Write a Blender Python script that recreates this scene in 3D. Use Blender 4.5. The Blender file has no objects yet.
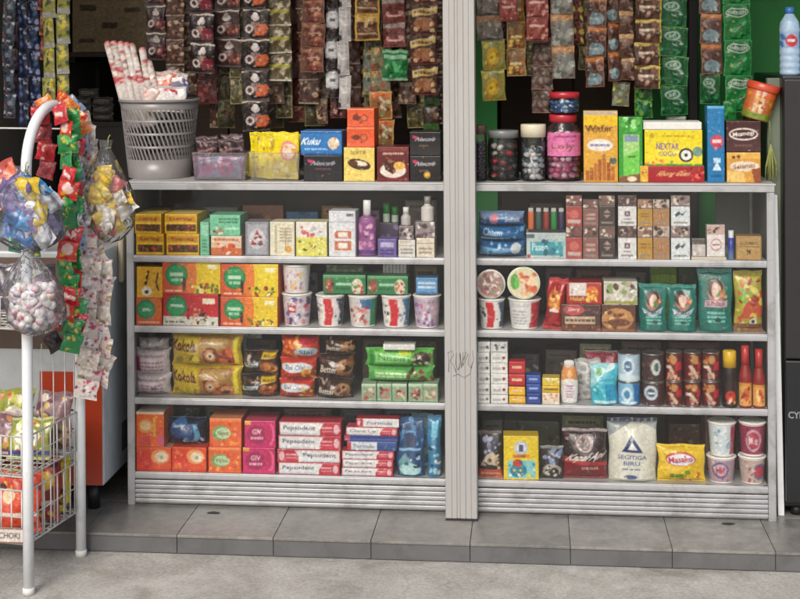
import bpy, math, random
import numpy as np
from math import sin, cos, pi, radians
from mathutils import Matrix, Vector

random.seed(7); RNG = np.random.RandomState(7)
scene = bpy.context.scene
C = scene.collection

# ------------------------------------------------------------------ camera
F, PX, PY, RHO, D, CZ = 1375.0, 400.0, 45.0, 0.006, 4.4, 1.56
PSI = math.atan(F / 14285.0)
CAM = Vector((D * math.tan(PSI), -D, CZ))
FW = Vector((-sin(PSI), cos(PSI), 0)); RT = Vector((cos(PSI), sin(PSI), 0)); UP = Vector((0, 0, 1))
def P(px, py, y=0.0):
    """world point on the plane Y=y seen at photo position px,py (used only to measure sizes)"""
    a, b = px - PX, py - PY
    xr, yd = a - RHO * b, b + RHO * a
    d = FW + RT * (xr / F) - UP * (yd / F)
    return CAM + d * ((y - CAM.y) / d.y)
cam = bpy.data.cameras.new('camera'); co = bpy.data.objects.new('camera', cam); C.objects.link(co)
r_ = (RT - UP * RHO).normalized(); u_ = (UP + RT * RHO).normalized(); f_ = FW
m = Matrix((r_, u_, -f_)).transposed().to_4x4(); m.translation = CAM
co.matrix_world = m
cam.sensor_width = 36; cam.lens = F / 800 * 36; cam.shift_y = -(299.5 - PY) / 800
cam.clip_end = 500; cam.clip_start = 0.05
scene.camera = co

# ------------------------------------------------------------------ light
w = bpy.data.worlds.new('World'); scene.world = w; w.use_nodes = True
nt = w.node_tree; bg = nt.nodes['Background']
sky = nt.nodes.new('ShaderNodeTexSky'); sky.sky_type = 'NISHITA'; sky.sun_disc = False
SUN_EL, SUN_AZ = radians(41), radians(194)        # behind the camera, a little to its left
sky.sun_elevation = SUN_EL; sky.sun_rotation = SUN_AZ
sky.dust_density = 4.0; sky.air_density = 1.0; sky.ozone_density = 0.6
nt.links.new(sky.outputs[0], bg.inputs[0]); bg.inputs[1].default_value = 0.14
sl = bpy.data.lights.new('sun', 'SUN'); sl.energy = 1.4; sl.angle = radians(24); sl.color = (1, .985, .965)
so = bpy.data.objects.new('sun', sl); C.objects.link(so)
sd = Vector((sin(SUN_AZ) * cos(SUN_EL), cos(SUN_AZ) * cos(SUN_EL), sin(SUN_EL)))
so.rotation_euler = sd.to_track_quat('Z', 'Y').to_euler()
scene.view_settings.view_transform = 'Standard'; scene.view_settings.look = 'None'
scene.view_settings.gamma = 1; scene.view_settings.use_curve_mapping = False
scene.view_settings.exposure = 0.3

# ------------------------------------------------------------------ colour, materials
def hx(s):
    if not isinstance(s, str): return np.array(s, float)
    s = s.lstrip('#'); v = np.array([int(s[i:i+2], 16) / 255 for i in (0, 2, 4)])
    v = np.where(v <= .04045, v / 12.92, ((v + .055) / 1.055) ** 2.4)
    return np.minimum(v * .92 + .004, .82)
def newmat(name):
    m = bpy.data.materials.new(name); m.use_nodes = True
    return m, m.node_tree, m.node_tree.nodes['Principled BSDF']
def vmat(name, rough=.5, bump=0, bscale=60, vari=.16, vs=90, metal=0, spec=.5, coat=0):
    """printed surface: colour comes from the mesh's own print, plus wear noise"""
    m, t, b = newmat(name); N = t.nodes.new; L = t.links.new
    a = N('ShaderNodeAttribute'); a.attribute_name = 'Col'
    tc = N('ShaderNodeTexCoord'); n = N('ShaderNodeTexNoise'); n.inputs['Scale'].default_value = vs; n.inputs['Detail'].default_value = 4
    L(tc.outputs['Object'], n.inputs['Vector'])
    mr = N('ShaderNodeMapRange'); mr.inputs[1].default_value = .3; mr.inputs[2].default_value = .7
    mr.inputs[3].default_value = 1 - vari; mr.inputs[4].default_value = 1 + vari * .5
    L(n.outputs['Fac'], mr.inputs[0])
    mx = N('ShaderNodeVectorMath'); mx.operation = 'SCALE'; L(a.outputs['Color'], mx.inputs[0]); L(mr.outputs[0], mx.inputs['Scale'])
    L(mx.outputs[0], b.inputs['Base Color'])
    b.inputs['Roughness'].default_value = rough; b.inputs['Metallic'].default_value = metal
    b.inputs['Specular IOR Level'].default_value = spec; b.inputs['Coat Weight'].default_value = coat
    if bump:
        n2 = N('ShaderNodeTexNoise'); n2.inputs['Scale'].default_value = bscale; n2.inputs['Detail'].default_value = 3; n2.inputs['Distortion'].default_value = 1.5
        L(tc.outputs['Object'], n2.inputs['Vector'])
        bp = N('ShaderNodeBump'); bp.inputs['Strength'].default_value = bump; bp.inputs['Distance'].default_value = .004
        L(n2.outputs['Fac'], bp.inputs['Height']); L(bp.outputs[0], b.inputs['Normal'])
    return m
def smat(name, col, rough=.5, metal=0, var=.15, vs=8, dirt=None, dscale=3, damt=.5, bump=0, bscale=40, streak=None, spec=.5):
    m, t, b = newmat(name); N = t.nodes.new; L = t.links.new
    tc = N('ShaderNodeTexCoord'); n = N('ShaderNodeTexNoise'); n.inputs['Scale'].default_value = vs; n.inputs['Detail'].default_value = 6
    n.inputs['Roughness'].default_value = .65
    mp = N('ShaderNodeMapping'); L(tc.outputs['Object'], mp.inputs[0]); L(mp.outputs[0], n.inputs['Vector'])
    if streak: mp.inputs['Scale'].default_value = streak
    c = hx(col); r = N('ShaderNodeValToRGB')
    r.color_ramp.elements[0].position = .3; r.color_ramp.elements[1].position = .7
    r.color_ramp.elements[0].color = (*(c * (1 - var)), 1); r.color_ramp.elements[1].color = (*np.minimum(c * (1 + var), .85), 1)
    L(n.outputs['Fac'], r.inputs[0]); out = r.outputs[0]
    if dirt:
        n2 = N('ShaderNodeTexNoise'); n2.inputs['Scale'].default_value = dscale; n2.inputs['Detail'].default_value = 8; n2.inputs['Roughness'].default_value = .7
        n2.inputs['Distortion'].default_value = .6
        L(mp.outputs[0], n2.inputs['Vector'])
        r2 = N('ShaderNodeValToRGB'); r2.color_ramp.elements[0].position = .5; r2.color_ramp.elements[1].position = .68
        r2.color_ramp.elements[1].color = (damt,) * 3 + (1,); L(n2.outputs['Fac'], r2.inputs[0])
        mx = N('ShaderNodeMixRGB'); mx.inputs[2].default_value = (*hx(dirt), 1)
        L(r2.outputs[0], mx.inputs[0]); L(out, mx.inputs[1]); out = mx.outputs[0]
    L(out, b.inputs['Base Color'])
    b.inputs['Roughness'].default_value = rough; b.inputs['Metallic'].default_value = metal; b.inputs['Specular IOR Level'].default_value = spec
    if bump:
        n3 = N('ShaderNodeTexNoise'); n3.inputs['Scale'].default_value = bscale; n3.inputs['Detail'].default_value = 6
        L(mp.outputs[0], n3.inputs['Vector'])
        bp = N('ShaderNodeBump'); bp.inputs['Strength'].default_value = bump; bp.inputs['Distance'].default_value = .004
        L(n3.outputs['Fac'], bp.inputs['Height']); L(bp.outputs[0], b.inputs['Normal'])
    return m
def clearmat(name, tint=(1, 1, 1), haze=.0, rough=.06, ior=1.45, bump=0, hcol=(.8, .8, .8), bscale=30):
    """thin clear sheet: lets light and shadow rays through, reflects by Fresnel"""
    m = bpy.data.materials.new(name); m.use_nodes = True; t = m.node_tree; t.nodes.clear(); N = t.nodes.new; L = t.links.new
    o = N('ShaderNodeOutputMaterial'); tr = N('ShaderNodeBsdfTransparent'); tr.inputs[0].default_value = (*tint, 1)
    g = N('ShaderNodeBsdfGlossy'); g.inputs['Roughness'].default_value = rough
    df = N('ShaderNodeBsdfDiffuse'); df.inputs[0].default_value = (*hcol, 1)
    m1 = N('ShaderNodeMixShader'); m1.inputs[0].default_value = haze; L(tr.outputs[0], m1.inputs[1]); L(df.outputs[0], m1.inputs[2])
    fr = N('ShaderNodeFresnel'); fr.inputs[0].default_value = ior
    m2 = N('ShaderNodeMixShader'); L(fr.outputs[0], m2.inputs[0]); L(m1.outputs[0], m2.inputs[1]); L(g.outputs[0], m2.inputs[2])
    if bump:
        tc = N('ShaderNodeTexCoord'); n = N('ShaderNodeTexNoise'); n.inputs['Scale'].default_value = bscale; n.inputs['Distortion'].default_value = 2
        L(tc.outputs['Object'], n.inputs['Vector']); bp = N('ShaderNodeBump'); bp.inputs['Strength'].default_value = bump; bp.inputs['Distance'].default_value = .01
        L(n.outputs['Fac'], bp.inputs['Height']); L(bp.outputs[0], g.inputs['Normal']); L(bp.outputs[0], fr.inputs['Normal'])
    L(m2.outputs[0], o.inputs[0]); return m

M = dict(
    carton=vmat('printed carton', .36, bump=.12, bscale=16, spec=.42), foil=vmat('printed film', .27, bump=.5, bscale=38, spec=.6),
    sachet=vmat('printed sachet film', .24, bump=.6, bscale=30, spec=.28),
    plastic=vmat('moulded plastic', .3, vari=.06), paper=vmat('rough printed paper', .8, vari=.1),
    alu=smat('aluminium profile', '#b9bbbe', .36, .5, .08, 5, dirt='#6e6a64', dscale=9, damt=.5, streak=(1, 1, 1)),
    shelfboard=smat('shelf board', '#b4b4b3', .45, .15, .06, 8, dirt='#77736c', dscale=14, damt=.35),
    guide=smat('painted shutter guide', '#b2b2b1', .38, .35, .03, 3, dirt='#94918c', dscale=5, damt=.3, streak=(1, 1, .5)),
    groove=smat('groove dirt', '#8f8b84', .6, .1, .1, 9),
    whitepipe=smat('white powder coated pipe', '#dfe3e6', .35, 0, .05, 6, dirt='#a7a39b', dscale=12, damt=.35),
    wire=smat('dirty white wire', '#c6c6c2', .45, .1, .12, 30, dirt='#8a7f70', dscale=20, damt=.5),
    darkwood=smat('dark wood', '#43342a', .7, 0, .25, 5, streak=(1, 1, 8)),
    darkback=smat('dark laminate', '#4c4a45', .6, 0, .2, 4),
    brownpanel=smat('brown panel', '#5e4c42', .6, 0, .15, 4),
    green=smat('green painted wall', '#1f7a34', .7, 0, .1, 3, dirt='#195f2b', dscale=4, damt=.5),
    plaster=smat('grey plaster', '#77736b', .85, 0, .12, 3, dirt='#4d4a44', dscale=3, damt=.5),
    ceil=smat('ceiling board', '#8b8780', .85, 0, .1, 3),
    black=smat('black fridge steel', '#14161a', .3, .0, .15, 5),
    blackplastic=smat('black plastic', '#1c1c1e', .4, 0, .1, 9),
    freezer_red=smat('orange red enamel', '#b03c1e', .35, 0, .08, 4, dirt='#8a2d14', dscale=6, damt=.4),
    freezer_grey=smat('pale grey enamel', '#c0c6c8', .35, 0, .06, 4, dirt='#8d9296', dscale=5, damt=.5),
    basket=smat('grey basket plastic', '#8b8a88', .45, 0, .06, 9),
    glass=clearmat('cabinet glass', (.985, .99, .985), .006, .03, 1.29),
    jar=clearmat('clear jar plastic', (.98, .985, .985), .015, .08, bump=.15),
    bagfilm=clearmat('clear bag film', (.96, .97, .98), .05, .12, 1.32, bump=1.0, hcol=(.75, .78, .82), bscale=22),
    tub=clearmat('clear tub plastic', (.95, .95, .96), .07, .15, 1.35, bump=.3),
    pet=clearmat('bottle plastic', (.80, .88, .95), .12, .1, 1.5, bump=.5, hcol=(.6, .72, .85), bscale=40),
    rope=smat('yellow green string', '#9aa05a', .9, 0, .2, 60),
    grout=smat('dark grout', '#4b4945', .95, 0, .2, 30),
)
# concrete pavement
def concrete():
    m, t, b = newmat('worn concrete'); N = t.nodes.new; L = t.links.new
    tc = N('ShaderNodeTexCoord')
    def noise(s, d=8, r=.65, dist=0):
        n = N('ShaderNodeTexNoise'); n.inputs['Scale'].default_value = s; n.inputs['Detail'].default_value = d; n.inputs['Roughness'].default_value = r; n.inputs['Distortion'].default_value = dist
        L(tc.outputs['Object'], n.inputs['Vector']); return n.outputs['Fac']
    def ramp(src, p0, c0, p1, c1):
        r = N('ShaderNodeValToRGB'); r.color_ramp.elements[0].position = p0; r.color_ramp.elements[1].position = p1
        r.color_ramp.elements[0].color = (*hx(c0), 1); r.color_ramp.elements[1].color = (*hx(c1), 1); L(src, r.inputs[0]); return r.outputs[0]
    def mix(f, a, bb, mode='MIX'):
        x = N('ShaderNodeMixRGB'); x.blend_type = mode
        if isinstance(f, float): x.inputs[0].default_value = f
        else: L(f, x.inputs[0])
        L(a, x.inputs[1]); L(bb, x.inputs[2]); return x.outputs[0]
    base = ramp(noise(4.2, 10, .76, .35), .34, '#a19f98', .64, '#cfcec8')
    fine = ramp(noise(90, 5, .75), .34, '#8c8c8c', .62, '#f4f4f4')
    c = mix(.55, base, fine, 'MULTIPLY')
    st = ramp(noise(3.4, 7, .6, 1.2), .56, '#000000', .68, '#b0b0b0')
    brown = N('ShaderNodeRGB'); brown.outputs[0].default_value = (*hx('#6b614c'), 1)
    c = mix(st, c, brown.outputs[0])
    pale = ramp(noise(5, 6, .6, .8), .58, '#000000', .7, '#909090')
    pc = N('ShaderNodeRGB'); pc.outputs[0].default_value = (*hx('#cbc8bf'), 1)
    c = mix(pale, c, pc.outputs[0])
    v = N('ShaderNodeTexVoronoi'); v.feature = 'DISTANCE_TO_EDGE'; v.inputs['Scale'].default_value = 1.25
    nn = N('ShaderNodeTexNoise'); nn.inputs['Scale'].default_value = 3; nn.inputs['Detail'].default_value = 7; L(tc.outputs['Object'], nn.inputs['Vector'])
    vm = N('ShaderNodeMixRGB'); vm.inputs[0].default_value = .35; L(tc.outputs['Object'], vm.inputs[1]); L(nn.outputs['Color'], vm.inputs[2]); L(vm.outputs[0], v.inputs['Vector'])
    ck = ramp(v.outputs['Distance'], .0, '#808080', .005, '#000000')
    dk = N('ShaderNodeRGB'); dk.outputs[0].default_value = (*hx('#5c564b'), 1)
    c = mix(ck, c, dk.outputs[0])
    L(c, b.inputs['Base Color'])
    rr = N('ShaderNodeMapRange'); rr.inputs[3].default_value = .45; rr.inputs[4].default_value = .9; L(noise(3, 5), rr.inputs[0]); L(rr.outputs[0], b.inputs['Roughness'])
    bp = N('ShaderNodeBump'); bp.inputs['Strength'].default_value = .5; bp.inputs['Distance'].default_value = .004; L(noise(60, 8, .7), bp.inputs['Height']); L(bp.outputs[0], b.inputs['Normal'])
    return m
M['concrete'] = concrete()
def tiles():
    m, t, b = newmat('dark stone tile'); N = t.nodes.new; L = t.links.new
    g = N('ShaderNodeNewGeometry'); tc = N('ShaderNodeTexCoord')
    n = N('ShaderNodeTexNoise'); n.inputs['Scale'].default_value = 9; n.inputs['Detail'].default_value = 10; n.inputs['Roughness'].default_value = .82; L(tc.outputs['Object'], n.inputs['Vector'])
    r = N('ShaderNodeValToRGB'); r.color_ramp.elements[0].position = .35; r.color_ramp.elements[1].position = .68
    r.color_ramp.elements[0].color = (*hx('#5b5a58'), 1); r.color_ramp.elements[1].color = (*hx('#918f8a'), 1); L(n.outputs['Fac'], r.inputs[0])
    mr = N('ShaderNodeMapRange'); mr.inputs[3].default_value = .85; mr.inputs[4].default_value = 1.12; L(g.outputs['Random Per Island'], mr.inputs[0])
    s = N('ShaderNodeVectorMath'); s.operation = 'SCALE'; L(r.outputs[0], s.inputs[0]); L(mr.outputs[0], s.inputs['Scale']); L(s.outputs[0], b.inputs['Base Color'])
    n2 = N('ShaderNodeTexNoise'); n2.inputs['Scale'].default_value = 9; n2.inputs['Detail'].default_value = 5; L(tc.outputs['Object'], n2.inputs['Vector'])
    r3 = N('ShaderNodeMapRange'); r3.inputs[3].default_value = .2; r3.inputs[4].default_value = .55; L(n2.outputs['Fac'], r3.inputs[0]); L(r3.outputs[0], b.inputs['Roughness'])
    return m
M['tile'] = tiles()

# ------------------------------------------------------------------ mesh helpers
class MB:
    """collects vertices, faces and per-vertex colours, then links ONE mesh object"""
    def __init__(s): s.v = []; s.f = []; s.c = []; s.mi = []; s.sm = []
    def add(s, v, f, c, mi=0, smooth=False):
        o = len(s.v); s.v += [tuple(p) for p in v]; s.f += [tuple(i + o for i in q) for q in f]
        c = np.asarray(c, float)
        if c.ndim == 1: s.c += [tuple(c)] * len(v)
        else: s.c += [tuple(x) for x in c]
        s.mi += [mi] * len(f); s.sm += [smooth] * len(f)
    def box(s, x0, x1, y0, y1, z0, z1, c=(.5, .5, .5), mi=0):
        c = hx(c)
        v = [(x, y, z) for z in (z0, z1) for y in (y0, y1) for x in (x0, x1)]
        s.add(v, [(0, 2, 3, 1), (4, 5, 7, 6), (0, 1, 5, 4), (2, 6, 7, 3), (0, 4, 6, 2), (1, 3, 7, 5)], c, mi)
    def grid(s, G, c, mi=0, smooth=True, flip=False, wrap=False):
        """G: (rows, cols, 3); c: colour or (rows, cols, 3)"""
        ny, nx = G.shape[:2]; f = []
        for j in range(ny - 1):
            for i in range(nx - (0 if wrap else 1)):
                i2 = (i + 1) % nx; a = (j * nx + i, j * nx + i2, (j + 1) * nx + i2, (j + 1) * nx + i)
                f.append(a[::-1] if flip else a)
        c = np.asarray(c, float)
        s.add(G.reshape(-1, 3), f, c if c.ndim == 1 else c.reshape(-1, 3), mi, smooth)
    def tube(s, pts, r, n=8, c=(.6, .6, .6), mi=0, closed=False, caps=True):
        pts = [Vector(p) for p in pts]; k = len(pts); rr = r if isinstance(r, (list, tuple)) else [r] * k
        up = None; rows = []
        for i in range(k):
            a = pts[(i - 1) % k] if (i > 0 or closed) else pts[i]; b = pts[(i + 1) % k] if (i < k - 1 or closed) else pts[i]
            t = (b - a).normalized()
            if up is None: up = Vector((0, 0, 1)) if abs(t.z) < .9 else Vector((1, 0, 0))
            x = t.cross(up).normalized(); up = x.cross(t).normalized()
            rows.append([pts[i] + (x * cos(2 * pi * j / n) + up * sin(2 * pi * j / n)) * rr[i] for j in range(n)])
        if closed: rows.append(rows[0])
        G = np.array([[tuple(p) for p in row] for row in rows]); o = len(s.v)
        s.grid(G, hx(c), mi, True, False, True)
        if caps and not closed:
            s.f.append(tuple(o + j for j in range(n))[::-1]); s.f.append(tuple(o + (k - 1) * n + j for j in range(n))); s.mi += [mi, mi]; s.sm += [False, False]
    def lathe(s, prof, n=32, c=(.6, .6, .6), colfn=None, mi=0, cx=0, cy=0):
        """prof: list of (r, z) bottom to top, theta=0 faces -Y"""
        th = np.arange(n) * 2 * pi / n
        pr = np.array(prof); G = np.zeros((len(pr), n, 3))
        G[..., 0] = cx + pr[:, :1] * np.sin(th); G[..., 1] = cy - pr[:, :1] * np.cos(th); G[..., 2] = pr[:, 1:2]
        if colfn is None: cc = hx(c)
        else:
            tt = (th + pi) % (2 * pi) - pi
            cc = np.array([[colfn(t, z) for t in tt] for z in pr[:, 1]])
        s.grid(G, cc, mi, True, False, True)
        o = len(s.v) - len(pr) * n
    def build(s, name, mats, parent=None, loc=None, rot=None, bevel=0):
        me = bpy.data.meshes.new(name); me.from_pydata(s.v, [], s.f); me.update()
        ms = mats if isinstance(mats, (list, tuple)) else [mats]
        for k in ms: me.materials.append(M[k] if isinstance(k, str) else k)
        me.polygons.foreach_set('material_index', s.mi); me.polygons.foreach_set('use_smooth', s.sm)
        a = me.color_attributes.new('Col', 'FLOAT_COLOR', 'POINT')
        cc = np.ones((len(s.v), 4)); cc[:, :3] = np.array(s.c); a.data.foreach_set('color', cc.ravel())
        ob = bpy.data.objects.new(name, me); C.objects.link(ob)
        if parent: ob.parent = parent
        if loc is not None: ob.location = loc
        if rot is not None: ob.rotation_euler = rot
        if bevel:
            bm = ob.modifiers.new('edge', 'BEVEL'); bm.width = bevel; bm.segments = 2; bm.limit_method = 'ANGLE'
        return ob
def tag(o, label=None, cat=None, group=None, kind=None):
    for k, v in (('label', label), ('category', cat), ('group', group), ('kind', kind)):
        if v: o[k] = v
    return o
def empty(name, loc=(0, 0, 0), rot=(0, 0, 0)):
    e = bpy.data.objects.new(name, None); e.empty_display_size = .05; C.objects.link(e); e.location = loc; e.rotation_euler = rot; return e
def copyc(o, parent, loc=None, rot=None):
    c = o.copy(); C.objects.link(c); c.parent = parent
    if loc is not None: c.location = loc
    if rot is not None: c.rotation_euler = rot
    return c
def copy_tree(o, parent=None):
    c = o.copy(); C.objects.link(c); c.parent = parent
    for ch in list(o.children): copy_tree(ch, c)
    return c

# ------------------------------------------------------------------ printing on packages
_tc = {}
def text_tris(s):
    if s in _tc: return _tc[s]
    cu = bpy.data.curves.new('t', 'FONT'); cu.body = s; cu.offset = .02; cu.resolution_u = 2
    ob = bpy.data.objects.new('t', cu); C.objects.link(ob); bpy.context.view_layer.update()
    me = ob.evaluated_get(bpy.context.evaluated_depsgraph_get()).to_mesh(); me.calc_loop_triangles()
    v = np.array([x.co[:2] for x in me.vertices]); t = [tuple(x.vertices) for x in me.loop_triangles]
    lo, hi = v.min(0), v.max(0); v = (v - lo) / (hi - lo)
    T = v[np.array(t)]; bpy.data.objects.remove(ob); bpy.data.curves.remove(cu); _tc[s] = T; return T
class Cv:
    def __init__(s, w, h, bg='#ffffff', res=.0014, seed=0):
        s.w, s.h = w, h; s.nx = max(5, min(140, int(w / res))); s.ny = max(5, min(140, int(h / res)))
        s.X, s.Y = np.meshgrid(np.linspace(0, 1, s.nx), np.linspace(0, 1, s.ny))
        s.a = np.zeros((s.ny, s.nx, 3)) + hx(bg); s.rs = np.random.RandomState(seed)
    def put(s, m, c): s.a = s.a * (1 - m[..., None]) + hx(c) * m[..., None]
    def soft(s, d, k=1.0):      # d in metres, >0 inside
        return np.clip(d / (.0014 * k) + .5, 0, 1)
    def rect(s, x0, y0, x1, y1, c):
        d = np.minimum(np.minimum(s.X - x0, x1 - s.X) * s.w, np.minimum(s.Y - y0, y1 - s.Y) * s.h)
        if x0 <= 0: d = np.where(s.X < .5 * (x0 + x1), np.minimum(np.minimum(s.Y - y0, y1 - s.Y) * s.h if y0 > 0 or y1 < 1 else 9, (x1 - s.X) * s.w), d)
        s.put(s.soft(d + .0004), c)
    def ell(s, cx, cy, rx, ry, c, rot=0):
        x = (s.X - cx) * s.w; y = (s.Y - cy) * s.h; a = radians(rot); x, y = x * cos(a) + y * sin(a), -x * sin(a) + y * cos(a)
        rx *= s.w; ry *= s.h; q = np.sqrt((x / rx) ** 2 + (y / ry) ** 2); s.put(s.soft((1 - q) * min(rx, ry)), c)
    def circ(s, cx, cy, r, c):  # r as a share of the height
        s.ell(cx, cy, r * s.h / s.w, r, c)
    def poly(s, pts, c):
        acc = np.zeros_like(s.X)
        for dx, dy in ((-.25, -.25), (.25, -.25), (-.25, .25), (.25, .25)):
            x = s.X + dx / s.nx; y = s.Y + dy / s.ny; ins = np.zeros(x.shape, bool); n = len(pts)
            for i in range(n):
                x0, y0 = pts[i]; x1, y1 = pts[(i + 1) % n]
                if y0 == y1: continue
                ins ^= ((y0 > y) != (y1 > y)) & (x < (x1 - x0) * (y - y0) / (y1 - y0) + x0)
            acc += ins
        s.put(acc / 4, c)
    def text(s, t, cx, cy, w, h, c, rot=0, shear=0):
        T = text_tris(t); a = radians(rot); acc = np.zeros_like(s.X)
        for dx, dy in ((-.25, -.25), (.25, -.25), (-.25, .25), (.25, .25)):
            x = (s.X + dx / s.nx - cx) * s.w; y = (s.Y + dy / s.ny - cy) * s.h
            x, y = x * cos(a) + y * sin(a), -x * sin(a) + y * cos(a)
            v = .5 - y / (h * s.h); u = .5 + x / (w * s.w) - shear * (v - .5)
            ok = (u > -.02) & (u < 1.02) & (v > -.02) & (v < 1.02); uu, vv = u[ok], v[ok]; hit = np.zeros(uu.shape, bool)
            for A, B, Cc in T:
                d1 = (uu - B[0]) * (A[1] - B[1]) - (A[0] - B[0]) * (vv - B[1])
                d2 = (uu - Cc[0]) * (B[1] - Cc[1]) - (B[0] - Cc[0]) * (vv - Cc[1])
                d3 = (uu - A[0]) * (Cc[1] - A[1]) - (Cc[0] - A[0]) * (vv - A[1])
                hit |= ~(((d1 < 0) | (d2 < 0) | (d3 < 0)) & ((d1 > 0) | (d2 > 0) | (d3 > 0)))
            k = np.zeros_like(s.X); k[ok] = hit; acc += k
        s.put(acc / 4, c)
    def blobs(s, x0, y0, x1, y1, n, r, cols):
        for i in range(n):
            rr = r * s.rs.uniform(.5, 1.2)
            s.ell(s.rs.uniform(x0, x1), s.rs.uniform(y0, y1), rr * s.h / s.w * s.rs.uniform(.6, 1.4), rr * s.rs.uniform(.5, 1), cols[s.rs.randint(len(cols))], s.rs.uniform(0, 180))
    def clutter(s):
        """the fine print, pictures and scuffs every package carries"""
        n = int(s.w * s.h * 1e4 * 1.8 * getattr(s, 'cl', 1)); rs = s.rs
        for i in range(n):
            j, k = rs.randint(s.ny), rs.randint(s.nx); hh, ww = 1 + rs.randint(1, 3), 1 + rs.randint(1, 6)
            if rs.rand() < .25: hh, ww = ww, hh
            p = s.a[j:j + hh, k:k + ww]; base = s.a[j, k]
            q = rs.rand()
            c = base * rs.uniform(.3, .8) if q < .45 else (base * rs.uniform(1.3, 2.2) + .012 if q < .75 else s.a[rs.randint(s.ny), rs.randint(s.nx)])
            al = rs.uniform(.12, .45); s.a[j:j + hh, k:k + ww] = p * (1 - al) + c * al
        b_ = s.a.copy(); b_[1:-1, 1:-1] = (s.a[1:-1, 1:-1] * 2 + s.a[:-2, 1:-1] + s.a[2:, 1:-1] + s.a[1:-1, :-2] + s.a[1:-1, 2:]) / 6; s.a = b_
    def run(s, ops):
        for o in ops:
            k = o[0]
            if k == 'bg': s.a[:] = hx(o[1])
            elif k == 'plain': s.cl = o[1]
            elif k == 'r': s.rect(*o[1:])
            elif k == 'e': s.ell(*o[1:])
            elif k == 'c': s.circ(*o[1:])
            elif k == 'p': s.poly(o[1], o[2])
            elif k == 't': s.text(*o[1:])
            elif k == 'b': s.blobs(*o[1:])
            elif k == 'l':      # lines of small print
                x0, y0, x1, y1, n, c = o[1:]
                for i in range(n):
                    y = y0 + (y1 - y0) * (i + .5) / n; hh = (y1 - y0) / n * .25; x = x0
                    while x < x1 - .02:
                        e = min(x1, x + s.rs.uniform(.04, .14)); s.rect(max(x, .01), y - hh, e, y + hh, c); x = e + .025
            elif k == 'bd':
                t, c = o[1:]; tx = t * s.h / s.w
                s.rect(-1, -1, 2, t, c); s.rect(-1, 1 - t, 2, 2, c); s.rect(-1, -1, tx, 2, c); s.rect(1 - tx, -1, 2, 2, c)
        s.clutter(); s.a *= 1 + s.rs.uniform(-.05, .05, (s.ny, s.nx, 1)); s.a = np.clip(s.a, .003, .82)
        return s
    def avg(s): return s.a[:, :2].reshape(-1, 3).mean(0)
    def sample(s, u, v):
        i = int(min(max(u, 0), 1) * (s.nx - 1)); j = int(min(max(v, 0), 1) * (s.ny - 1)); return s.a[j, i]
SEED = [0]
def canvas(w, h, ops):
    SEED[0] += 1; return Cv(w, h, seed=SEED[0]).run(ops)

def g_box(w, d, h, ops, side=None, top=None):
    """carton: printed front, plain sides, slightly rounded worn edges; origin at base centre"""
    cv = canvas(w, h, ops); b = MB(); X = (cv.X - .5) * w; Z = (1 - cv.Y) * h
    e = np.minimum(np.minimum(cv.X, 1 - cv.X) * w, np.minimum(cv.Y, 1 - cv.Y) * h)
    a, bb, ph = RNG.uniform(-.0022, .0022, 2).tolist() + [RNG.uniform(0, 6)]
    Y = -d / 2 + np.clip(.0016 - e, 0, 1) * .8 + a * np.sin(cv.X * pi + ph * .1) + bb * np.sin(cv.Y * pi)
    G = np.stack([X, Y, Z], -1); b.grid(G, cv.a, flip=True)
    sc = hx(side) if side is not None else cv.avg(); tc = hx(top) if top is not None else sc
    q = .0013; y0 = float(Y[0, 0]); y1 = d / 2
    b.add([(-w/2, y0, 0), (-w/2, y0, h), (-w/2, y1, h), (-w/2, y1, 0)], [(0, 1, 2, 3)], sc)
    b.add([(w/2, y0, 0), (w/2, y1, 0), (w/2, y1, h), (w/2, y0, h)], [(0, 1, 2, 3)], sc)
    b.add([(-w/2, y0, h), (w/2, y0, h), (w/2, y1, h), (-w/2, y1, h)], [(0, 1, 2, 3)], tc)
    b.add([(-w/2, y0, 0), (-w/2, y1, 0), (w/2, y1, 0), (w/2, y0, 0)], [(0, 1, 2, 3)], sc)
    b.add([(-w/2, y1, 0), (-w/2, y1, h), (w/2, y1, h), (w/2, y1, 0)], [(0, 1, 2, 3)], sc)
    return b
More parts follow.
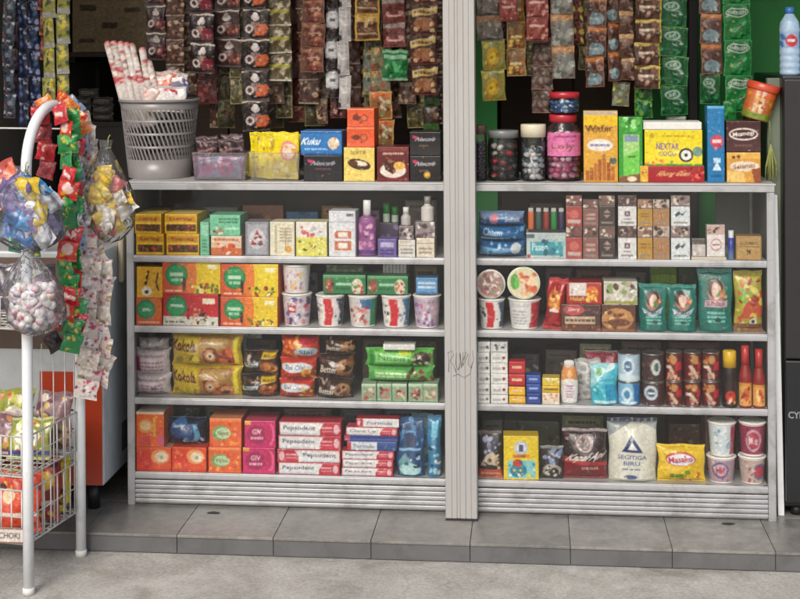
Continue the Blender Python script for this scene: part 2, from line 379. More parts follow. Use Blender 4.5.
def g_pouch(w, d, h, ops, crimp=.07, wr=1.0, stand=False, back=None, lump=0, res=.0014, taper=.0, pinch=.05):
    """filled film packet: bulges between flat crimped ends, wrinkled"""
    SEED[0] += 1; cv = Cv(w, h, seed=SEED[0], res=res).run(ops); b = MB(); r = cv.rs
    U, V = cv.X, 1 - cv.Y
    cr = crimp * (.35 if stand else 1)
    pv = np.clip((V - cr) / max(1 - cr - crimp, .1), 0, 1)
    prof = np.sin(pi * pv) ** .45 if not stand else np.clip((1 - pv) * 2.2, 0, 1) ** .5 * (1 - .15 * pv) * np.clip(V / .03, .75, 1)
    pu = np.sin(pi * np.clip(U, 0, 1)) ** .55
    t = d / 2 * prof * pu
    wr = wr * min(1, w / .09, h / .09); d = min(d, w * .8, h * .8)
    for i in range(7):
        kx, kz = r.uniform(-14, 14), r.uniform(-10, 10)
        t = t + wr * .0009 * np.sin(kx * U + kz * V + r.uniform(0, 6)) * np.clip(pu * 1.5, 0, 1) * np.clip(t / (d * .2), 0, 1)
    for i in range(int(lump)):
        cx, cz, s = r.uniform(.1, .9), r.uniform(.15, .85), r.uniform(.08, .16); t = t + .004 * min(1, w / .1) * np.exp(-((U - cx) ** 2 + (V - cz) ** 2) / s ** 2) * pu
    inx = 1 - pinch * prof - taper * V
    X = (U - .5) * w * inx + (.002 if pinch > .03 else .0008) * np.sin(V * 9 + r.uniform(0, 6)) * wr
    rip = .0007 * np.sin(U * w * 1400) * ((V > 1 - crimp) | (V < cr))
    Z = V * h + (.0015 * np.sin(U * 11 + r.uniform(0, 6)) * V * wr)
    G = np.stack([X, -t + rip - .0003, Z], -1); b.grid(G, cv.a, flip=True)
    st = 3; Gb = G[::st, ::st].copy() if False else G[:, ::].copy(); Gb[..., 1] = t * .8 + rip + .0003
    bc = hx(back) if back is not None else cv.avg()
    Gb = np.concatenate([Gb[:-1:4], Gb[-1:]], 0); Gb = np.concatenate([Gb[:, :-1:4], Gb[:, -1:]], 1)
    b.grid(Gb, bc)
    return b

# ------------------------------------------------------------------ placing things on shelves
class Shelf: z = 0; y = .05; last = 0; lx = 0
def place(x0, x1, yt, y, z0, yb=None):
    """size of a thing whose front stands on the plane y between photo columns x0..x1, up to row yt"""
    if yb is None: yb = yt + 20
    a = P(x0, (yt + yb) / 2, y); b = P(x1, (yt + yb) / 2, y); t = P((x0 + x1) / 2, yt, y)
    return (a.x + b.x) / 2, b.x - a.x, max(t.z - z0, .008)
def place_r(x0, x1, yt, y, z0):
    r = place(x0, x1, yt, y, z0)[1] / 2
    return place(x0, x1, yt, y + r, z0)
def _fin(o, z0, h): Shelf.last = z0 + h; return o
def box(name, cat, label, x0, x1, yt, ops, d=.07, on=None, y=None, side=None, top=None, group=None, rz=None, mat='carton'):
    z0 = (Shelf.z if on is None else on) + .0006; y = Shelf.y if y is None else y
    cx, w_, h = place(x0, x1, yt, y, z0); w_ -= .0012
    b = g_box(w_, d, h, ops, side, top)
    o = b.build(name, mat, None, (cx, y + d / 2, z0), (0, 0, radians(random.uniform(-2.4, 2.4) if rz is None else rz)))
    tag(o, label, cat, group); return _fin(o, z0, h)
def pouch(name, cat, label, x0, x1, yt, ops, d=.05, on=None, y=None, group=None, rz=None, rx=-3, ry=0, mat='foil', **k):
    z0 = (Shelf.z if on is None else on) + .0006; y = Shelf.y if y is None else y
    cx, w_, h = place(x0, x1, yt, y + d * .4, z0)
    b = g_pouch(w_, d, h, ops, **k)
    o = b.build(name, mat, None, (cx, y + d / 2, z0), (radians(rx), radians(ry), radians(random.uniform(-2, 2) if rz is None else rz)))
    tag(o, label, cat, group); return _fin(o, z0, h)
def wrap(cv, half, z0, z1, base):
    base = hx(base)
    def fn(t, z):
        if z < z0 or z > z1 or abs(t) > half: return base
        return cv.sample(.5 + math.sin(t) / 2 / math.sin(min(half, pi/2)) if half <= pi/2 else .5 + t / 2 / half, 1 - (z - z0) / (z1 - z0))
    return fn
def dense(prof, step=.0022):
    out = [prof[0]]
    for (r0, z0), (r1, z1) in zip(prof, prof[1:]):
        n = max(1, int(abs(z1 - z0) / step))
        out += [(r0 + (r1 - r0) * i / n, z0 + (z1 - z0) * i / n) for i in range(1, n + 1)]
    return out
def g_cup(r, h, ops, base='#e8e6e2'):
    cv = canvas(r * 2 * 1.5, h, ops); b = MB(); rb = r * .80
    prof = dense([(0, .004), (rb - .003, .004), (rb - .001, 0), (rb, .002), (r * .955, h * .93), (r, h * .935), (r + .0015, h * .955), (r, h * .975), (r - .003, h * .976)])
    b.lathe(prof, 56, colfn=wrap(cv, 1.5, h * .06, h * .90, base)); return b
def g_lid(r, ops, h=.003):
    cv = canvas(2 * r, 2 * r, ops); b = MB(); k = 22; n = 56; G = np.zeros((k, n, 3)); cc = np.zeros((k, n, 3)); th = np.arange(n) * 2 * pi / n
    for j in range(k):
        rr = r * j / (k - 1); G[j, :, 0] = rr * np.sin(th); G[j, :, 1] = -rr * np.cos(th); G[j, :, 2] = h * (.7 if j == k - 2 else (0 if j == k - 1 else 1)) - (.0 if j > k - 4 else .0015)
        for i in range(n): cc[j, i] = cv.sample(.5 + G[j, i, 0] / 2 / r, .5 - G[j, i, 1] / 2 / r if True else 0)
    b.grid(G, cc, wrap=True, flip=True); return b
def cup(name, label, x0, x1, yt, ops, lid=None, on=None, y=None, group=None, flat=False, base='#e8e6e2', cat='noodle cup', flip=False):
    z0 = (Shelf.z if on is None else on) + .0006; y = Shelf.y if y is None else y
    cx, w_, h = place_r(x0, x1, yt, y, z0); r = w_ / 2
    lid = lid or [('bg', '#e6e4e0')]
    if flat:            # lying on its side, lid towards the street
        t = tag(empty(name, (cx, y, z0 + r), (pi / 2, 0, 0)), label, cat, group)
        L = .105; b = g_cup(r - .001, L, ops, base).build('cup_body', 'plastic', t, (0, 0, -L)); g_lid(r - .001, lid).build('lid', 'foil', t, (0, 0, -.004))
        Shelf.last = z0 + 2 * r; return t
    t = tag(empty(name, (cx, y + r, z0), (0, 0, radians(random.uniform(-6, 6)))), label, cat, group)
    if flip:
        g_cup(r, h, ops, base).build('cup_body', 'plastic', t, (0, 0, h), (0, pi, 0)); g_lid(r - .001, lid).build('lid', 'foil', t, (0, 0, h * .05), (pi, 0, 0))
    else:
        g_cup(r, h, ops, base).build('cup_body', 'plastic', t); g_lid(r - .001, lid).build('lid', 'foil', t, (0, 0, h * .968))
    return _fin(t, z0, h)
def can(name, label, x0, x1, yt, ops, on=None, y=None, group=None, base='#b0b0b0', cat='can'):
    z0 = (Shelf.z if on is None else on) + .0006; y = Shelf.y if y is None else y
    cx, w_, h = place_r(x0, x1, yt, y, z0); r = w_ / 2; cv = canvas(r * 3, h, ops)
    t = tag(empty(name, (cx, y + r, z0), (0, 0, radians(random.uniform(-14, 14)))), label, cat, group); b = MB()
    b.lathe(dense([(r * .97, h * .035), (r * .975, h * .96)]), 48, colfn=wrap(cv, 1.5, h * .03, h * .97, base)); b.build('printed_body', 'plastic', t)
    b = MB(); b.lathe([(0, .002), (r * .9, .002), (r, 0), (r, h * .035), (r * .97, h * .04)], 48, '#9a9a98'); b.lathe([(r * .97, h * .955), (r, h * .965), (r, h), (r * .95, h), (r * .93, h * .985), (0, h * .985)], 48, '#9a9a98')
    b.build('metal_rims', vrim, t); return _fin(t, z0, h)
vrim = vmat('tin rims', .3, metal=.8, vari=.1)
def bottle(name, label, x0, x1, yt, prof, body, capc, ops=None, lz=(.1, .6), on=None, y=None, group=None, cat='bottle', capz=.86, mat='plastic', sq=1):
    """prof in shares of radius and height; the last stretch above capz is the cap"""
    z0 = (Shelf.z if on is None else on) + .0006; y = Shelf.y if y is None else y
    cx, w_, h = place_r(x0, x1, yt, y, z0); r = w_ / 2
    t = tag(empty(name, (cx, y + r, z0)), label, cat, group); b = MB()
    pr = [(a * r, z * h) for a, z in prof if z <= capz]
    cv = canvas(r * 3, h * (lz[1] - lz[0]), ops) if ops else None
    b.lathe(dense(pr), 40, body, wrap(cv, 1.5, h * lz[0], h * lz[1], body) if cv else None)
    o = b.build('bottle_body', mat, t); o.scale = (1, sq, 1)
    b = MB(); pc = [(a * r, z * h) for a, z in prof if z >= capz]; b.lathe([(0, pc[0][1])] + pc + [(0, pc[-1][1])], 28, capc); o = b.build('cap', 'plastic', t); o.scale = (1, sq, 1)
    return _fin(t, z0, h)
_ico = None
def ball(b, c, r, col, col2=None, sq=(1, 1, 1), rs=random):
    n, k = 8, 6; a = rs.uniform(0, 6); e = rs.uniform(-.6, .6)
    th = np.linspace(0, pi, k)[:, None]; ph = (np.arange(n) * 2 * pi / n)[None]
    x = np.sin(th) * np.cos(ph) * sq[0]; y = np.sin(th) * np.sin(ph) * sq[1]; z = np.cos(th) * np.ones_like(ph) * sq[2]
    x, y = x * cos(a) - y * sin(a), x * sin(a) + y * cos(a); x, z = x * cos(e) - z * sin(e), x * sin(e) + z * cos(e)
    G = np.stack([c[0] + r * x, c[1] + r * y, c[2] + r * z], -1); cc = np.zeros((k, n, 3)) + hx(col)
    if col2 is not None: cc[(k // 2):, : n // 2] = hx(col2)
    b.grid(G, cc, wrap=True, flip=True)
def jar(name, label, x0, x1, yt, lidc, cols, on=None, y=None, group=None, sweet=.008, fill=.8, lidh=.13, neck=.86, ops=None, lz=(.35, .7)):
    z0 = (Shelf.z if on is None else on) + .0006; y = Shelf.y if y is None else y
    cx, w_, h = place_r(x0, x1, yt, y, z0); r = w_ / 2; hb = h * (1 - lidh)
    t = tag(empty(name, (cx, y + r, z0), (0, 0, radians(random.uniform(-9, 9)))), label, 'jar', group)
    b = MB(); b.lathe([(0, .003), (r * .85, .003), (r * .97, .008), (r, .02), (r, hb * .78), (r * .96, hb * .86), (r * neck, hb * .95), (r * neck, hb)], 36, '#ffffff'); b.build('jar_wall', 'jar', t)
    b = MB(); b.lathe([(r * neck * .9, hb * .97), (r * (neck + .05), hb * .97), (r * (neck + .06), h * .985), (r * (neck + .01), h), (0, h)], 36, lidc); b.build('lid', 'plastic', t)
    b = MB(); rs = random.Random(x0); top = hb * fill; s = sweet; z = s + .004
    while z < top:
        for ring in (r - s * 1.15, r - s * 2.9):
            if ring < s: continue
            n = max(3, int(2 * pi * ring / (s * 1.9)))
            for i in range(n):
                a = 2 * pi * i / n + rs.uniform(-.15, .15) + z * 40
                ball(b, (ring * sin(a), -ring * cos(a), z + rs.uniform(-s, s) * .3), s * rs.uniform(.85, 1.1), cols[rs.randrange(len(cols))], cols[rs.randrange(len(cols))], (1, .8, .7), rs)
        z += s * 1.45
    rc_ = max(r - sweet * 2.2, r * .4); b.lathe([(0, .006), (rc_, .006), (rc_, top - sweet), (0, top - sweet)], 20, cols[0])
    o = b.build('sweets', 'plastic', t); o['kind'] = 'stuff'
    if ops:
        cv = canvas(r * 2.6, hb * (lz[1] - lz[0]), ops); b = MB(); k = 30; th = np.linspace(-1.15, 1.15, k); zz = np.linspace(hb * lz[1], hb * lz[0], 24)
        G = np.zeros((24, k, 3)); G[..., 0] = (r + .0008) * np.sin(th); G[..., 1] = -(r + .0008) * np.cos(th); G[..., 2] = zz[:, None]
        cc = np.array([[cv.sample(i / (k - 1), j / 23) for i in range(k)] for j in range(24)]); b.grid(G, cc, flip=True); b.build('sticker', 'foil', t)
    return _fin(t, z0, h)
M['tiledark'] = smat('dark riser tile', '#5c5c5e', .5, 0, .14, 9, dirt='#3f3e3c', dscale=7, damt=.5)
M['petprint'] = vmat('bottle with label', .12, coat=.6)
M['boardgreen'] = smat('grey green board', '#6f7a6a', .7, 0, .12, 6)
M['beige'] = smat('beige handle plastic', '#b8ae98', .4, 0, .05, 6)

# ================================================================== the setting
ZF = .06                                                    # top of the tiled step
KY = -.262                                                  # its front edge
def struct(name, b, mat, bevel=0): o = b.build(name, mat, bevel=bevel); o['kind'] = 'structure'; return o
b = MB(); b.add([(-90, -90, 0), (90, -90, 0), (90, 90, 0), (-90, 90, 0)], [(0, 1, 2, 3)], (.5, .5, .5)); struct('pavement', b, 'concrete')
b = MB(); b.box(-3.2, 3.2, KY + .006, 3.0, .002, ZF - .004); struct('step_base', b, 'grout')
b2_ = MB()
XJ = P(470, 540, KY).x; g = .0016; b = MB()
for i in range(-10, 10):
    x0, x1 = XJ + i * .3 + g * .7, XJ + (i + 1) * .3 - g * .7
    if x1 < -3.2 or x0 > 3.2: continue
    b2_.box(x0, x1, KY, KY + .008, .003, ZF - .009)           # riser tiles
    for j in range(11):
        y0 = KY - .004 + j * .3
        b.box(x0, x1, y0 + (g if j else 0), min(y0 + .3 - g, 3.0), ZF - .008, ZF)
struct('tiled_step', b, 'tile', bevel=.0008); struct('step_riser', b2_, 'tiledark', bevel=.0008)
b = MB(); b.box(-1.72, -1.6, .1, 2.5, ZF, 2.8); tag(b.build('side_wall', 'plaster'), 'grey plaster side wall at the left of the shop interior', 'wall')
b = MB(); b.box(1.52, 1.64, .5, 2.5, ZF, 2.8); tag(b.build('side_wall', 'green'), 'green painted side wall beside the dark fridge', 'wall')
b = MB(); b.box(-1.6, 1.52, 2.3, 2.42, ZF, 2.8); tag(b.build('back_wall', 'green'), 'green painted back wall seen behind the hanging strips', 'wall')
b = MB(); b.box(-3, 3, -1.15, 2.5, 2.8, 2.9); o = b.build('canopy', 'ceil'); tag(o, 'grey ceiling board running out over the shop front', 'ceiling')
for x0, x1, lb in ((-3, -1.75, 'grey plaster wall left of the shop opening'), (1.75, 3, 'grey plaster wall right of the shop opening')):
    b = MB(); b.box(x0, x1, .0, .15, ZF, 2.8); tag(b.build('front_wall', 'plaster'), lb, 'wall')

# dark cupboards inside
def cupboard(name, x0, x1, y0, y1, z0, z1, mat, label, cat='cupboard'):
    t = tag(empty(name, ((x0 + x1) / 2, (y0 + y1) / 2, z0)), label, cat); cx, cy = (x0 + x1) / 2, (y0 + y1) / 2
    b = MB(); b.box(x0 - cx, x1 - cx, y0 - cy + .02, y1 - cy, 0, z1 - z0); b.build('carcass', mat, t, bevel=.003)
    n = max(1, round((x1 - x0) / .32)); w_ = (x1 - x0) / n
    for i in range(n):
        b = MB(); b.box(x0 - cx + i * w_ + .004, x0 - cx + (i + 1) * w_ - .004, y0 - cy, y0 - cy + .018, .03, z1 - z0 - .02); b.build('door', mat, t, bevel=.002)
    return t
YB = 1.5
def X(px, y, py=100): return P(px, py, y).x
def Z(px, py, y): return P(px, py, y).z
cupboard('tall_cupboard', X(500, YB), X(648, YB), YB, YB + .4, ZF, 2.3, 'brownpanel', 'dark brown cupboard behind the hanging sachets of the right half')
cupboard('tall_cupboard', X(747, .6), X(774, .6), .6, .69, ZF, Z(760, 88, .6), 'brownpanel', 'narrow brown cupboard against the green wall by the fridge')
cupboard('tall_cupboard', X(688, .55), X(699, .55), .55, .69, ZF, 2.3, 'blackplastic', 'narrow black stand-in for the dark gap between the two green sachet columns')  # black upright added where only a dark gap shows
b = MB(); b.box(X(643, .7), 1.5, .7, .76, ZF, 2.79); tag(b.build('partition_wall', 'green'), 'bright green partition wall behind the green sachets at the right', 'wall')
b = MB(); b.box(X(474, .7), X(497, .7), .7, .76, ZF, 2.79); tag(b.build('green_panel', 'green'), 'narrow green panel just right of the shutter post, behind the jars', 'panel')
cupboard('tall_cupboard', X(150, 1.3), X(470, 1.3), 1.3, 1.7, ZF, 2.5, 'darkwood', 'dark wooden cupboard behind the hanging sachets of the left half')
cupboard('low_cupboard', X(60, 1.2), X(147, 1.2), 1.2, 1.6, ZF, Z(100, 122, 1.2), 'darkback', 'low dark cupboard carrying the grey packet pile and the carton')
# carton high on the left, and its bracket shelf
zc = Z(108, 52, 1.25)
t = tag(empty('wall_shelf', (X(108, 1.25), 1.45, zc - .02)), 'dark wall shelf under the big brown carton', 'shelf')
b = MB(); b.box(-.2, .2, -.2, .2, 0, .018); b.build('board', 'darkwood', t)
for s in (-.17, .17):
    b = MB(); b.box(s - .01, s + .01, -.15, .2, -.022, -.0005); b.box(s - .01, s + .01, .19, .2, -.9, -.0225); b.build('bracket', 'blackplastic', t)
Shelf.y = 1.25; Shelf.z = zc
box('carton', 'cardboard box', 'big brown cardboard carton with dark print on the wall shelf, upper left', 72, 147, -22, [('bg', '#94805f'), ('r', .1, .36, .32, .44, '#4a3b2a'), ('r', .7, .4, .9, .46, '#4a3b2a'), ('r', .4, .6, .6, .68, '#40331f'),
    ('r', .08, .82, .3, .87, '#4a3b2a'), ('r', .55, .25, .9, .29, '#4f402d')], d=.3, rz=0)
# pile of grey packets on the low cupboard
zc = Z(100, 122, 1.2); Shelf.z = zc; Shelf.y = 1.22
zz = zc
for r in range(4):
    for i, (a, e) in enumerate(((72, 91), (92, 113)) if r < 3 else ((78, 98),)):
        pouch('packet', 'packet', '%s grey film packet %s in the dim pile behind the arched rack' % (['lowest', 'second lowest', 'second highest', 'topmost'][r], ('at the left' if i == 0 else 'at the right') if r < 3 else 'alone'), a, e, 122 - 8.3 * (r + 1),
              [('bg', '#8f8b84'), ('e', .5, .5, .36, .3, '#d0ccc4'), ('l', .2, .3, .8, .7, 2, '#4f4b44')], d=.1, on=zz, group='grey packets piled behind the rack', rz=0, rx=0, wr=2)
    zz = Shelf.last

# ================================================================== the two glass cabinets
zt, zs1, zs2, zs3, zs4 = [Z(460, v, 0) for v in (182.6, 258.2, 330.2, 403.6, 479.5)]
def cabinet(x0, x1, label, open_back):
    t = tag(empty('display_cabinet', ((x0 + x1) / 2, 0, ZF)), label, 'display cabinet', 'glass display cabinets on the step'); cx = (x0 + x1) / 2; a, e = x0 - cx, x1 - cx; q = ZF; DD = .37; s = .024
    for nm, xx in (('stile', a), ('stile', e - s)):
        b = MB(); b.box(xx, xx + s, 0, .024, 0, zt - q - .028); b.box(xx + .004, xx + s - .004, -.0018, -.0002, 0, zt - q - .028); b.build(nm, 'alu', t, bevel=.0015)
        b = MB(); b.box(xx, xx + s, DD - .024, DD, 0, zt - q - .03); b.build('rear_stile', 'alu', t)
        b = MB(); b.box(xx + s / 2 - .003, xx + s / 2 + .003, .0245, DD - .0245, .03, zt - q - .035); b.build('side_panel', 'sidepanel', t)
    b = MB(); b.box(a, e, -.003, DD, zt - q - .027, zt - q - .006); b.build('top_frame', 'alu', t, bevel=.002)
    b = MB(); b.box(a - .003, e + .003, -.006, DD + .002, zt - q - .0055, zt - q); b.build('top_board', 'shelfboard', t, bevel=.001)
    for z in (zs1, zs2, zs3, zs4):
        b = MB(); b.box(a + s, e - s, .0205, DD - .02, z - q - .010, z - q); b.build('shelf', 'shelfboard', t)
        b = MB(); b.box(a + s + .0005, e - s - .0005, .001, .020, z - q - .0215, z - q); b.box(a + s + .0005, e - s - .0005, -.0012, .0006, z - q - .017, z - q - .004); b.build('shelf_edge', 'alu', t, bevel=.001)
    # ribbed kick panel
    h = zs4 - q - .026; prof = []; n = 5; b = MB()
    for i in range(n):
        z0 = .006 + (h - .006) * i / n; hh = (h - .006) / n
        b.box(a + s + .001, e - s - .001, .004, .012, z0, z0 + hh * .28); b.box(a + s + .001, e - s - .001, -.002, .0118, z0 + hh * .28 + .0003, z0 + hh - .0005)
    b.build('kick_panel', 'alu', t, bevel=.0015)
    b = MB(); b.box(a + s, e - s, .0125, .0165, .002, h); b.build('kick_backing', 'alu', t)
    b = MB(); b.box(a + s + .001, e - s - .001, .0215, .0255, zs4 - q + .002, zt - q - .029)
    zz = [zs4, zs3, zs2, zs1, zt - .03]
    for z_a, z_b in zip(zz, zz[1:]):
        b = MB(); b.box(a + s + .0015, e - s - .0015, .0012, .0036, z_a - q + .0012, z_b - q - .0222 if z_b != zz[-1] else z_b - q + .0015); b.build('glass_pane', 'glass', t)
    if open_back:
        b = MB(); b.box(a + s, e - s, DD - .018, DD - .010, .03, zs1 - q - .012); b.build('rear_panel', 'darkback', t)
        b = MB(); b.box(X(503, DD) - cx, X(690, DD) - cx, DD - .018, DD - .010, zs1 - q + .001, zt - q - .028); b.build('rear_panel', 'brownpanel', t)
        b = MB(); b.box(X(714, DD) - cx, e - s, DD - .018, DD - .010, zs1 - q + .001, zt - q - .028); b.build('rear_panel', 'sidepanel', t)
    else:
        b = MB(); b.box(a + s, e - s, DD - .018, DD - .010, .03, zt - q - .028); b.build('rear_panel', 'darkback', t)
    return t
M['sidepanel'] = smat('grey laminate', '#7f817c', .5, 0, .1, 5)
XL0, XL1 = (P(126, 187, 0).x + P(128, 500, 0).x) / 2, P(459, 300, 0).x - .001
XR0, XR1 = XL1 + .004, (P(774, 190, 0).x + P(777, 515, 0).x) / 2
cabinet(XL0, XL1, 'glass fronted aluminium display cabinet left of the grey shutter post', False)
cabinet(XR0, XR1, 'glass fronted aluminium display cabinet right of the grey shutter post', True)

# shutter guide post
xa, xb = (P(441.5, 0, -.07).x + P(446, 515, -.07).x) / 2, (P(474.5, 0, -.07).x + P(477.5, 515, -.07).x) / 2
W_ = xb - xa
t = tag(empty('shutter_post', ((xa + xb) / 2, -.04, ZF)), 'tall pale grey grooved shutter post with scribbled marks between the two cabinets', 'post')
u = [0, .02, .02, .20, .20, .215, .215, .36, .36, .39, .39, .455, .455, .485, .485, .63, .63, .66, .66, .80, .80, .815, .815, .98, .98, 1]
dpt = [.006, 0, 0, 0, .0035, .0035, 0, 0, .004, .004, 0.001, .001, .004, .004, 0, 0, .004, .004, 0, 0, .0035, .0035, 0, 0, .0, .006]
sec = [((k - .5) * W_, -.03 + q) for k, q in zip(u, dpt)]; sec = [p for i, p in enumerate(sec) if i == 0 or p != sec[i - 1]]
sec += [(W_ / 2, .03), (-W_ / 2, .03)]; n = len(sec); b = MB(); H = 2.7
b.add([(x, y, 0) for x, y in sec] + [(x, y, H) for x, y in sec], [(i, (i + 1) % n, n + (i + 1) % n, n + i) for i in range(n)], (.5, .5, .5)); b.build('grooved_profile', 'guide', t)
b = MB(); b.box(-W_ / 2 + .001, W_ / 2 + .001, -.0318, .0305, -.0002, .007); b.build('foot', 'blackplastic', t)
# scribble in grey marker ink
def post_pt(px, py): p = P(px, py, -.0702); return (p.x - (xa + xb) / 2, -.0306, p.z - ZF)
_mk = vmat('marker ink', .8)
for st in ([(448, 352), (449, 361), (448.5, 372)], [(447.5, 353), (452, 350.5), (453.5, 355), (450, 361), (454, 366), (456, 372)], [(456, 353), (455.5, 364), (458, 370), (460.5, 363), (460, 353), (461.5, 368)],
           [(463, 352), (462.5, 366), (465, 361), (468, 354), (465.5, 352), (463.5, 360)], [(469, 354), (468, 364), (471, 368), (473.5, 360), (472.5, 350)], [(453, 376), (458, 374), (464, 377.5), (470, 374), (472, 366)]):
    b = MB(); b.tube([post_pt(*p) for p in st], .0012, 5, '#8f8a82'); b.build('pen_stroke', _mk, t)

# ================================================================== goods on the shelves
Y_ = '#e9bb10'
GR = 'goods'
TOPY = .035
# ---- left cabinet, first shelf under the top
Shelf.z = zs1; Shelf.y = .008
tea = [('bg', '#e2b008'), ('r', .04, .12, .96, .36, '#c98f10'), ('t', 'Esemag', .5, .25, .7, .22, '#8c1f14'), ('r', .06, .52, .96, .86, '#4f2a10'), ('b', .1, .55, .9, .84, 14, .09, ['#7a4a18', '#c23b1c', '#2e1a0c']), ('r', 0, .44, 1, .48, '#f0d050')]
g4 = 'yellow cartons with a brown picture band'
for x0, x1, y1, y2, s in ((136, 164, 234, 214, 'left'), (166, 199, 234, 214, 'right')):
    box('carton', 'carton', 'yellow carton with brown picture band, lower one of the %s stack' % s, x0, x1, y1, tea, d=.12, group=g4)
    box('carton', 'carton', 'yellow carton with brown picture band, upper one of the %s stack' % s, x0 - 1, x1 - (1 if s == 'right' else 2), y2, tea, d=.12, on=Shelf.last, group=g4, top='#e6c860')
box('carton', 'carton', 'narrow upright mint green carton beside the yellow cartons', 200, 209, 222, [('bg', '#7fc9a4'), ('r', .2, .1, .8, .4, '#9fdcbc'), ('l', .2, .5, .8, .9, 4, '#4f9a78')], d=.1)
box('carton', 'carton', 'white and orange carton under the mint green carton', 211, 242, 236, [('bg', '#e0c8b0'), ('r', 0, .6, 1, 1, '#d0703a'), ('b', .1, .3, .9, .9, 18, .12, ['#d8572a', '#f0e6d8', '#b04a2a', '#e8b48a']), ('l', .1, .08, .9, .3, 1, '#b86a4a')], d=.1)
box('carton', 'carton', 'mint green carton with small writing on the white and orange carton', 210, 241, 215, [('bg', '#79c6a0'), ('l', .3, .12, .95, .42, 2, '#2f7a58'), ('b', .08, .6, .42, .9, 10, .1, ['#7a4a3a', '#a87a60', '#e8e0d0']), ('r', .5, .6, .95, .7, '#b8e4cc')], d=.1, on=Shelf.last)
box('carton', 'card pack', 'grey playing card pack with a red figure in front of the brown box', 245, 269, 222, [('bg', '#a9a9b2'), ('bd', .06, '#86868f'), ('e', .5, .5, .34, .3, '#c9c9d0'), ('p', [(.5, .22), (.78, .68), (.22, .68)], '#a03434'), ('c', .5, .5, .12, '#e2d6d6'), ('b', .3, .4, .7, .7, 8, .06, ['#8a2430', '#c8c4cc', '#5a5260'])], d=.08)
box('carton', 'carton', 'cream carton with thin vertical writing beside the grey card pack', 270, 295, 222, [('bg', '#e2dcc6'), ('r', .2, .1, .28, .9, '#b7ae8e'), ('r', .62, .2, .66, .8, '#c98f4a'), ('c', .75, .8, .1, '#d09a3c'), ('l', .4, .15, .9, .6, 5, '#a8a088')], d=.08)
box('carton', 'carton', 'white carton with a yellow lower half left of the tall white pack', 296, 327, 222, [('bg', '#e3e0da'), ('r', 0, .45, 1, 1, '#dcd66a'), ('b', .1, .15, .9, .42, 8, .07, ['#c85a5a', '#6a6aa8', '#b8b8c8']), ('b', .05, .5, .95, .95, 16, .06, ['#b09a20', '#4f5a20', '#efe9b0'])], d=.08)
box('carton', 'carton', 'tall white pack with two red framed squares', 329, 356, 211, [('bg', '#d9dbe0'), ('r', .66, .06, .92, .12, '#5a606c'), ('r', 0, .22, 1, .26, '#b9bcc4'), ('r', .22, .44, .84, .6, '#c8704a'), ('r', .36, .47, .7, .57, '#e8e2dc'), ('r', .22, .66, .84, .86, '#c8704a'), ('r', .36, .7, .7, .82, '#e8e2dc')], d=.08)
bottle('lotion_bottle', 'purple pink lotion bottle with a white cap', 358, 376, 200, [(0, 0), (.9, 0), (1, .02), (1, .6), (.85, .68), (.45, .72), (.42, .74), (.42, 1)], '#8a4f86', '#dcdcdc', [('bg', '#8d4a86'), ('b', .1, .1, .9, .9, 22, .1, ['#c88ab8', '#5a2f6a', '#e2b0cc', '#a05a90']), ('r', 0, .88, 1, 1, '#4c3a7c')], (.04, .62), capz=.74, sq=.6)
box('carton', 'carton', 'small violet box between the lotion bottle and the white boxes', 378, 397, 239, [('bg', '#6c5a9c'), ('r', .15, .2, .85, .45, '#b8b0d4'), ('l', .15, .55, .85, .9, 2, '#3c2f6c')], d=.06)
zv = Shelf.last
box('carton', 'carton', 'dark box that carries the two green bottles behind the violet box', 379, 399, 223, [('bg', '#4c3f58'), ('b', .1, .1, .9, .9, 8, .1, ['#8a7aa0', '#c9b8c8', '#3a3048'])], d=.05, y=.125)
zg = Shelf.last
for a, s in ((383, 'left'), (391.5, 'right')):
    bottle('small_bottle', 'small green capped bottle, %s one of the pair above the violet box' % s, a, a + 7, 203 if s == 'left' else 206, [(0, 0), (.9, 0), (1, .05), (1, .4), (.9, .46), (.9, 1)], '#c8d8c8', '#2f9a3a', None, on=zg, y=.13, capz=.46, group='small green bottles')
wb = [('bg', '#dad6d0'), ('r', 0, .3, 1, .34, '#a8a49c'), ('l', .15, .45, .85, .85, 2, '#8f8a84'), ('r', .1, .06, .6, .2, '#c6b8a8')]
gw = 'small white boxes and vials at the right end'
box('carton', 'carton', 'small white box at the left of the white boxes next to the shutter post', 398, 415, 240, wb, d=.06)
z1 = Shelf.last
box('carton', 'carton', 'small cream box in the corner next to the shutter post', 416.5, 435, 238, [('bg', '#ddd2c2'), ('r', 0, .25, 1, .3, '#b0a090'), ('l', .15, .45, .85, .85, 2, '#9a8c80')], d=.06)
z2 = Shelf.last
box('carton', 'carton', 'dark patterned box lying on the small white box', 399, 414, 226, [('bg', '#8a7a7c'), ('b', 0, 0, 1, 1, 14, .16, ['#3a2c30', '#d8d0d0', '#5c4a50'])], d=.05, on=z1)
bottle('small_bottle', 'tiny white capped vial on the dark patterned box', 401, 411, 207, [(0, 0), (.9, 0), (1, .08), (1, .45), (.6, .6), (.6, .65), (.6, 1)], '#b8b4b4', '#d8d6d4', None, on=Shelf.last, capz=.65)
box('carton', 'carton', 'dark patterned box lying on the small cream box', 415, 435, 222, [('bg', '#8f8486'), ('b', 0, 0, 1, 1, 16, .16, ['#3f3034', '#dcd6d4', '#6c4f5c'])], d=.05, on=z2)
bottle('small_bottle', 'white plastic bottle with a dark neck standing on the corner boxes', 421, 434, 196, [(0, 0), (.95, 0), (1, .06), (1, .55), (.5, .64), (.5, .7), (.55, 1)], '#cfcbc6', '#8d8a86', None, on=Shelf.last, capz=.7)
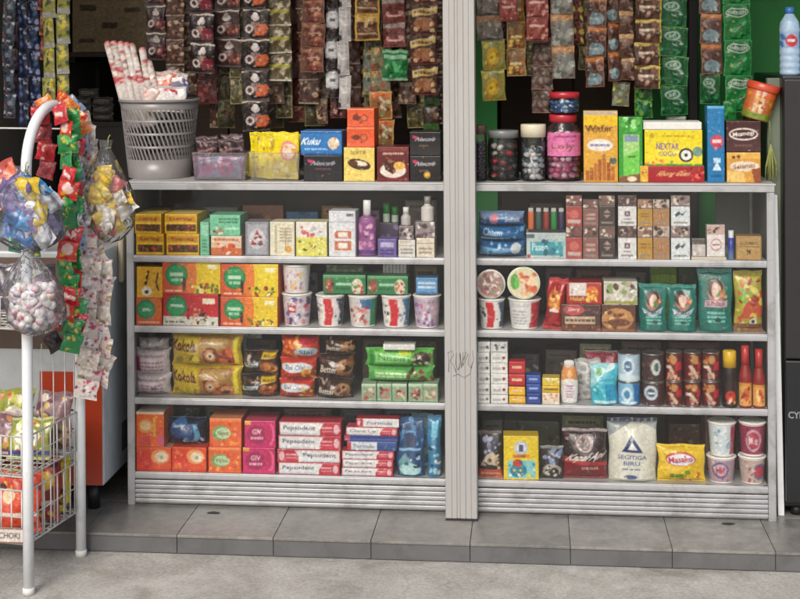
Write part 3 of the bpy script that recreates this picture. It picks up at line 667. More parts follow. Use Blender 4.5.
box('carton', 'carton', 'brown box in the second row above the grey card pack', 242, 283, 205, [('bg', '#7c4a30'), ('r', .15, .2, .5, .3, '#4f2c1c'), ('b', .5, .3, .95, .7, 8, .06, ['#a0643c', '#5a3420'])], d=.09, y=.17)
box('carton', 'carton', 'blue box in the second row above the cream and white cartons', 286, 318, 212, [('bg', '#3f6a94'), ('b', 0, 0, 1, .3, 8, .06, ['#7aa4c8', '#2c4c74']), ('r', .1, .2, .8, .25, '#9ab8d0')], d=.08, y=.17)

# ---- left cabinet, second shelf
Shelf.z = zs2
def teabox(right, rich=True):
    o = [('bg', '#cf4f28'), ('e', .42, .45, .2, .62, '#d96a2c'), ('r', .52, -1, 2, 2, right), ('e', .5, .45, .09, .6, '#e07a30'), ('c', .24, .42, .35, '#0f7a44'), ('c', .24, .42, .29, '#1e9458'), ('r', .13, .36, .35, .46, '#bfe0c8'), ('l', .15, .5, .34, .66, 1, '#a6d8b8'), ('r', .78, .12, .94, .24, '#f2ecc8')]
    if rich: o += [('b', .5, .72, .95, .98, 26, .07, ['#5a7a20', '#e8c820', '#a03a14', '#3a4a14', '#d9a018', '#f0e0a0']), ('e', .37, .7, .03, .22, '#3a1c10'), ('l', .05, .86, .36, .96, 1, '#f0c0a0')]
    return o
red = [('bg', '#c41f2c'), ('c', .24, .4, .35, '#0f7a44'), ('c', .24, .4, .29, '#2a9a62'), ('r', .13, .34, .35, .42, '#bfe0c8'), ('r', 0, .72, 1, 1, '#d9d6cc'), ('b', .44, .4, .72, .98, 16, .08, ['#4a2a20', '#c89870', '#8a2a20', '#e8d8b8']), ('b', .7, .6, .95, .95, 10, .07, ['#2f2420', '#d8d0c0', '#4a6a30']), ('r', .72, .14, .94, .3, '#f0ead0'), ('l', .04, .84, .42, .94, 1, '#6a6a60')]
box('tea_box', 'tea box', 'small orange box with green disc, bottom left corner of the second shelf', 136, 162, 298, [('bg', '#d2552a'), ('e', .75, .4, .3, .4, '#e0702c'), ('c', .38, .42, .36, '#0f7a44'), ('c', .38, .42, .28, '#269a60'), ('r', .25, .38, .5, .48, '#c8e4d0'), ('l', .1, .84, .9, .95, 1, '#f0c0a0')], d=.1)
box('tea_box', 'tea box', 'small yellow box with dark strokes on the small orange box', 136, 162, 267, [('bg', '#e0a916'), ('p', [(.42, .1), (.5, .12), (.38, .6), (.28, .55)], '#2f1f10'), ('p', [(.8, .15), (.86, .2), (.78, .5), (.88, .75), (.8, .8), (.72, .5)], '#3a2a14'), ('c', .38, .78, .16, '#e8e4dc'), ('c', .38, .8, .07, '#3a2c24'), ('b', .05, .2, .95, .9, 10, .04, ['#c88a14', '#f0cc40'])], d=.1, on=Shelf.last)
box('tea_box', 'tea box', 'long red and white box with green disc under the orange and yellow one', 163, 219, 294, red, d=.11)
box('tea_box', 'tea box', 'long orange and yellow box with green disc on the red and white one', 162, 220, 261, teabox('#e3c416'), d=.11, on=Shelf.last)
box('tea_box', 'tea box', 'lower right long orange and yellow box with green disc beside the cups', 220.5, 278, 297, teabox('#e0c228'), d=.11)
box('tea_box', 'tea box', 'upper right long orange and yellow box with green disc beside the cups', 221, 279, 264, teabox('#e4cb2c'), d=.11, on=Shelf.last)
gc = 'instant noodle cups on the second shelves'
pop = lambda a, b_, c_='#e8e4e0': [('bg', c_), ('p', [(.28, 0), (.6, 0), (.7, .5), (.62, 1), (.3, 1), (.38, .5)], a), ('p', [(.78, 0), (1, 0), (1, 1), (.86, 1), (.92, .5)], b_), ('t', 'Pop', .14, .25, .2, .16, '#3a3a44'), ('b', .02, .4, .25, .9, 7, .08, ['#a8a8b0', '#3c4a58', '#c9b8b0']), ('b', .7, .5, .95, .95, 8, .07, ['#6a90a8', '#d8e0e4', '#3a5a74'])]
mix1 = [('bg', '#cfc6cc'), ('b', 0, 0, 1, 1, 34, .12, ['#b03a48', '#5a5a9a', '#e8e0e0', '#8a6a9a', '#d08a90', '#3a3c6a']), ('r', .25, .3, .6, .55, '#b8283a'), ('t', 'Mie', .42, .42, .26, .16, '#f0e8e8')]
mix2 = [('bg', '#c9c4c4'), ('r', .78, 0, 1, 1, '#1f7a50'), ('p', [(.4, 0), (.8, 0), (.85, .4), (.5, .35)], '#2a6a9a'), ('b', .08, .3, .7, .95, 22, .1, ['#c85048', '#e8dcd4', '#d88a80', '#9a3a38'])]
mix3 = [('bg', '#b9a8b8'), ('b', 0, 0, 1, 1, 34, .11, ['#8a5a9a', '#e0d8e4', '#c86a90', '#6a4a80', '#d8b8c8'])]
cup('noodle_cup', 'noodle cup with red and violet print, lower one of the leftmost cup stack', 282, 312, 291.5, mix1, group=gc); z0c = Shelf.last
cup('noodle_cup', 'noodle cup with wide red stripe, left of the green striped cup', 316, 345, 293, pop('#c8202c', '#22405c'), group=gc); zb = Shelf.last
cup('noodle_cup', 'noodle cup with green stripe and blue patch in the middle of the cup row', 348, 378, 293.5, mix2, group=gc)
cup('noodle_cup', 'noodle cup with wide red stripe, right of the green striped cup', 381, 411, 293.5, pop('#c8202c', '#3a7aa0'), group=gc); zr = Shelf.last
cup('noodle_cup', 'noodle cup with pink and violet print next to the shutter post', 413, 441, 293.5, mix3, group=gc); ze = Shelf.last
cup('noodle_cup', 'white upturned noodle cup on top of the leftmost cup', 282, 311, 263, [('bg', '#dcd6d8'), ('b', .05, .1, .95, .9, 26, .1, ['#c87a88', '#e8c068', '#eae6e6', '#a08aa8', '#d8b0b8'])], on=z0c, flip=False, group=gc)
gb = [('bg', '#2c7a48'), ('r', 0, .02, 1, .14, '#5aa06c'), ('e', .14, .55, .1, .4, '#8a4a38'), ('b', .05, .3, .24, .85, 8, .1, ['#b06048', '#5a2c20', '#d8b090']), ('e', .8, .6, .13, .42, '#d8cdb8'), ('b', .7, .4, .92, .9, 10, .1, ['#b03028', '#e8e0d0', '#3f8a50', '#c87a50']), ('r', .3, .42, .66, .54, '#a8d8b4'), ('l', .3, .62, .64, .8, 1, '#1c5a34')]
box('carton', 'carton', 'green box with red picture across the middle cups, left one', 323, 366, 275, gb, d=.09, on=max(zb, zr) + .001, y=.03)
box('carton', 'carton', 'green box with red picture across the right cups', 367, 408, 276, gb, d=.09, on=max(zb, zr) + .001, y=.03); zgb = Shelf.last
box('carton', 'carton', 'silver ribbed pack lying on the right green box', 383, 407, 264, [('bg', '#b8b8bc')] + [('r', x, 0, x + .04, 1, '#7f8088') for x in (.1, .25, .4, .55, .7, .85)], d=.07, on=zgb, y=.08)
box('carton', 'carton', 'dull green box lying on the left green box', 326, 364, 265, [('bg', '#4a5c4c'), ('b', 0, 0, 1, 1, 14, .2, ['#6a5a50', '#3a4a3c', '#7a8a78'])], d=.07, on=zgb, y=.09)
box('carton', 'carton', 'light blue box on the cup next to the shutter post', 416, 438, 278, [('bg', '#5b94c4'), ('l', .1, .2, .9, .7, 2, '#cfe0f0'), ('r', 0, .85, 1, 1, '#3c6c9c')], d=.07, on=ze + .001, y=.03)

# ---- left cabinet, third shelf
Shelf.z = zs3
wp = [('bg', '#d8cdd2'), ('r', .06, .22, .9, .3, '#b89aa8'), ('l', .2, .42, .85, .88, 3, '#b08a9a'), ('bd', .03, '#e6dfe2')]
pouch('tissue_pack', 'packet', 'pale pink film packet, lower one left of the yellow biscuit packets', 135, 171, 373, wp + [('r', .55, .55, .68, .7, '#6a5a64')], d=.11, crimp=.03, rx=0)
pouch('tissue_pack', 'packet', 'pale pink film packet with magenta mark, upper one left of the yellow biscuit packets', 135, 170, 348, wp + [('r', .02, .3, .2, .9, '#b03a6a')], d=.11, crimp=.03, rx=0, on=Shelf.last - .001)
pouch('tissue_pack', 'packet', 'crumpled grey white film packet on top of the pale pink ones', 138, 169, 338, [('bg', '#aaa6a6'), ('b', 0, 0, 1, 1, 14, .2, ['#c9c6c6', '#7f7c7c'])], d=.1, crimp=.03, rx=0, on=Shelf.last - .001)
yb = [('bg', '#bc9c1c'), ('r', .05, .05, .38, .9, '#c4aa24'), ('t', 'Kokola', .2, .36, .36, .34, '#4a1810'), ('t', 'Kokola', .195, .33, .36, .34, '#5e2216'), ('r', .42, .08, .88, .95, '#9c7034'), ('r', .46, .12, .8, .4, '#b08c4c'), ('c', .58, .65, .28, '#7a3a20'), ('c', .58, .65, .2, '#c08a54'), ('c', .575, .65, .12, '#e0c8a8'), ('c', .57, .66, .05, '#6a3018'), ('b', .64, .5, .88, .95, 14, .14, ['#8a3a20', '#c86a38', '#6a2a18', '#d89a60', '#a82c20']), ('b', .06, .65, .4, .95, 8, .1, ['#a89410', '#e8d850', '#8a7a20']), ('r', .9, .05, .95, .95, '#e6d640')]
pouch('biscuit_packet', 'biscuit packet', 'lower yellow biscuit packet with brown lettering', 171, 243, 365, yb, d=.09, crimp=.03, rx=0, rz=0, lump=3)
pouch('biscuit_packet', 'biscuit packet', 'upper yellow biscuit packet with brown lettering', 171, 243, 334, yb, d=.09, crimp=.03, rx=0, rz=0, lump=3, on=Shelf.last)
bp_ = [('bg', '#30201c'), ('p', [(.5, 0), (1, 0), (1, 1), (.62, 1)], '#4a2c1c'), ('r', .58, .08, .95, .3, '#d9b822'), ('t', 'Malkist', .78, .2, .3, .12, '#5a2a10'), ('p', [(.04, .5), (.52, .44), (.5, .6), (.06, .66)], '#b9c6c9'), ('t', 'Malkist', .28, .55, .4, .14, '#2f3a44'), ('e', .74, .66, .2, .24, '#a8562c'), ('b', .6, .45, .95, .95, 10, .1, ['#c87838', '#7a3418', '#d8a058']), ('b', .04, .1, .5, .4, 6, .08, ['#6a4a40', '#a8a0a0', '#241614'])]
pouch('biscuit_packet', 'biscuit packet', 'lower dark brown packet with yellow corner and pale banner', 241, 278, 374, bp_, d=.09, crimp=.05, rx=0, lump=3)
pouch('biscuit_packet', 'biscuit packet', 'upper dark brown packet with yellow corner and pale banner', 243, 278, 350, bp_, d=.09, crimp=.05, rx=0, lump=3, on=Shelf.last)
rp = [('bg', '#b8301f'), ('r', 0, 0, 1, .4, '#c03a2a'), ('e', .45, .4, .45, .22, '#d8dcde'), ('t', 'Slai Olai', .42, .38, .56, .2, '#3a6a9a'), ('b', .62, .3, .98, .98, 16, .13, ['#d88a28', '#e8b048', '#a84a18', '#f0c878']), ('b', .02, .72, .6, .98, 8, .08, ['#8a1c18', '#d85a38'])]
rp2 = [('bg', '#c0402a'), ('b', 0, 0, .5, .98, 18, .15, ['#e09030', '#d86a28', '#f0b850', '#a84018']), ('e', .66, .7, .3, .22, '#c3d4de'), ('t', 'Slai', .66, .7, .36, .2, '#4a7aa0'), ('r', .5, .05, .95, .35, '#b02434')]
pouch('biscuit_packet', 'biscuit packet', 'bottom one of the red and orange fruit biscuit packets', 279, 315, 378.5, rp, d=.09, crimp=.05, rx=0, lump=2)
pouch('biscuit_packet', 'biscuit packet', 'middle one of the red and orange fruit biscuit packets', 280, 317, 357.5, rp, d=.09, crimp=.05, rx=0, lump=2, on=Shelf.last)
pouch('biscuit_packet', 'biscuit packet', 'top fruit biscuit packet, orange at its left and pale blue at its foot', 281, 320, 334, rp2, d=.09, crimp=.05, rx=0, lump=2, on=Shelf.last)
ck = [('bg', '#3c2820'), ('b', .02, .05, .5, .4, 8, .1, ['#6a5048', '#a89a90', '#241614']), ('t', 'Better', .3, .58, .5, .3, '#cfc6bc'), ('e', .74, .55, .22, .36, '#a87a58'), ('b', .58, .25, .94, .9, 10, .14, ['#6a3a20', '#3a1c10', '#c09a78', '#8a5a38'])]
pouch('biscuit_packet', 'biscuit packet', 'bottom one of the brown chocolate biscuit packets', 317, 353, 378, ck, d=.09, crimp=.05, rx=0, lump=2)
pouch('biscuit_packet', 'biscuit packet', 'middle one of the brown chocolate biscuit packets', 318, 355, 353.5, ck, d=.09, crimp=.05, rx=0, lump=2, on=Shelf.last)
pouch('biscuit_packet', 'biscuit packet', 'top one of the brown chocolate biscuit packets, touching the shelf above', 324, 357, 337, ck, d=.09, crimp=.05, rx=0, lump=2, on=Shelf.last)
sm = [('bg', '#88a888'), ('r', 0, 0, 1, .14, '#b6ccb4'), ('r', .2, .25, .85, .85, '#a08478'), ('b', .2, .3, .8, .85, 9, .12, ['#b04a40', '#d8c0a8', '#5a4038', '#7aa07a'])]
for i in range(5):
    box('small_pack', 'small pack', 'small green pack, %s of the row under the long green packets' % ['first from the left', 'second from the left', 'middle one', 'second from the right', 'first from the right'][i],
        361 + 15.6 * i, 376 + 15.6 * i, 384, sm, d=.08, group='small green packs in a row')
zz = Shelf.last
gl = [('bg', '#5cb048'), ('r', .05, .12, .12, .95, '#2c8a3a'), ('r', .14, .2, .62, .75, '#8acc78'), ('t', 'Nissin', .38, .46, .4, .34, '#3f8a3c'), ('e', .82, .55, .14, .4, '#4a3028'), ('b', .68, .3, .98, .95, 14, .16, ['#3a2420', '#d8d4cc', '#7a5a48', '#9ac88a']), ('r', .5, .05, .68, .3, '#c8d848')]
gl2 = [('bg', '#57a350'), ('r', .1, .2, .6, .8, '#79b86c'), ('l', .12, .3, .6, .7, 2, '#b8dca8'), ('b', .62, .25, .98, .98, 16, .16, ['#6a3828', '#d0a888', '#8a2c20', '#e8dcc8', '#3a2418'])]
pouch('biscuit_packet', 'biscuit packet', 'lower long green packet on the row of small green packs', 367, 435, 366, gl2, d=.08, crimp=.03, rx=0, rz=0, on=zz, lump=1)
pouch('biscuit_packet', 'biscuit packet', 'upper long bright green packet with dark picture at its right', 365, 435, 348, gl, d=.08, crimp=.03, rx=0, rz=0, on=Shelf.last, lump=1)
box('carton', 'carton', 'thin white strip box on the bright green packet', 383, 415, 344.5, [('bg', '#d8d8d4')], d=.05, on=Shelf.last, rz=1)
pouch('film_bag', 'packet', 'shiny grey film bag in the second row above the dark brown packets', 240, 262, 334, [('bg', '#8f9296'), ('b', 0, 0, 1, 1, 12, .2, ['#c4c8cc', '#5a5c60'])], d=.05, y=.17, wr=2)

# ---- left cabinet, bottom shelf
Shelf.z = zs4
lb = [('bg', '#dd5222'), ('r', 0, .12, .45, .9, '#d8402c'), ('e', .68, .38, .26, .3, '#e8a060'), ('e', .72, .4, .18, .22, '#eedac0'), ('c', .72, .42, .08, '#a8b890'), ('b', .1, .2, .4, .85, 6, .09, ['#e87a3a', '#c82c3c', '#e05a50']), ('r', 0, .9, 1, 1, '#c83a1c')]
box('soap_box', 'soap box', 'orange box with white swirl, bottom left corner of the bottom shelf', 136, 171, 447.5, lb, d=.12, top='#e0a080'); za = Shelf.last
box('soap_box', 'soap box', 'orange box with white swirl under the dark blue pack', 172, 207, 447.5, lb, d=.12); zbb = Shelf.last
box('soap_box', 'soap box', 'tall orange box with pale top edge in the left corner', 136, 164, 412, [('bg', '#e0601f'), ('r', 0, 0, 1, .06, '#e8cdb0'), ('e', .35, .4, .26, .2, '#e8a050'), ('e', .34, .4, .18, .13, '#efd0a0'), ('r', .62, .15, .7, .7, '#e8b030'), ('r', .1, .68, .5, .95, '#d8504a'), ('r', .8, .65, 1, .95, '#c85a7a'), ('b', .55, .1, .95, .6, 6, .05, ['#f0c050', '#d84a20'])], d=.12, on=za, top='#e8d8c8')
pouch('pad_pack', 'packet', 'dark blue pack with light blue moon on the orange box', 167, 206, 417, [('bg', '#15233f'), ('e', .36, .28, .22, .26, '#3a6aa0'), ('t', 'Laurier', .36, .24, .34, .12, '#d8e4f0'), ('e', .34, .5, .24, .2, '#2a4a7c'), ('e', .7, .55, .2, .36, '#6ab0d0'), ('e', .62, .5, .17, .32, '#2c4c80'), ('b', .45, .7, .95, .98, 8, .08, ['#8ac8e0', '#4a8ab8', '#a8d8e8']), ('b', .05, .5, .4, .95, 5, .06, ['#1c3460', '#0f1a30'])], d=.1, on=zbb, crimp=.04, rx=0)
ob = [('bg', '#dc6430'), ('r', 0, .02, 1, .1, '#e88a50'), ('e', .36, .52, .28, .26, '#6aa060'), ('e', .42, .52, .24, .2, '#b8d0a8'), ('t', 'Nuvo', .42, .52, .34, .16, '#4a6a30'), ('b', .6, .2, .95, .9, 10, .07, ['#e8903a', '#d0507a', '#e8b070', '#c84c28']), ('b', .05, .75, .5, .95, 4, .06, ['#e8a060', '#d04a30'])]
box('soap_box', 'soap box', 'lower orange box with green oval', 208, 241, 447.5, ob, d=.12)
box('soap_box', 'soap box', 'upper orange box with green oval', 209, 241, 418.5, ob, d=.12, on=Shelf.last, top='#d88a60')
pk = [('bg', '#c42468'), ('e', .4, .5, .32, .36, '#9c1c54'), ('t', 'GIV', .4, .4, .3, .2, '#e8b8cc'), ('l', .2, .55, .6, .72, 1, '#e0a0bc'), ('e', .85, .5, .12, .4, '#e05a90'), ('e', .78, .48, .12, .36, '#b8245c'), ('r', 0, 0, .2, .14, '#d8a040')]
box('soap_box', 'soap box', 'lower bright pink box with round emblem', 242.5, 275, 448, pk, d=.11)
box('soap_box', 'soap box', 'upper bright pink box with round emblem', 244, 275, 421, pk, d=.11, on=Shelf.last)
def tp(mirror=False, brand='Pepsodent'):
    x = (lambda v: 1 - v) if mirror else (lambda v: v)
    R = lambda a, b_, c_, d_, col: ('r', min(x(a), x(c_)), b_, max(x(a), x(c_)), d_, col)
    return [('bg', '#b82c40'), R(0.02, .08, .66, .94, '#dcdcdc'), ('p', [(x(.66), .08), (x(.72), .08), (x(.62), .94), (x(.6), .94)], '#dcdcdc'), ('t', brand, x(.33), .46, .52, .42, '#37456c'), R(.7, .35, .86, .45, '#e0a8b0'), R(.7, .6, .86, .7, '#cf7a88'), ('e', x(.93), .5, .045, .34, '#d8b0b8'), R(.02, .84, .6, .94, '#b8c0d0')]
gtp = 'toothpaste boxes'
for i, (yt, mi, lbl, x0, x1) in enumerate(((463, 0, 'bottom one of the wide stack', 278, 340), (450, 1, 'second from the bottom of the wide stack', 277, 340.5), (436, 0, 'second from the top of the wide stack', 278, 341), (422, 0, 'top one of the wide stack', 279, 341))):
    box('toothpaste_box', 'toothpaste box', 'red and white toothpaste box, ' + lbl, x0, x1, yt, tp(mi), d=.045 + .01 * i, on=None if i == 0 else Shelf.last, group=gtp, rz=random.uniform(-.6, .6))
for i, (yt, x0, x1, lbl, a) in enumerate(((468, 341.5, 393, 'bottom one', tp()), (459.5, 342, 393, 'second from the bottom', tp()), (451, 341.5, 394, 'third from the bottom', tp()), (441.5, 347, 397, 'blue ended one in the middle', [('bg', '#2b4c8c'), ('r', 0, .1, .6, .9, '#d0d4da'), ('r', 0, .1, .08, .9, '#b83040'), ('t', 'Formula', .34, .5, .4, .4, '#6a7488')]),
        (436, 344, 398, 'thin dark blue one', [('bg', '#27418a'), ('r', 0, .1, .1, .9, '#c0485a')]), (427.5, 346, 398, 'second from the top', tp(0, 'Close Up')), (419, 356, 399, 'topmost', [('bg', '#dadada'), ('r', 0, 0, .16, 1, '#b83040'), ('t', 'Formula', .55, .5, .6, .4, '#5c688c'), ('e', .06, .5, .03, .3, '#e8d0d4')]))):
    box('toothpaste_box', 'toothpaste box', 'toothpaste box in the uneven narrow stack, ' + lbl, x0, x1, yt, a, d=.05, on=None if i == 0 else Shelf.last, group=gtp, rz=random.uniform(-2, 2))
bl = [('bg', '#1d4878'), ('b', .05, .05, .95, .45, 14, .06, ['#3a7ab0', '#12305c', '#5a9ac8']), ('e', .45, .4, .28, .12, '#16345e'), ('t', 'Downy', .45, .25, .5, .08, '#7ab0d8'), ('r', .1, .52, .9, .56, '#8ab8d8'), ('p', [(.1, .75), (.35, .6), (.9, .95), (.1, .97)], '#6a9aa0'), ('e', .5, .88, .4, .1, '#a8d0d0'), ('b', .1, .6, .9, .85, 12, .035, ['#0f2440', '#c8e0e8', '#2c5a88'])]
pouch('refill_pouch', 'refill pouch', 'dark blue refill pouch standing beside the toothpaste boxes', 396, 424, 418, bl, d=.05, stand=True, wr=1.6)
pouch('refill_pouch', 'refill pouch', 'pale blue refill pouch behind the dark blue one', 412, 433, 414, [('bg', '#7fb4c4'), ('r', .15, .1, .9, .4, '#a8d4dc'), ('b', .1, .4, .9, .95, 14, .06, ['#3a7aa4', '#c8e4e8', '#5a9ab8'])], d=.04, stand=True, y=.11, wr=1.6)
pouch('refill_pouch', 'refill pouch', 'blue refill pouch squeezed against the shutter post', 427, 441, 416, [('bg', '#3b7fa8'), ('r', .3, .1, .8, .35, '#6ab8d8'), ('b', .1, .5, .9, .95, 10, .05, ['#1c3c64', '#a8d0e0', '#e8f0f0'])], d=.05, stand=True, y=.008, wr=1.6)
for i, (x0, x1, yt, c, lbl) in enumerate(((172, 200, 408, '#3f4a3c', 'dull green box in the dark second row above the dark blue pack'), (236, 262, 414, '#6e3c2c', 'dull red box in the second row behind the bright pink boxes'))):
    box('carton', 'carton', lbl, x0, x1, yt, [('bg', c), ('b', 0, 0, 1, .5, 10, .06, ['#8a8a80', '#2f2a28', '#a8a498'])], d=.1, y=.2)

# ---- right cabinet, first shelf
Shelf.z = zs1
def pad(label, x0, x1, yt, ops, on=None): pouch('pad_pack', 'packet', label, x0, x1, yt, ops, d=.11, crimp=.03, rx=0, on=on, wr=.8, rz=0)
pad('bottom blue pad pack with white round mark', 478, 526, 240, [('bg', '#1f6298'), ('p', [(0, .3), (.5, .5), (.9, .3), (.9, .5), (.5, .75), (0, .9)], '#7ab4dc'), ('c', .8, .45, .34, '#d4dce0'), ('b', .05, .1, .6, .9, 8, .14, ['#a8d0ec', '#154a7c', '#3a80b8'])])
pad('middle blue pad pack with a thin white line', 478, 526, 225, [('bg', '#2468a0'), ('r', .05, .78, .6, .9, '#dce8f0'), ('t', 'Charm', .3, .4, .42, .5, '#b8d4ea'), ('b', .55, .05, .98, .9, 9, .2, ['#4a90c8', '#17507f', '#6ab0dc'])], Shelf.last)
pad('top pale blue pad pack with pink mark', 478, 525, 211, [('bg', '#7f9cc4'), ('r', 0, .5, 1, 1, '#3c6ca4'), ('e', .34, .5, .09, .4, '#d88a98'), ('t', 'Softex', .75, .5, .34, .4, '#dce4f0'), ('b', 0, 0, .3, .9, 6, .2, ['#a8c0dc', '#2c5a94'])], Shelf.last)
box('carton', 'carton', 'white box with teal pattern under the row of lighters', 526, 566, 233, [('bg', '#b8c4c4'), ('r', .1, .35, .92, .88, '#3f97a4'), ('t', 'Paseo', .34, .55, .4, .3, '#c8e8ec'), ('b', .4, .3, .95, .9, 14, .1, ['#2c7a8c', '#7ac4cc', '#1f5c70']), ('r', 0, .05, .2, .2, '#5a6a6c'), ('r', .02, .85, .1, .98, '#b03030')], d=.1)
zl = Shelf.last
t = tag(empty('lighter_tray', (X(546.5, .03, 230), .035, zl + .0008)), 'low dark tray holding five lighters upright', 'tray')
b = MB(); wl = .058; b.box(-wl, wl, -.012, .012, 0, .003); b.box(-wl, wl, -.012, -.0105, .003, .009); b.box(-wl, wl, .0105, .012, .003, .009); b.build('tray_body', 'blackplastic', t)
for i, (c, nm) in enumerate((('#c0622c', 'orange'), ('#33504c', 'dark teal'), ('#8a3026', 'red'), ('#1f7a38', 'green'), ('#2c2a4c', 'dark violet'))):
    cx = P(531 + 7.6 * i, 220, .035).x; zb_ = zl + .0042
    t = tag(empty('lighter', (cx, .035, zb_), (0, 0, radians(random.uniform(-8, 8)))), '%s disposable lighter standing in the dark tray' % nm, 'lighter', 'disposable lighters in the tray')
    b = MB(); hh = Z(546, 206, .035) - zb_; b.lathe([(0, 0), (.0085, 0), (.0095, .002), (.0095, hh * .76), (.0088, hh * .78), (0, hh * .78)], 20, c); o = b.build('fuel_body', 'plastic', t); o.scale = (1, .6, 1)
    b = MB(); b.box(-.0075, .0075, -.005, .005, hh * .78, hh * .93); b.build('metal_hood', vrim, t); b = MB(); b.tube([(-.003, -.001, hh * .95), (.003, -.001, hh * .95)], .0038, 10, '#55504c'); b.build('spark_wheel', vrim, t)
def cig(col, warn, txt, cols=('#7a5a50', '#d8c8b8', '#3a2824')):
    o = [('bg', col), ('r', -1, 0, 2, .34, warn), ('b', .05, .03, .95, .31, 12, .07, list(cols)), ('r', 0, .335, 1, .36, '#8a8078'), ('l', .15, .84, .85, .95, 1, '#8a8480')]
    return o + txt
gcig = 'cigarette packs in upright columns'
colsp = [(566, 582, '#a8403c', '#7a4a48', [('e', .5, .62, .3, .14, '#c86a60'), ('r', .1, .8, .9, .9, '#c8b0a8')], 'red'),
         (583, 598.5, '#8a5c54', '#6a4c48', [('l', .2, .5, .8, .8, 2, '#c0a098')], 'dull pink brown'),
         (599, 615, '#3c2c2a', '#6e5a54', [('p', [(.5, .45), (.8, .6), (.5, .75), (.2, .6)], '#a08c80'), ('r', .2, .58, .8, .63, '#3c2c2a')], 'dark brown'),
         (618, 636.5, '#dcdcdc', '#4c3c3c', [('r', .35, .52, .65, .68, '#6a4a58'), ('t', 'A', .5, .6, .16, .1, '#d8c8d0'), ('r', .3, .76, .7, .79, '#7a7a80')], 'white with a small dark square'),
         (637.5, 652.5, '#b88f38', '#a07a68', [('l', .2, .5, .8, .7, 2, '#8a6420')], 'gold'),
         (653, 669.5, '#a87c50', '#bcaea4', [('p', [(.5, .45), (.62, .62), (.5, .78), (.38, .62)], '#d0a880'), ('r', .47, .5, .53, .74, '#8a3a20')], 'tan with a lozenge'),
         (671, 690, '#d6dde0', '#8a7a78', [('p', [(.2, .62), (.45, .5), (.5, .6), (.8, .5), (.62, .68), (.5, .62), (.25, .72)], '#3f4c5c')], 'white with a slanted dark mark')]
for x0, x1, col, warn, txt, nm in colsp:
    z_ = None
    for k, (lv, yt) in enumerate((('lower', 226.0), ('upper', 195.5 if x0 not in (583, 637.5, 653) else 199.5))):
        h_off = 0
        z0 = Shelf.z if z_ is None else z_; yy = .011
        cx, w_, h = place(x0, x1, yt, yy, z0 + .0006, yt + 25); w_ -= .001; zb_ = z0 + .0006
        t = tag(empty('cigarette_pack', (cx, yy + .011, zb_), (0, 0, radians(random.uniform(-2, 2)))), '%s cigarette pack, %s one of its column' % (nm, lv), 'cigarette pack', gcig)
        hb = h * .67; full = canvas(w_, h, cig(col, warn, txt))
        ops = cig(col, warn, txt)
        # body and flip lid printed separately
        def cut(v0, v1):
            cv = canvas(w_, h, ops); b = MB(); m_ = (cv.Y[:, 0] >= v0 - 1e-6) & (cv.Y[:, 0] <= v1 + 1e-6); Xg = (cv.X[m_] - .5) * w_; Zg = (1 - cv.Y[m_]) * h
            G = np.stack([Xg, np.full_like(Xg, -.011), Zg], -1); b.grid(G, cv.a[m_], flip=True); zt_, zb2 = Zg.max(), Zg.min(); c_ = cv.a[m_].mean((0, 1))
            b.add([(-w_/2, -.011, zb2), (w_/2, -.011, zb2), (w_/2, .011, zb2), (-w_/2, .011, zb2), (-w_/2, -.011, zt_), (w_/2, -.011, zt_), (w_/2, .011, zt_), (-w_/2, .011, zt_)], [(1, 2, 6, 5), (3, 0, 4, 7), (4, 5, 6, 7), (3, 2, 1, 0), (2, 3, 7, 6)], c_); return b
        cut(.335, 1).build('pack_body', 'foil', t); cut(0, .33).build('flip_lid', 'foil', t)
        z_ = zb_ + h
    Shelf.last = z_
def small_cig(label, x0, x1, yt, ops): box('cigarette_pack', 'cigarette pack', label, x0, x1, yt, ops, d=.022, on=zpl, mat='foil', group=gcig)
b = MB(); xx0, xx1 = P(691.5, 255, .01).x, P(726, 255, .01).x; b.box(xx0, xx1, .006, .10, zs1 + .0008, zs1 + .010, '#c9c0b0'); tag(b.build('card_strip', 'paper'), 'flat pale card strip under the two loose cigarette packs', 'card'); zpl = zs1 + .0102
small_cig('low pale cigarette pack with dark top beside the white column', 692, 705.5, 239, [('bg', '#c4bcb8'), ('r', -1, 0, 2, .3, '#4f4846'), ('b', .1, .4, .9, .9, 6, .1, ['#a89c98', '#dcd6d2'])])
small_cig('white cigarette pack with red ring standing on the card strip', 706.5, 725, 225, [('bg', '#dedada'), ('r', -1, 0, 2, .3, '#c4a8a0'), ('b', .1, .05, .9, .26, 8, .06, ['#4a2c28', '#8a5a50']), ('e', .5, .62, .32, .2, '#c08a8a'), ('e', .5, .62, .26, .15, '#e2dede'), ('r', .3, .6, .7, .64, '#a85a5a')])
t = tag(empty('lighter', (X(731, .025, 245), .025, zs1 + .0006)), 'white and blue lighter standing beside the brown paper pack', 'lighter'); hh = Z(731, 229, .06) - zs1
b = MB(); b.lathe([(0, 0), (.0095, 0), (.0095, hh * .4), (.0095, hh * .75), (0, hh * .75)], 20, colfn=lambda a, z: hx('#2c3c9c') if hh * .3 < z < hh * .76 else hx('#8aa4cc')); b.build('fuel_body', 'plastic', t)
b = MB(); b.lathe([(.0088, hh * .75), (.0085, hh), (0, hh)], 18, '#cfd4d8'); b.build('cap', 'plastic', t)
box('cigarette_pack', 'cigarette pack', 'wide brown paper pack with black lettering in the right corner', 736, 762, 236, [('bg', '#b3915a'), ('t', 'GUDANG', .5, .3, .7, .14, '#3c2a1c'), ('t', 'M', .5, .66, .14, .22, '#3c2a1c'), ('r', .1, .42, .9, .45, '#7a5c34'), ('bd', .04, '#98784a')], d=.05, mat='carton')

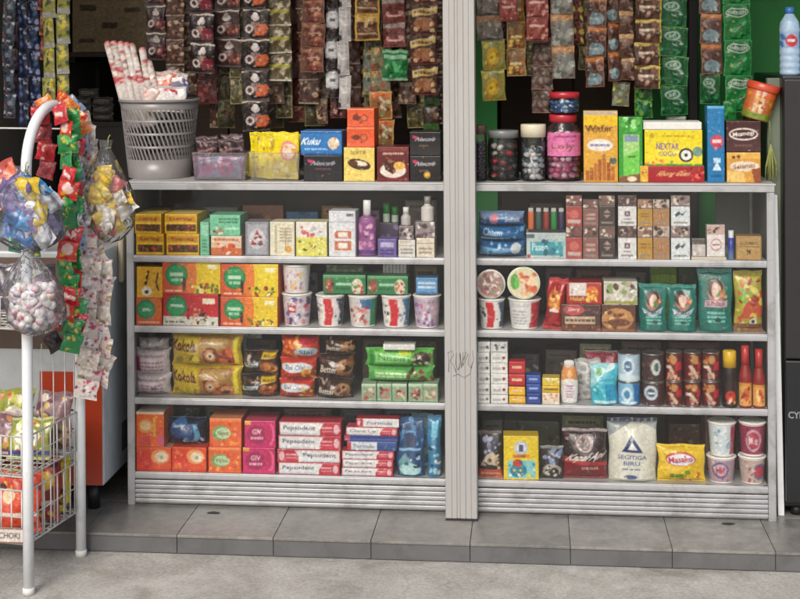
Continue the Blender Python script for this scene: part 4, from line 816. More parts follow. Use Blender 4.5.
# ---- right cabinet, second shelf
Shelf.z = zs2
cup('noodle_cup', 'noodle cup with red stripe, lower left corner of the right cabinet', 478, 505, 297, pop('#c8202c', '#2c4c70'), group=gc); za = Shelf.last
cup('noodle_cup', 'plain white noodle cup with red edge under the green lidded one', 508, 541, 297, [('bg', '#dcdcda'), ('p', [(.72, 0), (1, 0), (1, 1), (.68, 1), (.76, .5)], '#b82c3c'), ('l', .12, .3, .6, .9, 5, '#a8a8b0'), ('r', .1, .05, .66, .2, '#c9c9cc')], group=gc); zb = Shelf.last
cup('noodle_cup', 'noodle cup lying on its side, brown and white lid facing out', 476.5, 505.5, 264, [('bg', '#dcdcda')], lid=[('bg', '#a88a84'), ('c', .5, .5, .49, '#cfc4bc'), ('c', .5, .5, .45, '#a48078'), ('b', .1, .1, .9, .9, 46, .08, ['#7a5450', '#d8ccc4', '#b8706a', '#8a8a7a', '#e0d8d0'])], on=za + .001, flat=True, group=gc)
cup('noodle_cup', 'noodle cup lying on its side, lid with green leaf and orange noodles facing out', 507.5, 540, 264, [('bg', '#dcdcda')], lid=[('bg', '#cfd8a8'), ('c', .5, .5, .49, '#d8dcb0'), ('c', .5, .5, .42, '#e0d2b4'), ('b', .32, .2, .85, .85, 30, .09, ['#d87848', '#e8b090', '#c85a3a', '#f0d0b0', '#b84a38']), ('e', .22, .45, .13, .25, '#4c9c3c'), ('e', .28, .5, .08, .18, '#6ab850')], on=zb + .001, flat=True, group=gc)
pouch('snack_bag', 'snack bag', 'upright red snack bag with orange picture leaning beside the cups', 543, 562, 278, [('bg', '#a81f24'), ('e', .42, .42, .3, .2, '#c8742c'), ('b', .15, .25, .75, .6, 16, .05, ['#e0a040', '#8a3a18', '#d88030', '#f0c070']), ('b', .1, .68, .9, .95, 8, .05, ['#c82c2c', '#7a1418']), ('e', .4, .62, .25, .04, '#e8dcd0'), ('r', 0, .06, 1, .09, '#d0484a')], d=.05, ry=7, wr=2, lump=4)
box('biscuit_box', 'biscuit box', 'wide brown film pack with long round biscuit picture, left one', 561, 601, 304.5, [('bg', '#4a2c22'), ('r', .0, .78, 1, .98, '#6a3c28'), ('e', .32, .2, .26, .2, '#b84a50'), ('t', 'Gery', .32, .2, .3, .16, '#e8d0c8'), ('r', .1, .45, .85, .72, '#c8b098'), ('l', .12, .5, .84, .68, 1, '#6a4a3a'), ('b', .6, .1, .98, .4, 8, .08, ['#3a2c5c', '#7a3a50', '#2c1c18']), ('b', .02, .78, .98, .98, 10, .06, ['#a06a40', '#5a2c1c'])], d=.1, mat='foil', rz=0)
zq = Shelf.last
box('biscuit_box', 'biscuit box', 'wide brown film pack with round biscuit picture, right one', 601.5, 636, 304.5, [('bg', '#54301f'), ('e', .46, .55, .46, .42, '#b88450'), ('b', .08, .25, .88, .9, 20, .09, ['#d0a068', '#8a5430', '#c89058', '#6a3820', '#e0b880']), ('e', .5, .66, .34, .14, '#6a3c24'), ('r', 0, .9, 1, 1, '#8a5a3a')], d=.1, mat='foil', rz=0)
box('biscuit_box', 'biscuit box', 'red and white pack with orange picture above the brown film packs', 566.5, 602, 282.5, [('bg', '#a82420'), ('r', .08, .04, .56, .6, '#dcdad6'), ('b', .1, .1, .5, .5, 6, .08, ['#d8a8a0', '#e8e8e8', '#c87a70']), ('e', .72, .5, .18, .34, '#d8742c'), ('b', .55, .3, .92, .85, 12, .1, ['#e8a838', '#c84c20', '#f0c860']), ('t', 'Hatari', .3, .74, .4, .2, '#e0c060')], d=.09, on=zq, mat='foil')
box('biscuit_box', 'biscuit box', 'white and green pack with nut picture above the brown film packs', 603.5, 637.5, 281.5, [('bg', '#cfccc0'), ('b', .02, .05, .98, .95, 34, .12, ['#5a4034', '#e6e4dc', '#8aa060', '#a8a090', '#4c5c34', '#d8d4c8']), ('r', .02, .84, .98, .95, '#9a9a40')], d=.09, on=zq, mat='foil')
teal = lambda s: [('bg', '#0f6c62'), ('r', 0, 0, 1, .06, '#2c8a80'), ('e', .5, .35, .26, .2, '#b87a6a'), ('e', .47, .3, .24, .16, '#3a2420'), ('e', .5, .35, .14, .13, '#d8b0a0'), ('b', .55, .3, .85, .46, 5, .04, ['#c84c30', '#e0a060', '#4a8a50']), ('r', .18, .5, .84, .6, '#c8a8b4') if s else ('p', [(.12, .5), (.5, .62), (.9, .48), (.8, .62), (.5, .7), (.2, .62)], '#b8c8d8'), ('t', 'SUNSILK' if s else 'Zinc', .5, .55 if s else .6, .56, .07, '#7a3c58'), ('l', .25, .66, .8, .86, 3, '#7ac0b4'), ('e', .55, .8, .1, .04, '#0a4038')]
pouch('refill_pouch', 'refill pouch', 'teal stand up pouch with round portrait, left one of three', 638.5, 667, 284, teal(0), d=.05, stand=True)
pouch('refill_pouch', 'refill pouch', 'teal stand up pouch with round portrait, middle one of three', 667.5, 697, 285, teal(0), d=.05, stand=True)
pouch('refill_pouch', 'refill pouch', 'tall teal stand up pouch with fruit picture, right one of three', 698, 733, 269, teal(1), d=.055, stand=True)
pouch('snack_bag', 'snack bag', 'green and red snack bag in the right corner of the second shelf', 734, 763, 271, [('bg', '#a8a038'), ('e', .4, .4, .3, .14, '#7aa838'), ('p', [(.3, .55), (1, .3), (1, .75), (.2, .78)], '#b84a2c'), ('b', .1, .1, .95, .9, 34, .05, ['#c8522c', '#d8c050', '#8a8c28', '#e09a60', '#9a3020', '#d8d080']), ('c', .66, .82, .06, '#d8d8d0'), ('c', .66, .82, .03, '#3a3028'), ('r', 0, .86, 1, 1, '#7a4a28')], d=.05, lump=4)
box('carton', 'carton', 'bright green box in the second row above the teal pouches', 650, 677, 267, [('bg', '#6f9a1c'), ('r', .05, .15, .95, .3, '#90b830')], d=.08, y=.2)
box('carton', 'carton', 'dull grey green box in the second row beside the tall teal pouch', 678, 697, 268, [('bg', '#4a5a40'), ('b', 0, 0, 1, 1, 10, .1, ['#5c6a50', '#3a4834'])], d=.08, y=.21)

# ---- right cabinet, third shelf
Shelf.z = zs3
wm = lambda m: [('bg', '#dcdcda'), ('l', .12, .3, .6, .8, 1, '#a8a8a8'), ('c', .76, .5, .16, m), ('bd', .03, '#c4c4c2')]
names = ['lowest', 'second lowest', 'third lowest', 'middle', 'third highest', 'second highest', 'topmost']
for s, (x0, x1, mk) in (('left', (477.5, 490, '#5c5c60')), ('right', (490.5, 508, '#8a3a30'))):
    zz = None
    for i in range(6):
        yt = 405.5 - (405.5 - 342) * (i + 1) / 6.0
        top = (s == 'right' and i == 5)
        box('small_box', 'small box', ('white matchbox sized box, %s of the %s white column' % (['lowest', 'second lowest', 'third lowest', 'third highest', 'second highest', 'topmost'][i], s)) if not top else 'pale box with grey picture, topmost of the right white column', x0, x1, yt,
            [('bg', '#c9cacb'), ('b', .3, .3, .9, .9, 9, .16, ['#4c4c50', '#8a8c90']), ('bd', .04, '#a8a8a8')] if top else wm(mk), d=.05, on=zz, group='small white boxes in two columns'); zz = Shelf.last
for nm, x0, x1, lst in (('red and yellow', 509, 525.5, (('#e0b020', 396.5), ('#e2b424', 387), ('#b8202c', 374.5), ('#bc2430', 362))), ('blue', 526.5, 541, (('#1f3f94', 394), ('#22459c', 384.5), ('#2a4ca4', 375.5)))):
    zz = None
    for i, (c, yt) in enumerate(lst):
        cn = {'#e0': 'yellow', '#e2': 'yellow', '#b8': 'red', '#bc': 'red'}.get(c[:3], 'blue')
        box('small_box', 'small box', '%s match box, %s of the short %s column' % (cn, ['lowest', 'second lowest', 'third', 'topmost'][i] if nm != 'blue' else ['lowest', 'middle one', 'topmost'][i], nm), x0, x1, yt, [('bg', c), ('l', .2, .25, .8, .6, 1, '#e8c8a0' if cn != 'blue' else '#a8bce4'), ('r', 0, .84, 1, 1, '#8a1420' if cn == 'red' else ('#a87a10' if cn == 'yellow' else '#142c6c'))], d=.05, on=zz, group='small coloured boxes in short columns'); zz = Shelf.last
for i, (yt, ops, lbl) in enumerate(((393, [('bg', '#dcd2c0'), ('b', .1, .1, .9, .9, 10, .14, ['#d88a60', '#e8e4dc', '#c86a50'])], 'white and orange small box under the yellow ones'), (386, [('bg', '#d9b41c'), ('r', .1, .3, .9, .6, '#7a5c10')], 'yellow small box between the blue column and the shampoo'), (378, [('bg', '#d8be4c'), ('b', 0, 0, 1, .6, 8, .2, ['#f0e8c8', '#8a7420'])], 'yellow and white small box topmost next to the shampoo'))):
    box('small_box', 'small box', lbl, 542.5, 560, yt, ops, d=.05, on=None if i == 0 else Shelf.last)
bottle('shampoo_bottle', 'white baby shampoo bottle with orange top', 560.5, 578, 360, [(0, 0), (.75, 0), (.88, .03), (1, .25), (1, .5), (.9, .72), (.72, .84), (.62, .86), (.6, .97), (.4, 1)], '#dcdad8', '#dcdad6', [('bg', '#dcdad8'), ('r', 0, 0, 1, .38, '#d08a48'), ('c', .5, .2, .12, '#e8b070'), ('e', .5, .45, .42, .12, '#dcdad8'), ('l', .28, .5, .72, .9, 5, '#a878a8')], (.05, .86), sq=.55)
pouch('refill_pouch', 'refill pouch', 'grey white film pouch squeezed between the shampoo and the teal pouch', 574, 600, 359, [('bg', '#bdbcbc'), ('b', 0, 0, 1, 1, 24, .09, ['#dcdcdc', '#8f8d90', '#cdb8bc', '#a8a8b0'])], d=.04, stand=True, y=.075, wr=2)
pouch('refill_pouch', 'refill pouch', 'pink topped pouch behind the teal pouch', 585, 618, 351, [('bg', '#c9c4c6'), ('r', -1, .03, 2, .26, '#c44860'), ('b', .1, .05, .9, .25, 8, .03, ['#e0a0a8', '#a82c48'])], d=.04, stand=True, y=.11)
pouch('refill_pouch', 'refill pouch', 'light teal hand wash pouch with round green mark', 590, 618, 364, [('bg', '#3cb0c4'), ('e', .3, .05, .6, .16, '#cde4e6'), ('p', [(0, 0), (.7, 0), (.2, .5), (0, .6)], '#9cd4dc'), ('e', .3, .2, .14, .1, '#4a9a4c'), ('t', 'Dettol', .6, .38, .56, .1, '#1f7a9c'), ('b', .1, .5, .7, .8, 8, .05, ['#8ad4d8', '#2c8ca8', '#b8e4dc', '#3c9a68']), ('r', .55, .5, 1, 1, '#1f8fb8'), ('r', .1, .9, .9, .97, '#b8e0e8')], d=.05, stand=True)
cn1 = [('bg', '#a9c4d8'), ('e', .5, .42, .28, .3, '#d8e4ec'), ('e', .5, .42, .18, .2, '#3c6c94'), ('t', 'Bear', .5, .42, .22, .12, '#e0e8f0'), ('p', [(0, .75), (.5, .68), (1, .8), (1, .95), (0, .95)], '#cfdfe8')]
cn2 = [('bg', '#7fb8d8'), ('e', .35, .5, .22, .34, '#d0e4ee'), ('e', .35, .5, .14, .2, '#3f7ca8'), ('p', [(.6, 0), (1, 0), (1, 1), (.7, 1)], '#1f6ca8'), ('r', .1, .85, .8, .93, '#d8e8f0')]
dk1 = [('bg', '#3c2424'), ('e', .62, .45, .2, .3, '#c4ccc8'), ('e', .64, .45, .11, .17, '#3c5c5a'), ('b', 0, .1, .4, .95, 8, .08, ['#5a3434', '#8a6a64', '#241414'])]
dk2 = [('bg', '#46282a'), ('e', .42, .42, .3, .34, '#c4d0dc'), ('e', .42, .42, .2, .2, '#46586c'), ('r', .26, .4, .58, .46, '#d8e0e8'), ('b', 0, .75, 1, 1, 6, .06, ['#6a4440', '#2a1618'])]
gcan = 'cans stacked on the third shelf'
can('milk_can', 'light blue milk can, lower one', 617.5, 640.5, 380.5, cn2, group=gcan); can('milk_can', 'pale blue milk can, upper one', 617.5, 640.5, 351.5, cn1, on=Shelf.last, group=gcan)
can('milk_can', 'dark brown can with white disc, lower one', 641.5, 664.5, 380.5, dk2, group=gcan); can('milk_can', 'dark brown can with small white disc, upper one', 641.5, 664.5, 352, dk1, on=Shelf.last, group=gcan)
rc = lambda s: [('bg', '#5c1a18'), ('b', .05, .05, .6, .35, 8, .08, ['#c08840', '#a85830', '#c8a060']), ('e', .5, .22, .2, .16, '#b88450'), ('r', .62, .3, .95, .6, '#b82434'), ('p', [(.1, .45), (.3, .42), (.75, .85), (.6, .95)], '#d0b098'), ('p', [(.2, .6), (.5, .9), (.3, .98)], '#a89088'), ('b', .1, .6, .9, .98, 6, .07, ['#3a1614', '#e08a5a', '#b03428'])] + ([('l', .05, .4, .3, .6, 1, '#e0d8d0')] if s else [])
for i, (x0, x1) in enumerate(((665.5, 682.5), (683.5, 701), (702, 719.5))):
    nm = ['left', 'middle', 'right'][i]
    can('drink_can', 'red and gold canned drink, lower one of the %s red column' % nm, x0, x1, 380, rc(i == 1), group=gcan, base='#6a2420'); can('drink_can', 'red and gold canned drink, upper one of the %s red column' % nm, x0, x1, 351, rc(i != 1), on=Shelf.last, group=gcan, base='#6a2420')
pf = [(0, 0), (.92, 0), (1, .02), (1, .42), (.85, .6), (.7, .68), (.9, .74), (.92, .96), (.8, 1)]
bottle('sauce_bottle', 'dark soy sauce bottle with yellow cap', 722, 737, 350, [(0, 0), (.95, 0), (1, .03), (1, .6), (.9, .7), (.9, .98), (.7, 1)], '#1c1210', '#d8b020', [('bg', '#241412'), ('e', .5, .62, .34, .26, '#c43428'), ('b', .2, .4, .8, .9, 10, .08, ['#e8dcd0', '#c83028', '#e0b050', '#3a1a14']), ('b', 0, 0, 1, .2, 4, .08, ['#3a2018'])], (.05, .45), capz=.7)
bottle('sauce_bottle', 'red chilli sauce bottle with yellow label, left one of the pair', 738.5, 751.5, 345, [(0, 0), (.95, 0), (1, .03), (1, .5), (.62, .68), (.6, .82), (.6, 1)], '#8a1c18', '#b42c2c', [('bg', '#d8a058'), ('r', 0, 0, 1, .12, '#c8902c'), ('e', .5, .5, .24, .3, '#c8642c'), ('b', .2, .2, .8, .9, 8, .1, ['#b83420', '#f0d090', '#8a2c18'])], (.04, .4), capz=.68)
bottle('sauce_bottle', 'red chilli sauce bottle with yellow label, right one in the corner', 752.5, 765, 349, [(0, 0), (.95, 0), (1, .03), (1, .5), (.62, .68), (.6, .82), (.6, 1)], '#8a1c18', '#b42c2c', [('bg', '#d8a058'), ('r', 0, 0, 1, .12, '#c8902c'), ('e', .5, .5, .24, .3, '#c8642c'), ('b', .2, .2, .8, .9, 8, .1, ['#b83420', '#f0d090', '#8a2c18'])], (.04, .4), capz=.68)

# ---- right cabinet, bottom shelf
Shelf.z = zs4
horse = [('bg', '#2c2624'), ('r', 0, .02, 1, .07, '#6a6460'), ('b', .1, .15, .9, .45, 14, .06, ['#7a84b0', '#4a5480', '#a8b0d0', '#2a2e48']), ('p', [(.1, .75), (.35, .5), (.6, .42), (.95, .6), (.9, .75), (.6, .7)], '#c8b8a0'), ('b', .3, .5, .95, .8, 10, .05, ['#5a3828', '#e0d4c0', '#3a241c'])]
pouch('coffee_bag', 'coffee bag', 'dark coffee bag with orange foot at the left end of the shelf', 478, 502, 431, horse + [('r', -1, .82, 2, 2, '#c05030'), ('l', .1, .86, .9, .96, 1, '#e0a080')], d=.05, crimp=.04, lump=3)
box('milk_box', 'carton', 'yellow box with round window and light blue panel', 503, 538.5, 436, [('bg', '#dfc424'), ('bd', .02, '#cfb020'), ('c', .5, .27, .16, '#b8c0c8'), ('c', .5, .27, .11, '#d8dce4'), ('r', .44, .2, .56, .36, '#4c4c7c'), ('r', .26, .42, .76, .5, '#c8882c'), ('t', 'SGM', .46, .46, .3, .06, '#8a3020'), ('r', .12, .56, .9, .96, '#7fc0c4'), ('e', .42, .78, .24, .16, '#1f7a94'), ('e', .4, .62, .14, .09, '#b83a30'), ('b', .15, .6, .88, .95, 12, .05, ['#2c8aa4', '#dce8e4', '#1c5c78', '#d8c850'])], d=.06, rz=2)
pouch('coffee_bag', 'coffee bag', 'small dark coffee bag with white figure beside the yellow box', 539.5, 563.5, 446, [('bg', '#302c30'), ('r', 0, .02, 1, .08, '#8a8a8c'), ('b', .05, .1, .95, .5, 16, .07, ['#8090b4', '#4a5070', '#b8c0d8', '#24222c']), ('e', .5, .72, .4, .2, '#a8a29c'), ('e', .6, .8, .2, .18, '#2c2622'), ('b', .1, .6, .9, .95, 10, .05, ['#dcd8d0', '#3a3430'])], d=.05, crimp=.04, lump=3)
pouch('coffee_bag', 'coffee bag', 'large dark red coffee bag with white slanted lettering', 562, 607.5, 429, [('bg', '#2c1c1c'), ('r', 0, .01, 1, .06, '#9a9494'), ('r', -1, .62, 2, 2, '#7a1820'), ('p', [(0, .55), (1, .66), (1, .72), (0, .66)], '#a83438'), ('e', .5, .27, .2, .17, '#a89090'), ('e', .5, .28, .13, .13, '#4a3030'), ('b', .3, .15, .7, .4, 8, .03, ['#d8c8c8', '#5a3a3a']), ('t', 'Kapal Api', .5, .55, .84, .17, '#e4dcd8', -6, .3), ('t', 'SPESIAL', .62, .76, .4, .06, '#d8b8b0'), ('b', .05, .08, .95, .25, 8, .03, ['#584848', '#7a6a6a'])], d=.07, crimp=.05, lump=3, rz=0)
pouch('flour_bag', 'flour bag', 'clear white flour bag with blue triangle and blue top band', 607.5, 658, 419, [('bg', '#d2d2c6'), ('plain', .25), ('r', -1, 0, 2, .06, '#24386c'), ('p', [(0, .06), (.5, .06), (0, .3)], '#8a9498'), ('p', [(1, .06), (.7, .06), (1, .2)], '#a8b0b0'), ('p', [(.47, .26), (.69, .53), (.25, .53)], '#1f2f6c'), ('p', [(.47, .37), (.57, .485), (.37, .485)], '#d8d8d0'), ('t', 'SEGITIGA', .47, .61, .6, .07, '#3a4c84'), ('t', 'BIRU', .47, .71, .34, .07, '#3a4c84'), ('l', .28, .78, .68, .83, 1, '#7c88a8'), ('e', .45, .93, .14, .035, '#3a4c84'), ('b', .05, .86, .9, .98, 6, .03, ['#c0c4b0', '#b8bcbc'])], d=.09, crimp=.06, stand=True, lump=3, rz=0, back='#d2d2c6')
pouch('seasoning_bag', 'seasoning bag', 'yellow seasoning bag with red and blue oval beside the flour', 657, 706, 445, [('bg', '#dcb824'), ('e', .46, .36, .32, .19, '#b8282c'), ('e', .46, .38, .29, .15, '#dcdce4'), ('t', 'Masako', .46, .37, .52, .17, '#2f4494', -5), ('t', 'Masako', .455, .365, .5, .15, '#c83038', -5), ('b', .3, .68, .95, .95, 14, .06, ['#c85a20', '#6a9a28', '#e8cc50', '#a83c1c']), ('r', .26, .76, .55, .86, '#5a8a24'), ('b', .05, .1, .3, .3, 4, .05, ['#e8d468', '#c8a018'])], d=.06, crimp=.05, lump=4, rz=0)
pc1 = [('bg', '#a8909c'), ('e', .42, .45, .3, .36, '#4a4c84'), ('e', .42, .45, .24, .28, '#c8a8b4'), ('t', 'Mie', .42, .45, .34, .3, '#b8344c'), ('b', 0, .1, 1, .95, 8, .07, ['#6a4a5a', '#d8c8cc', '#8a3c50'])]
pc2 = [('bg', '#8c3450'), ('e', .5, .5, .32, .38, '#c8a0ac'), ('e', .5, .5, .26, .3, '#a83850'), ('t', 'Mie', .5, .5, .38, .3, '#dcc8cc'), ('b', 0, .1, 1, .95, 6, .07, ['#5a2438', '#c87a8c'])]
cup('noodle_cup', 'pink noodle cup, lower one beside the yellow seasoning bag', 706.5, 736, 454, pc1, group='noodle cups in the bottom corner'); a_ = Shelf.last
cup('noodle_cup', 'beige and pink noodle cup in the lower right corner', 738, 766, 454, [('bg', '#b8a49c'), ('e', .75, .5, .26, .36, '#5a6c8c'), ('e', .75, .5, .2, .26, '#b83c54'), ('b', 0, .1, .6, .95, 10, .09, ['#8a5a50', '#d8c8b8', '#a03c50'])], group='noodle cups in the bottom corner'); b_ = Shelf.last
cup('noodle_cup', 'white noodle cup with pale blue print, upper one beside the yellow seasoning bag', 707.5, 736, 419.5, [('bg', '#c9d4da'), ('r', .75, 0, 1, 1, '#a83c54'), ('b', .05, .05, .75, .95, 18, .08, ['#e6eaec', '#8aacc0', '#b8c8d0', '#5a88a4'])], on=a_, group='noodle cups in the bottom corner')
cup('noodle_cup', 'dark pink noodle cup with round emblem, upper one in the corner', 738.5, 766, 419.5, pc2, on=b_, group='noodle cups in the bottom corner')
for x0, x1, yt, c, lbl in ((505, 560, 421, '#4a5040', 'dull green bag in the dim second row behind the yellow box'), (668, 700, 424, '#5c4034', 'brown carton in the dim second row behind the yellow seasoning bag')):
    box('carton', 'carton', lbl, x0, x1, yt, [('bg', c), ('b', 0, 0, 1, .6, 14, .06, ['#7a7c60', '#2c2c28', '#6a5a4c'])], d=.1, y=.22)

# dim second rows, half seen behind the front goods
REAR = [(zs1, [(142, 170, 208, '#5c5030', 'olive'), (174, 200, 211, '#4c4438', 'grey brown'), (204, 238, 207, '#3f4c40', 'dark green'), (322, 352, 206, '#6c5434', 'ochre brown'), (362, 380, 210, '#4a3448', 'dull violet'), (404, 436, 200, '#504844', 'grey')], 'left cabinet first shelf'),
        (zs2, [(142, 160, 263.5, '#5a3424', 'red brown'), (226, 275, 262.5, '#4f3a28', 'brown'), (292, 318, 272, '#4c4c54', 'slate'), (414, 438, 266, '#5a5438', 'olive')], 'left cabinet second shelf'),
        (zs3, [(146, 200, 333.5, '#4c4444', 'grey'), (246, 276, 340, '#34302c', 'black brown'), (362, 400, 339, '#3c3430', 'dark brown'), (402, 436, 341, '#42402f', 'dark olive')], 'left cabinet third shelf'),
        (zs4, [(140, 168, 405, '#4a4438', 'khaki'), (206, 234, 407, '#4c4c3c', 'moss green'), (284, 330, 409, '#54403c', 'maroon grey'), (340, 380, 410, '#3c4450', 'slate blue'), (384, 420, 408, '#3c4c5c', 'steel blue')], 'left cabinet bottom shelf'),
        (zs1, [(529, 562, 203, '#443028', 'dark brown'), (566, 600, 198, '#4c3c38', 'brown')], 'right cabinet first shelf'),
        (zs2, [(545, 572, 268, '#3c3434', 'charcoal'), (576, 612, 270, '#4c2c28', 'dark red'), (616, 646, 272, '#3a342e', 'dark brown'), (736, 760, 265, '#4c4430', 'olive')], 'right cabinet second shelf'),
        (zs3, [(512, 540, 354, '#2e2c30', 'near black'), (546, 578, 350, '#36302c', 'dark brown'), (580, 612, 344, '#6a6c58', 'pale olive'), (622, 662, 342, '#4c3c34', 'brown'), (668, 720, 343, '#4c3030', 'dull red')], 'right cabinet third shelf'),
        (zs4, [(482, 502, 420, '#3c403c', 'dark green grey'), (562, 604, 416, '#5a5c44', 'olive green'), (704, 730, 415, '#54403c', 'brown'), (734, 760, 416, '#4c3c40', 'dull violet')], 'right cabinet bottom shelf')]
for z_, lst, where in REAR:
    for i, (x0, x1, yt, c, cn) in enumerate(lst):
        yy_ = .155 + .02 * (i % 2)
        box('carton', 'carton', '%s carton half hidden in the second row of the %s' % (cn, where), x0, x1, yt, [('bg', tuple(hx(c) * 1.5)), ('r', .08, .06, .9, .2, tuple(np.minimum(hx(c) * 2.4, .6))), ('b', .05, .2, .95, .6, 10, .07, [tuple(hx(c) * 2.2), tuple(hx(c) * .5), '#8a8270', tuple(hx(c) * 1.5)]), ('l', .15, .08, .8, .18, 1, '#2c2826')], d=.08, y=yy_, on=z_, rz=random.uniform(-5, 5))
M['jarprint'] = vmat('glossy printed jar', .15, coat=.5)

# ================================================================== goods on top of the cabinets
Shelf.z = zt; Shelf.y = .03
# grey slotted basket
cx, wb_, hb_ = place(119.5, 196.5, 99, .15, zt, 110); r1 = wb_ / 2; r0 = r1 * .79
t = tag(empty('slotted_basket', (cx, .04 + r1, zt + .0008)), 'round grey plastic basket with slanted slots full of rolled packs', 'basket')
b = MB(); n = 132; rows = 5
def ring(z0, z1, th=.0025):
    R = lambda z: r0 + (r1 - r0) * z / hb_
    b.lathe([(R(z0), z0), (R(z1), z1), (R(z1) - th, z1), (R(z0) - th, z0), (R(z0), z0)], 66, '#85817f')
bands = [(0, .235), (.36, .40), (.52, .56), (.68, .72), (.84, .97)]
bands = [(0, .24), (.385, .415), (.55, .58), (.715, .745), (.87, .975)]
for a, e in bands: ring(a * hb_, e * hb_)
R = lambda z: r0 + (r1 - r0) * z / hb_
for (a0, a1), (c0, c1) in zip(bands, bands[1:]):
    for i in range(50):
        zl_, zh_ = a1 * hb_ - .0006, c0 * hb_ + .0006; t0 = 2 * pi * i / 50; sl_ = -.11; dw = .05
        v = []
        for zz_, tt in ((zl_, t0), (zh_, t0 + sl_)):
            for rr, dd in ((0, 0), (0, dw), (-.0023, dw), (-.0023, 0)):
                v.append(((R(zz_) + rr - .0001) * sin(tt + dd), -(R(zz_) + rr - .0001) * cos(tt + dd), zz_))
        b.add(v, [(0, 1, 5, 4), (1, 2, 6, 5), (2, 3, 7, 6), (3, 0, 4, 7)], hx('#85817f'))
b.lathe([(0, .003), (r0 - .001, .003), (r0, 0), (0, 0)], 66, '#6f6c6a'); b.build('basket_wall', 'plastic', t)
b = MB(); b.lathe([(r1 - .004, hb_ * .965), (r1 + .004, hb_ * .965), (r1 + .0055, hb_ * .985), (r1 + .004, hb_), (r1 - .004, hb_), (r1 - .004, hb_ * .965)], 66, '#8b8886'); b.build('rim', 'plastic', t)
bx_, by_ = cx, .04 + r1; ztop = Z(150, 40, .1)
# long rolled packs leaning in the basket
def rod(label, p0, p1, r, ops, flat=1):
    p0, p1 = Vector(p0), Vector(p1); L_ = (p1 - p0).length; cv = canvas(r * 3, L_, ops); b = MB()
    b.lathe(dense([(0, 0), (r * .6, 0), (r, r * .5), (r, L_ - r * .5), (r * .5, L_), (0, L_)], .003), 12, colfn=lambda a, z: cv.sample(.5 + a / 6.3, 1 - z / L_))
    o = b.build('long_pack', 'foil'); o.location = p0; q = (p1 - p0).to_track_quat('Z', 'Y'); o.rotation_mode = 'QUATERNION'; o.rotation_quaternion = q
    tag(o, label, 'long pack', 'long white packs standing in the basket'); return o
nm = ['leftmost', 'second from the left', 'third from the left', 'fourth from the left', 'fifth from the left', 'sixth from the left, shorter', 'rightmost, shortest']
for i, (a, e, yt) in enumerate(((105, 122, 41), (111, 127, 40.5), (118, 132, 41), (124, 139, 42), (129, 145, 43), (140, 150, 47), (146, 158, 60))):
    pt, pb = P(a + 2, yt, .165 - .008 * (i % 2)), P(e, 97, .16); dr = (pb - pt); pb2 = pb + dr * .55; 
    rod('white and red printed long pack standing in the grey basket, %s' % nm[i], pb2, pt, .0125,
        [('bg', '#d6cdc6'), ('b', .1, .02, .9, .45, 26, .025, ['#b85a5a', '#e6e2dc', '#c8a890', '#8a6a60', '#dcd6d0']), ('b', .1, .3, .9, .5, 12, .03, ['#c03848', '#d8d0cc', '#a84c50']), ('r', 0, 0, 1, .03, '#c8706a')])
bsk = [(144, 176, 71, '#c8502c', 'orange red'), (163, 187, 73, '#5a5a80', 'grey violet'), (140, 160, 86, '#c8b0a8', 'pale'), (152, 184, 86, '#d8d2ce', 'white and red')]
for i, (x0, x1, yt, c, nmc) in enumerate(bsk):
    z0 = Z(165, 97, .11) - .05; y = .11 if i > 1 else .15
    cx, w_, h = place(x0, x1, yt, y, z0)
    ops = [('bg', c), ('r', 0, 0, 1, .09, '#b0a8a4'), ('b', .05, .06, .95, .3, 14, .045, ['#d87050', '#e8d0c0', '#8a3c3c', '#c8c0c8']), ('r', .3, .12, .75, .22, '#c03c50' if i == 3 else '#e0d4cc')]
    o = g_pouch(w_, .02, h, ops, wr=1.5).build('flat_packet', 'foil', None, (cx, y + .012, z0), (radians(-6), radians(2 * (i - 1)), 0)); tag(o, '%s flat film packet standing in the grey basket behind its rim' % nmc, 'packet')

# two clear tubs with sachets standing in them
def tub(x0, x1, yt, label, loose, lbl2, cat2, ncol, tops, first_top):
    cx, w_, h = place(x0, x1, yt, .035, zt + .0008, 165); dd = .11
    t = tag(empty('clear_tub', (cx, .035 + dd / 2, zt + .0008)), label, 'tub'); b = MB(); k = .92; th = .0012
    for s in (0, th):
        W2, D2 = w_ / 2 - s, dd / 2 - s; v = [(-W2 * k, -D2 * k, .001 + s), (W2 * k, -D2 * k, .001 + s), (W2 * k, D2 * k, .001 + s), (-W2 * k, D2 * k, .001 + s), (-W2, -D2, h), (W2, -D2, h), (W2, D2, h), (-W2, D2, h)]
        b.add(v, [(0, 1, 5, 4), (1, 2, 6, 5), (2, 3, 7, 6), (3, 0, 4, 7)] + ([(0, 1, 2, 3)] if not s else []), (.8, .8, .8))
    b.build('tub_wall', 'tub', t); b = MB(); W2, D2 = w_ / 2 + .0005, dd / 2 + .0005; b.tube([(-W2, -D2, h), (W2, -D2, h), (W2, D2, h), (-W2, D2, h)], .0018, 6, '#c0bcc0', closed=True); b.build('rim', 'tub', t)
    for i, (a, e, ytt, yy, ops, nmx) in enumerate(loose):
        z0 = zt + .005; c2, w2, h2 = place(a, e, ytt, yy, z0, 165)
        o = g_pouch(w2, .014, h2, ops, crimp=.05, wr=1.4).build('sachet', 'sachet', None, (c2, yy, z0), (radians(random.uniform(-7, -2)), radians(random.uniform(-2.5, 2.5)), radians(random.uniform(-5, 5)))); tag(o, lbl2 % nmx, 'sachet', 'sachets standing in the clear tubs')
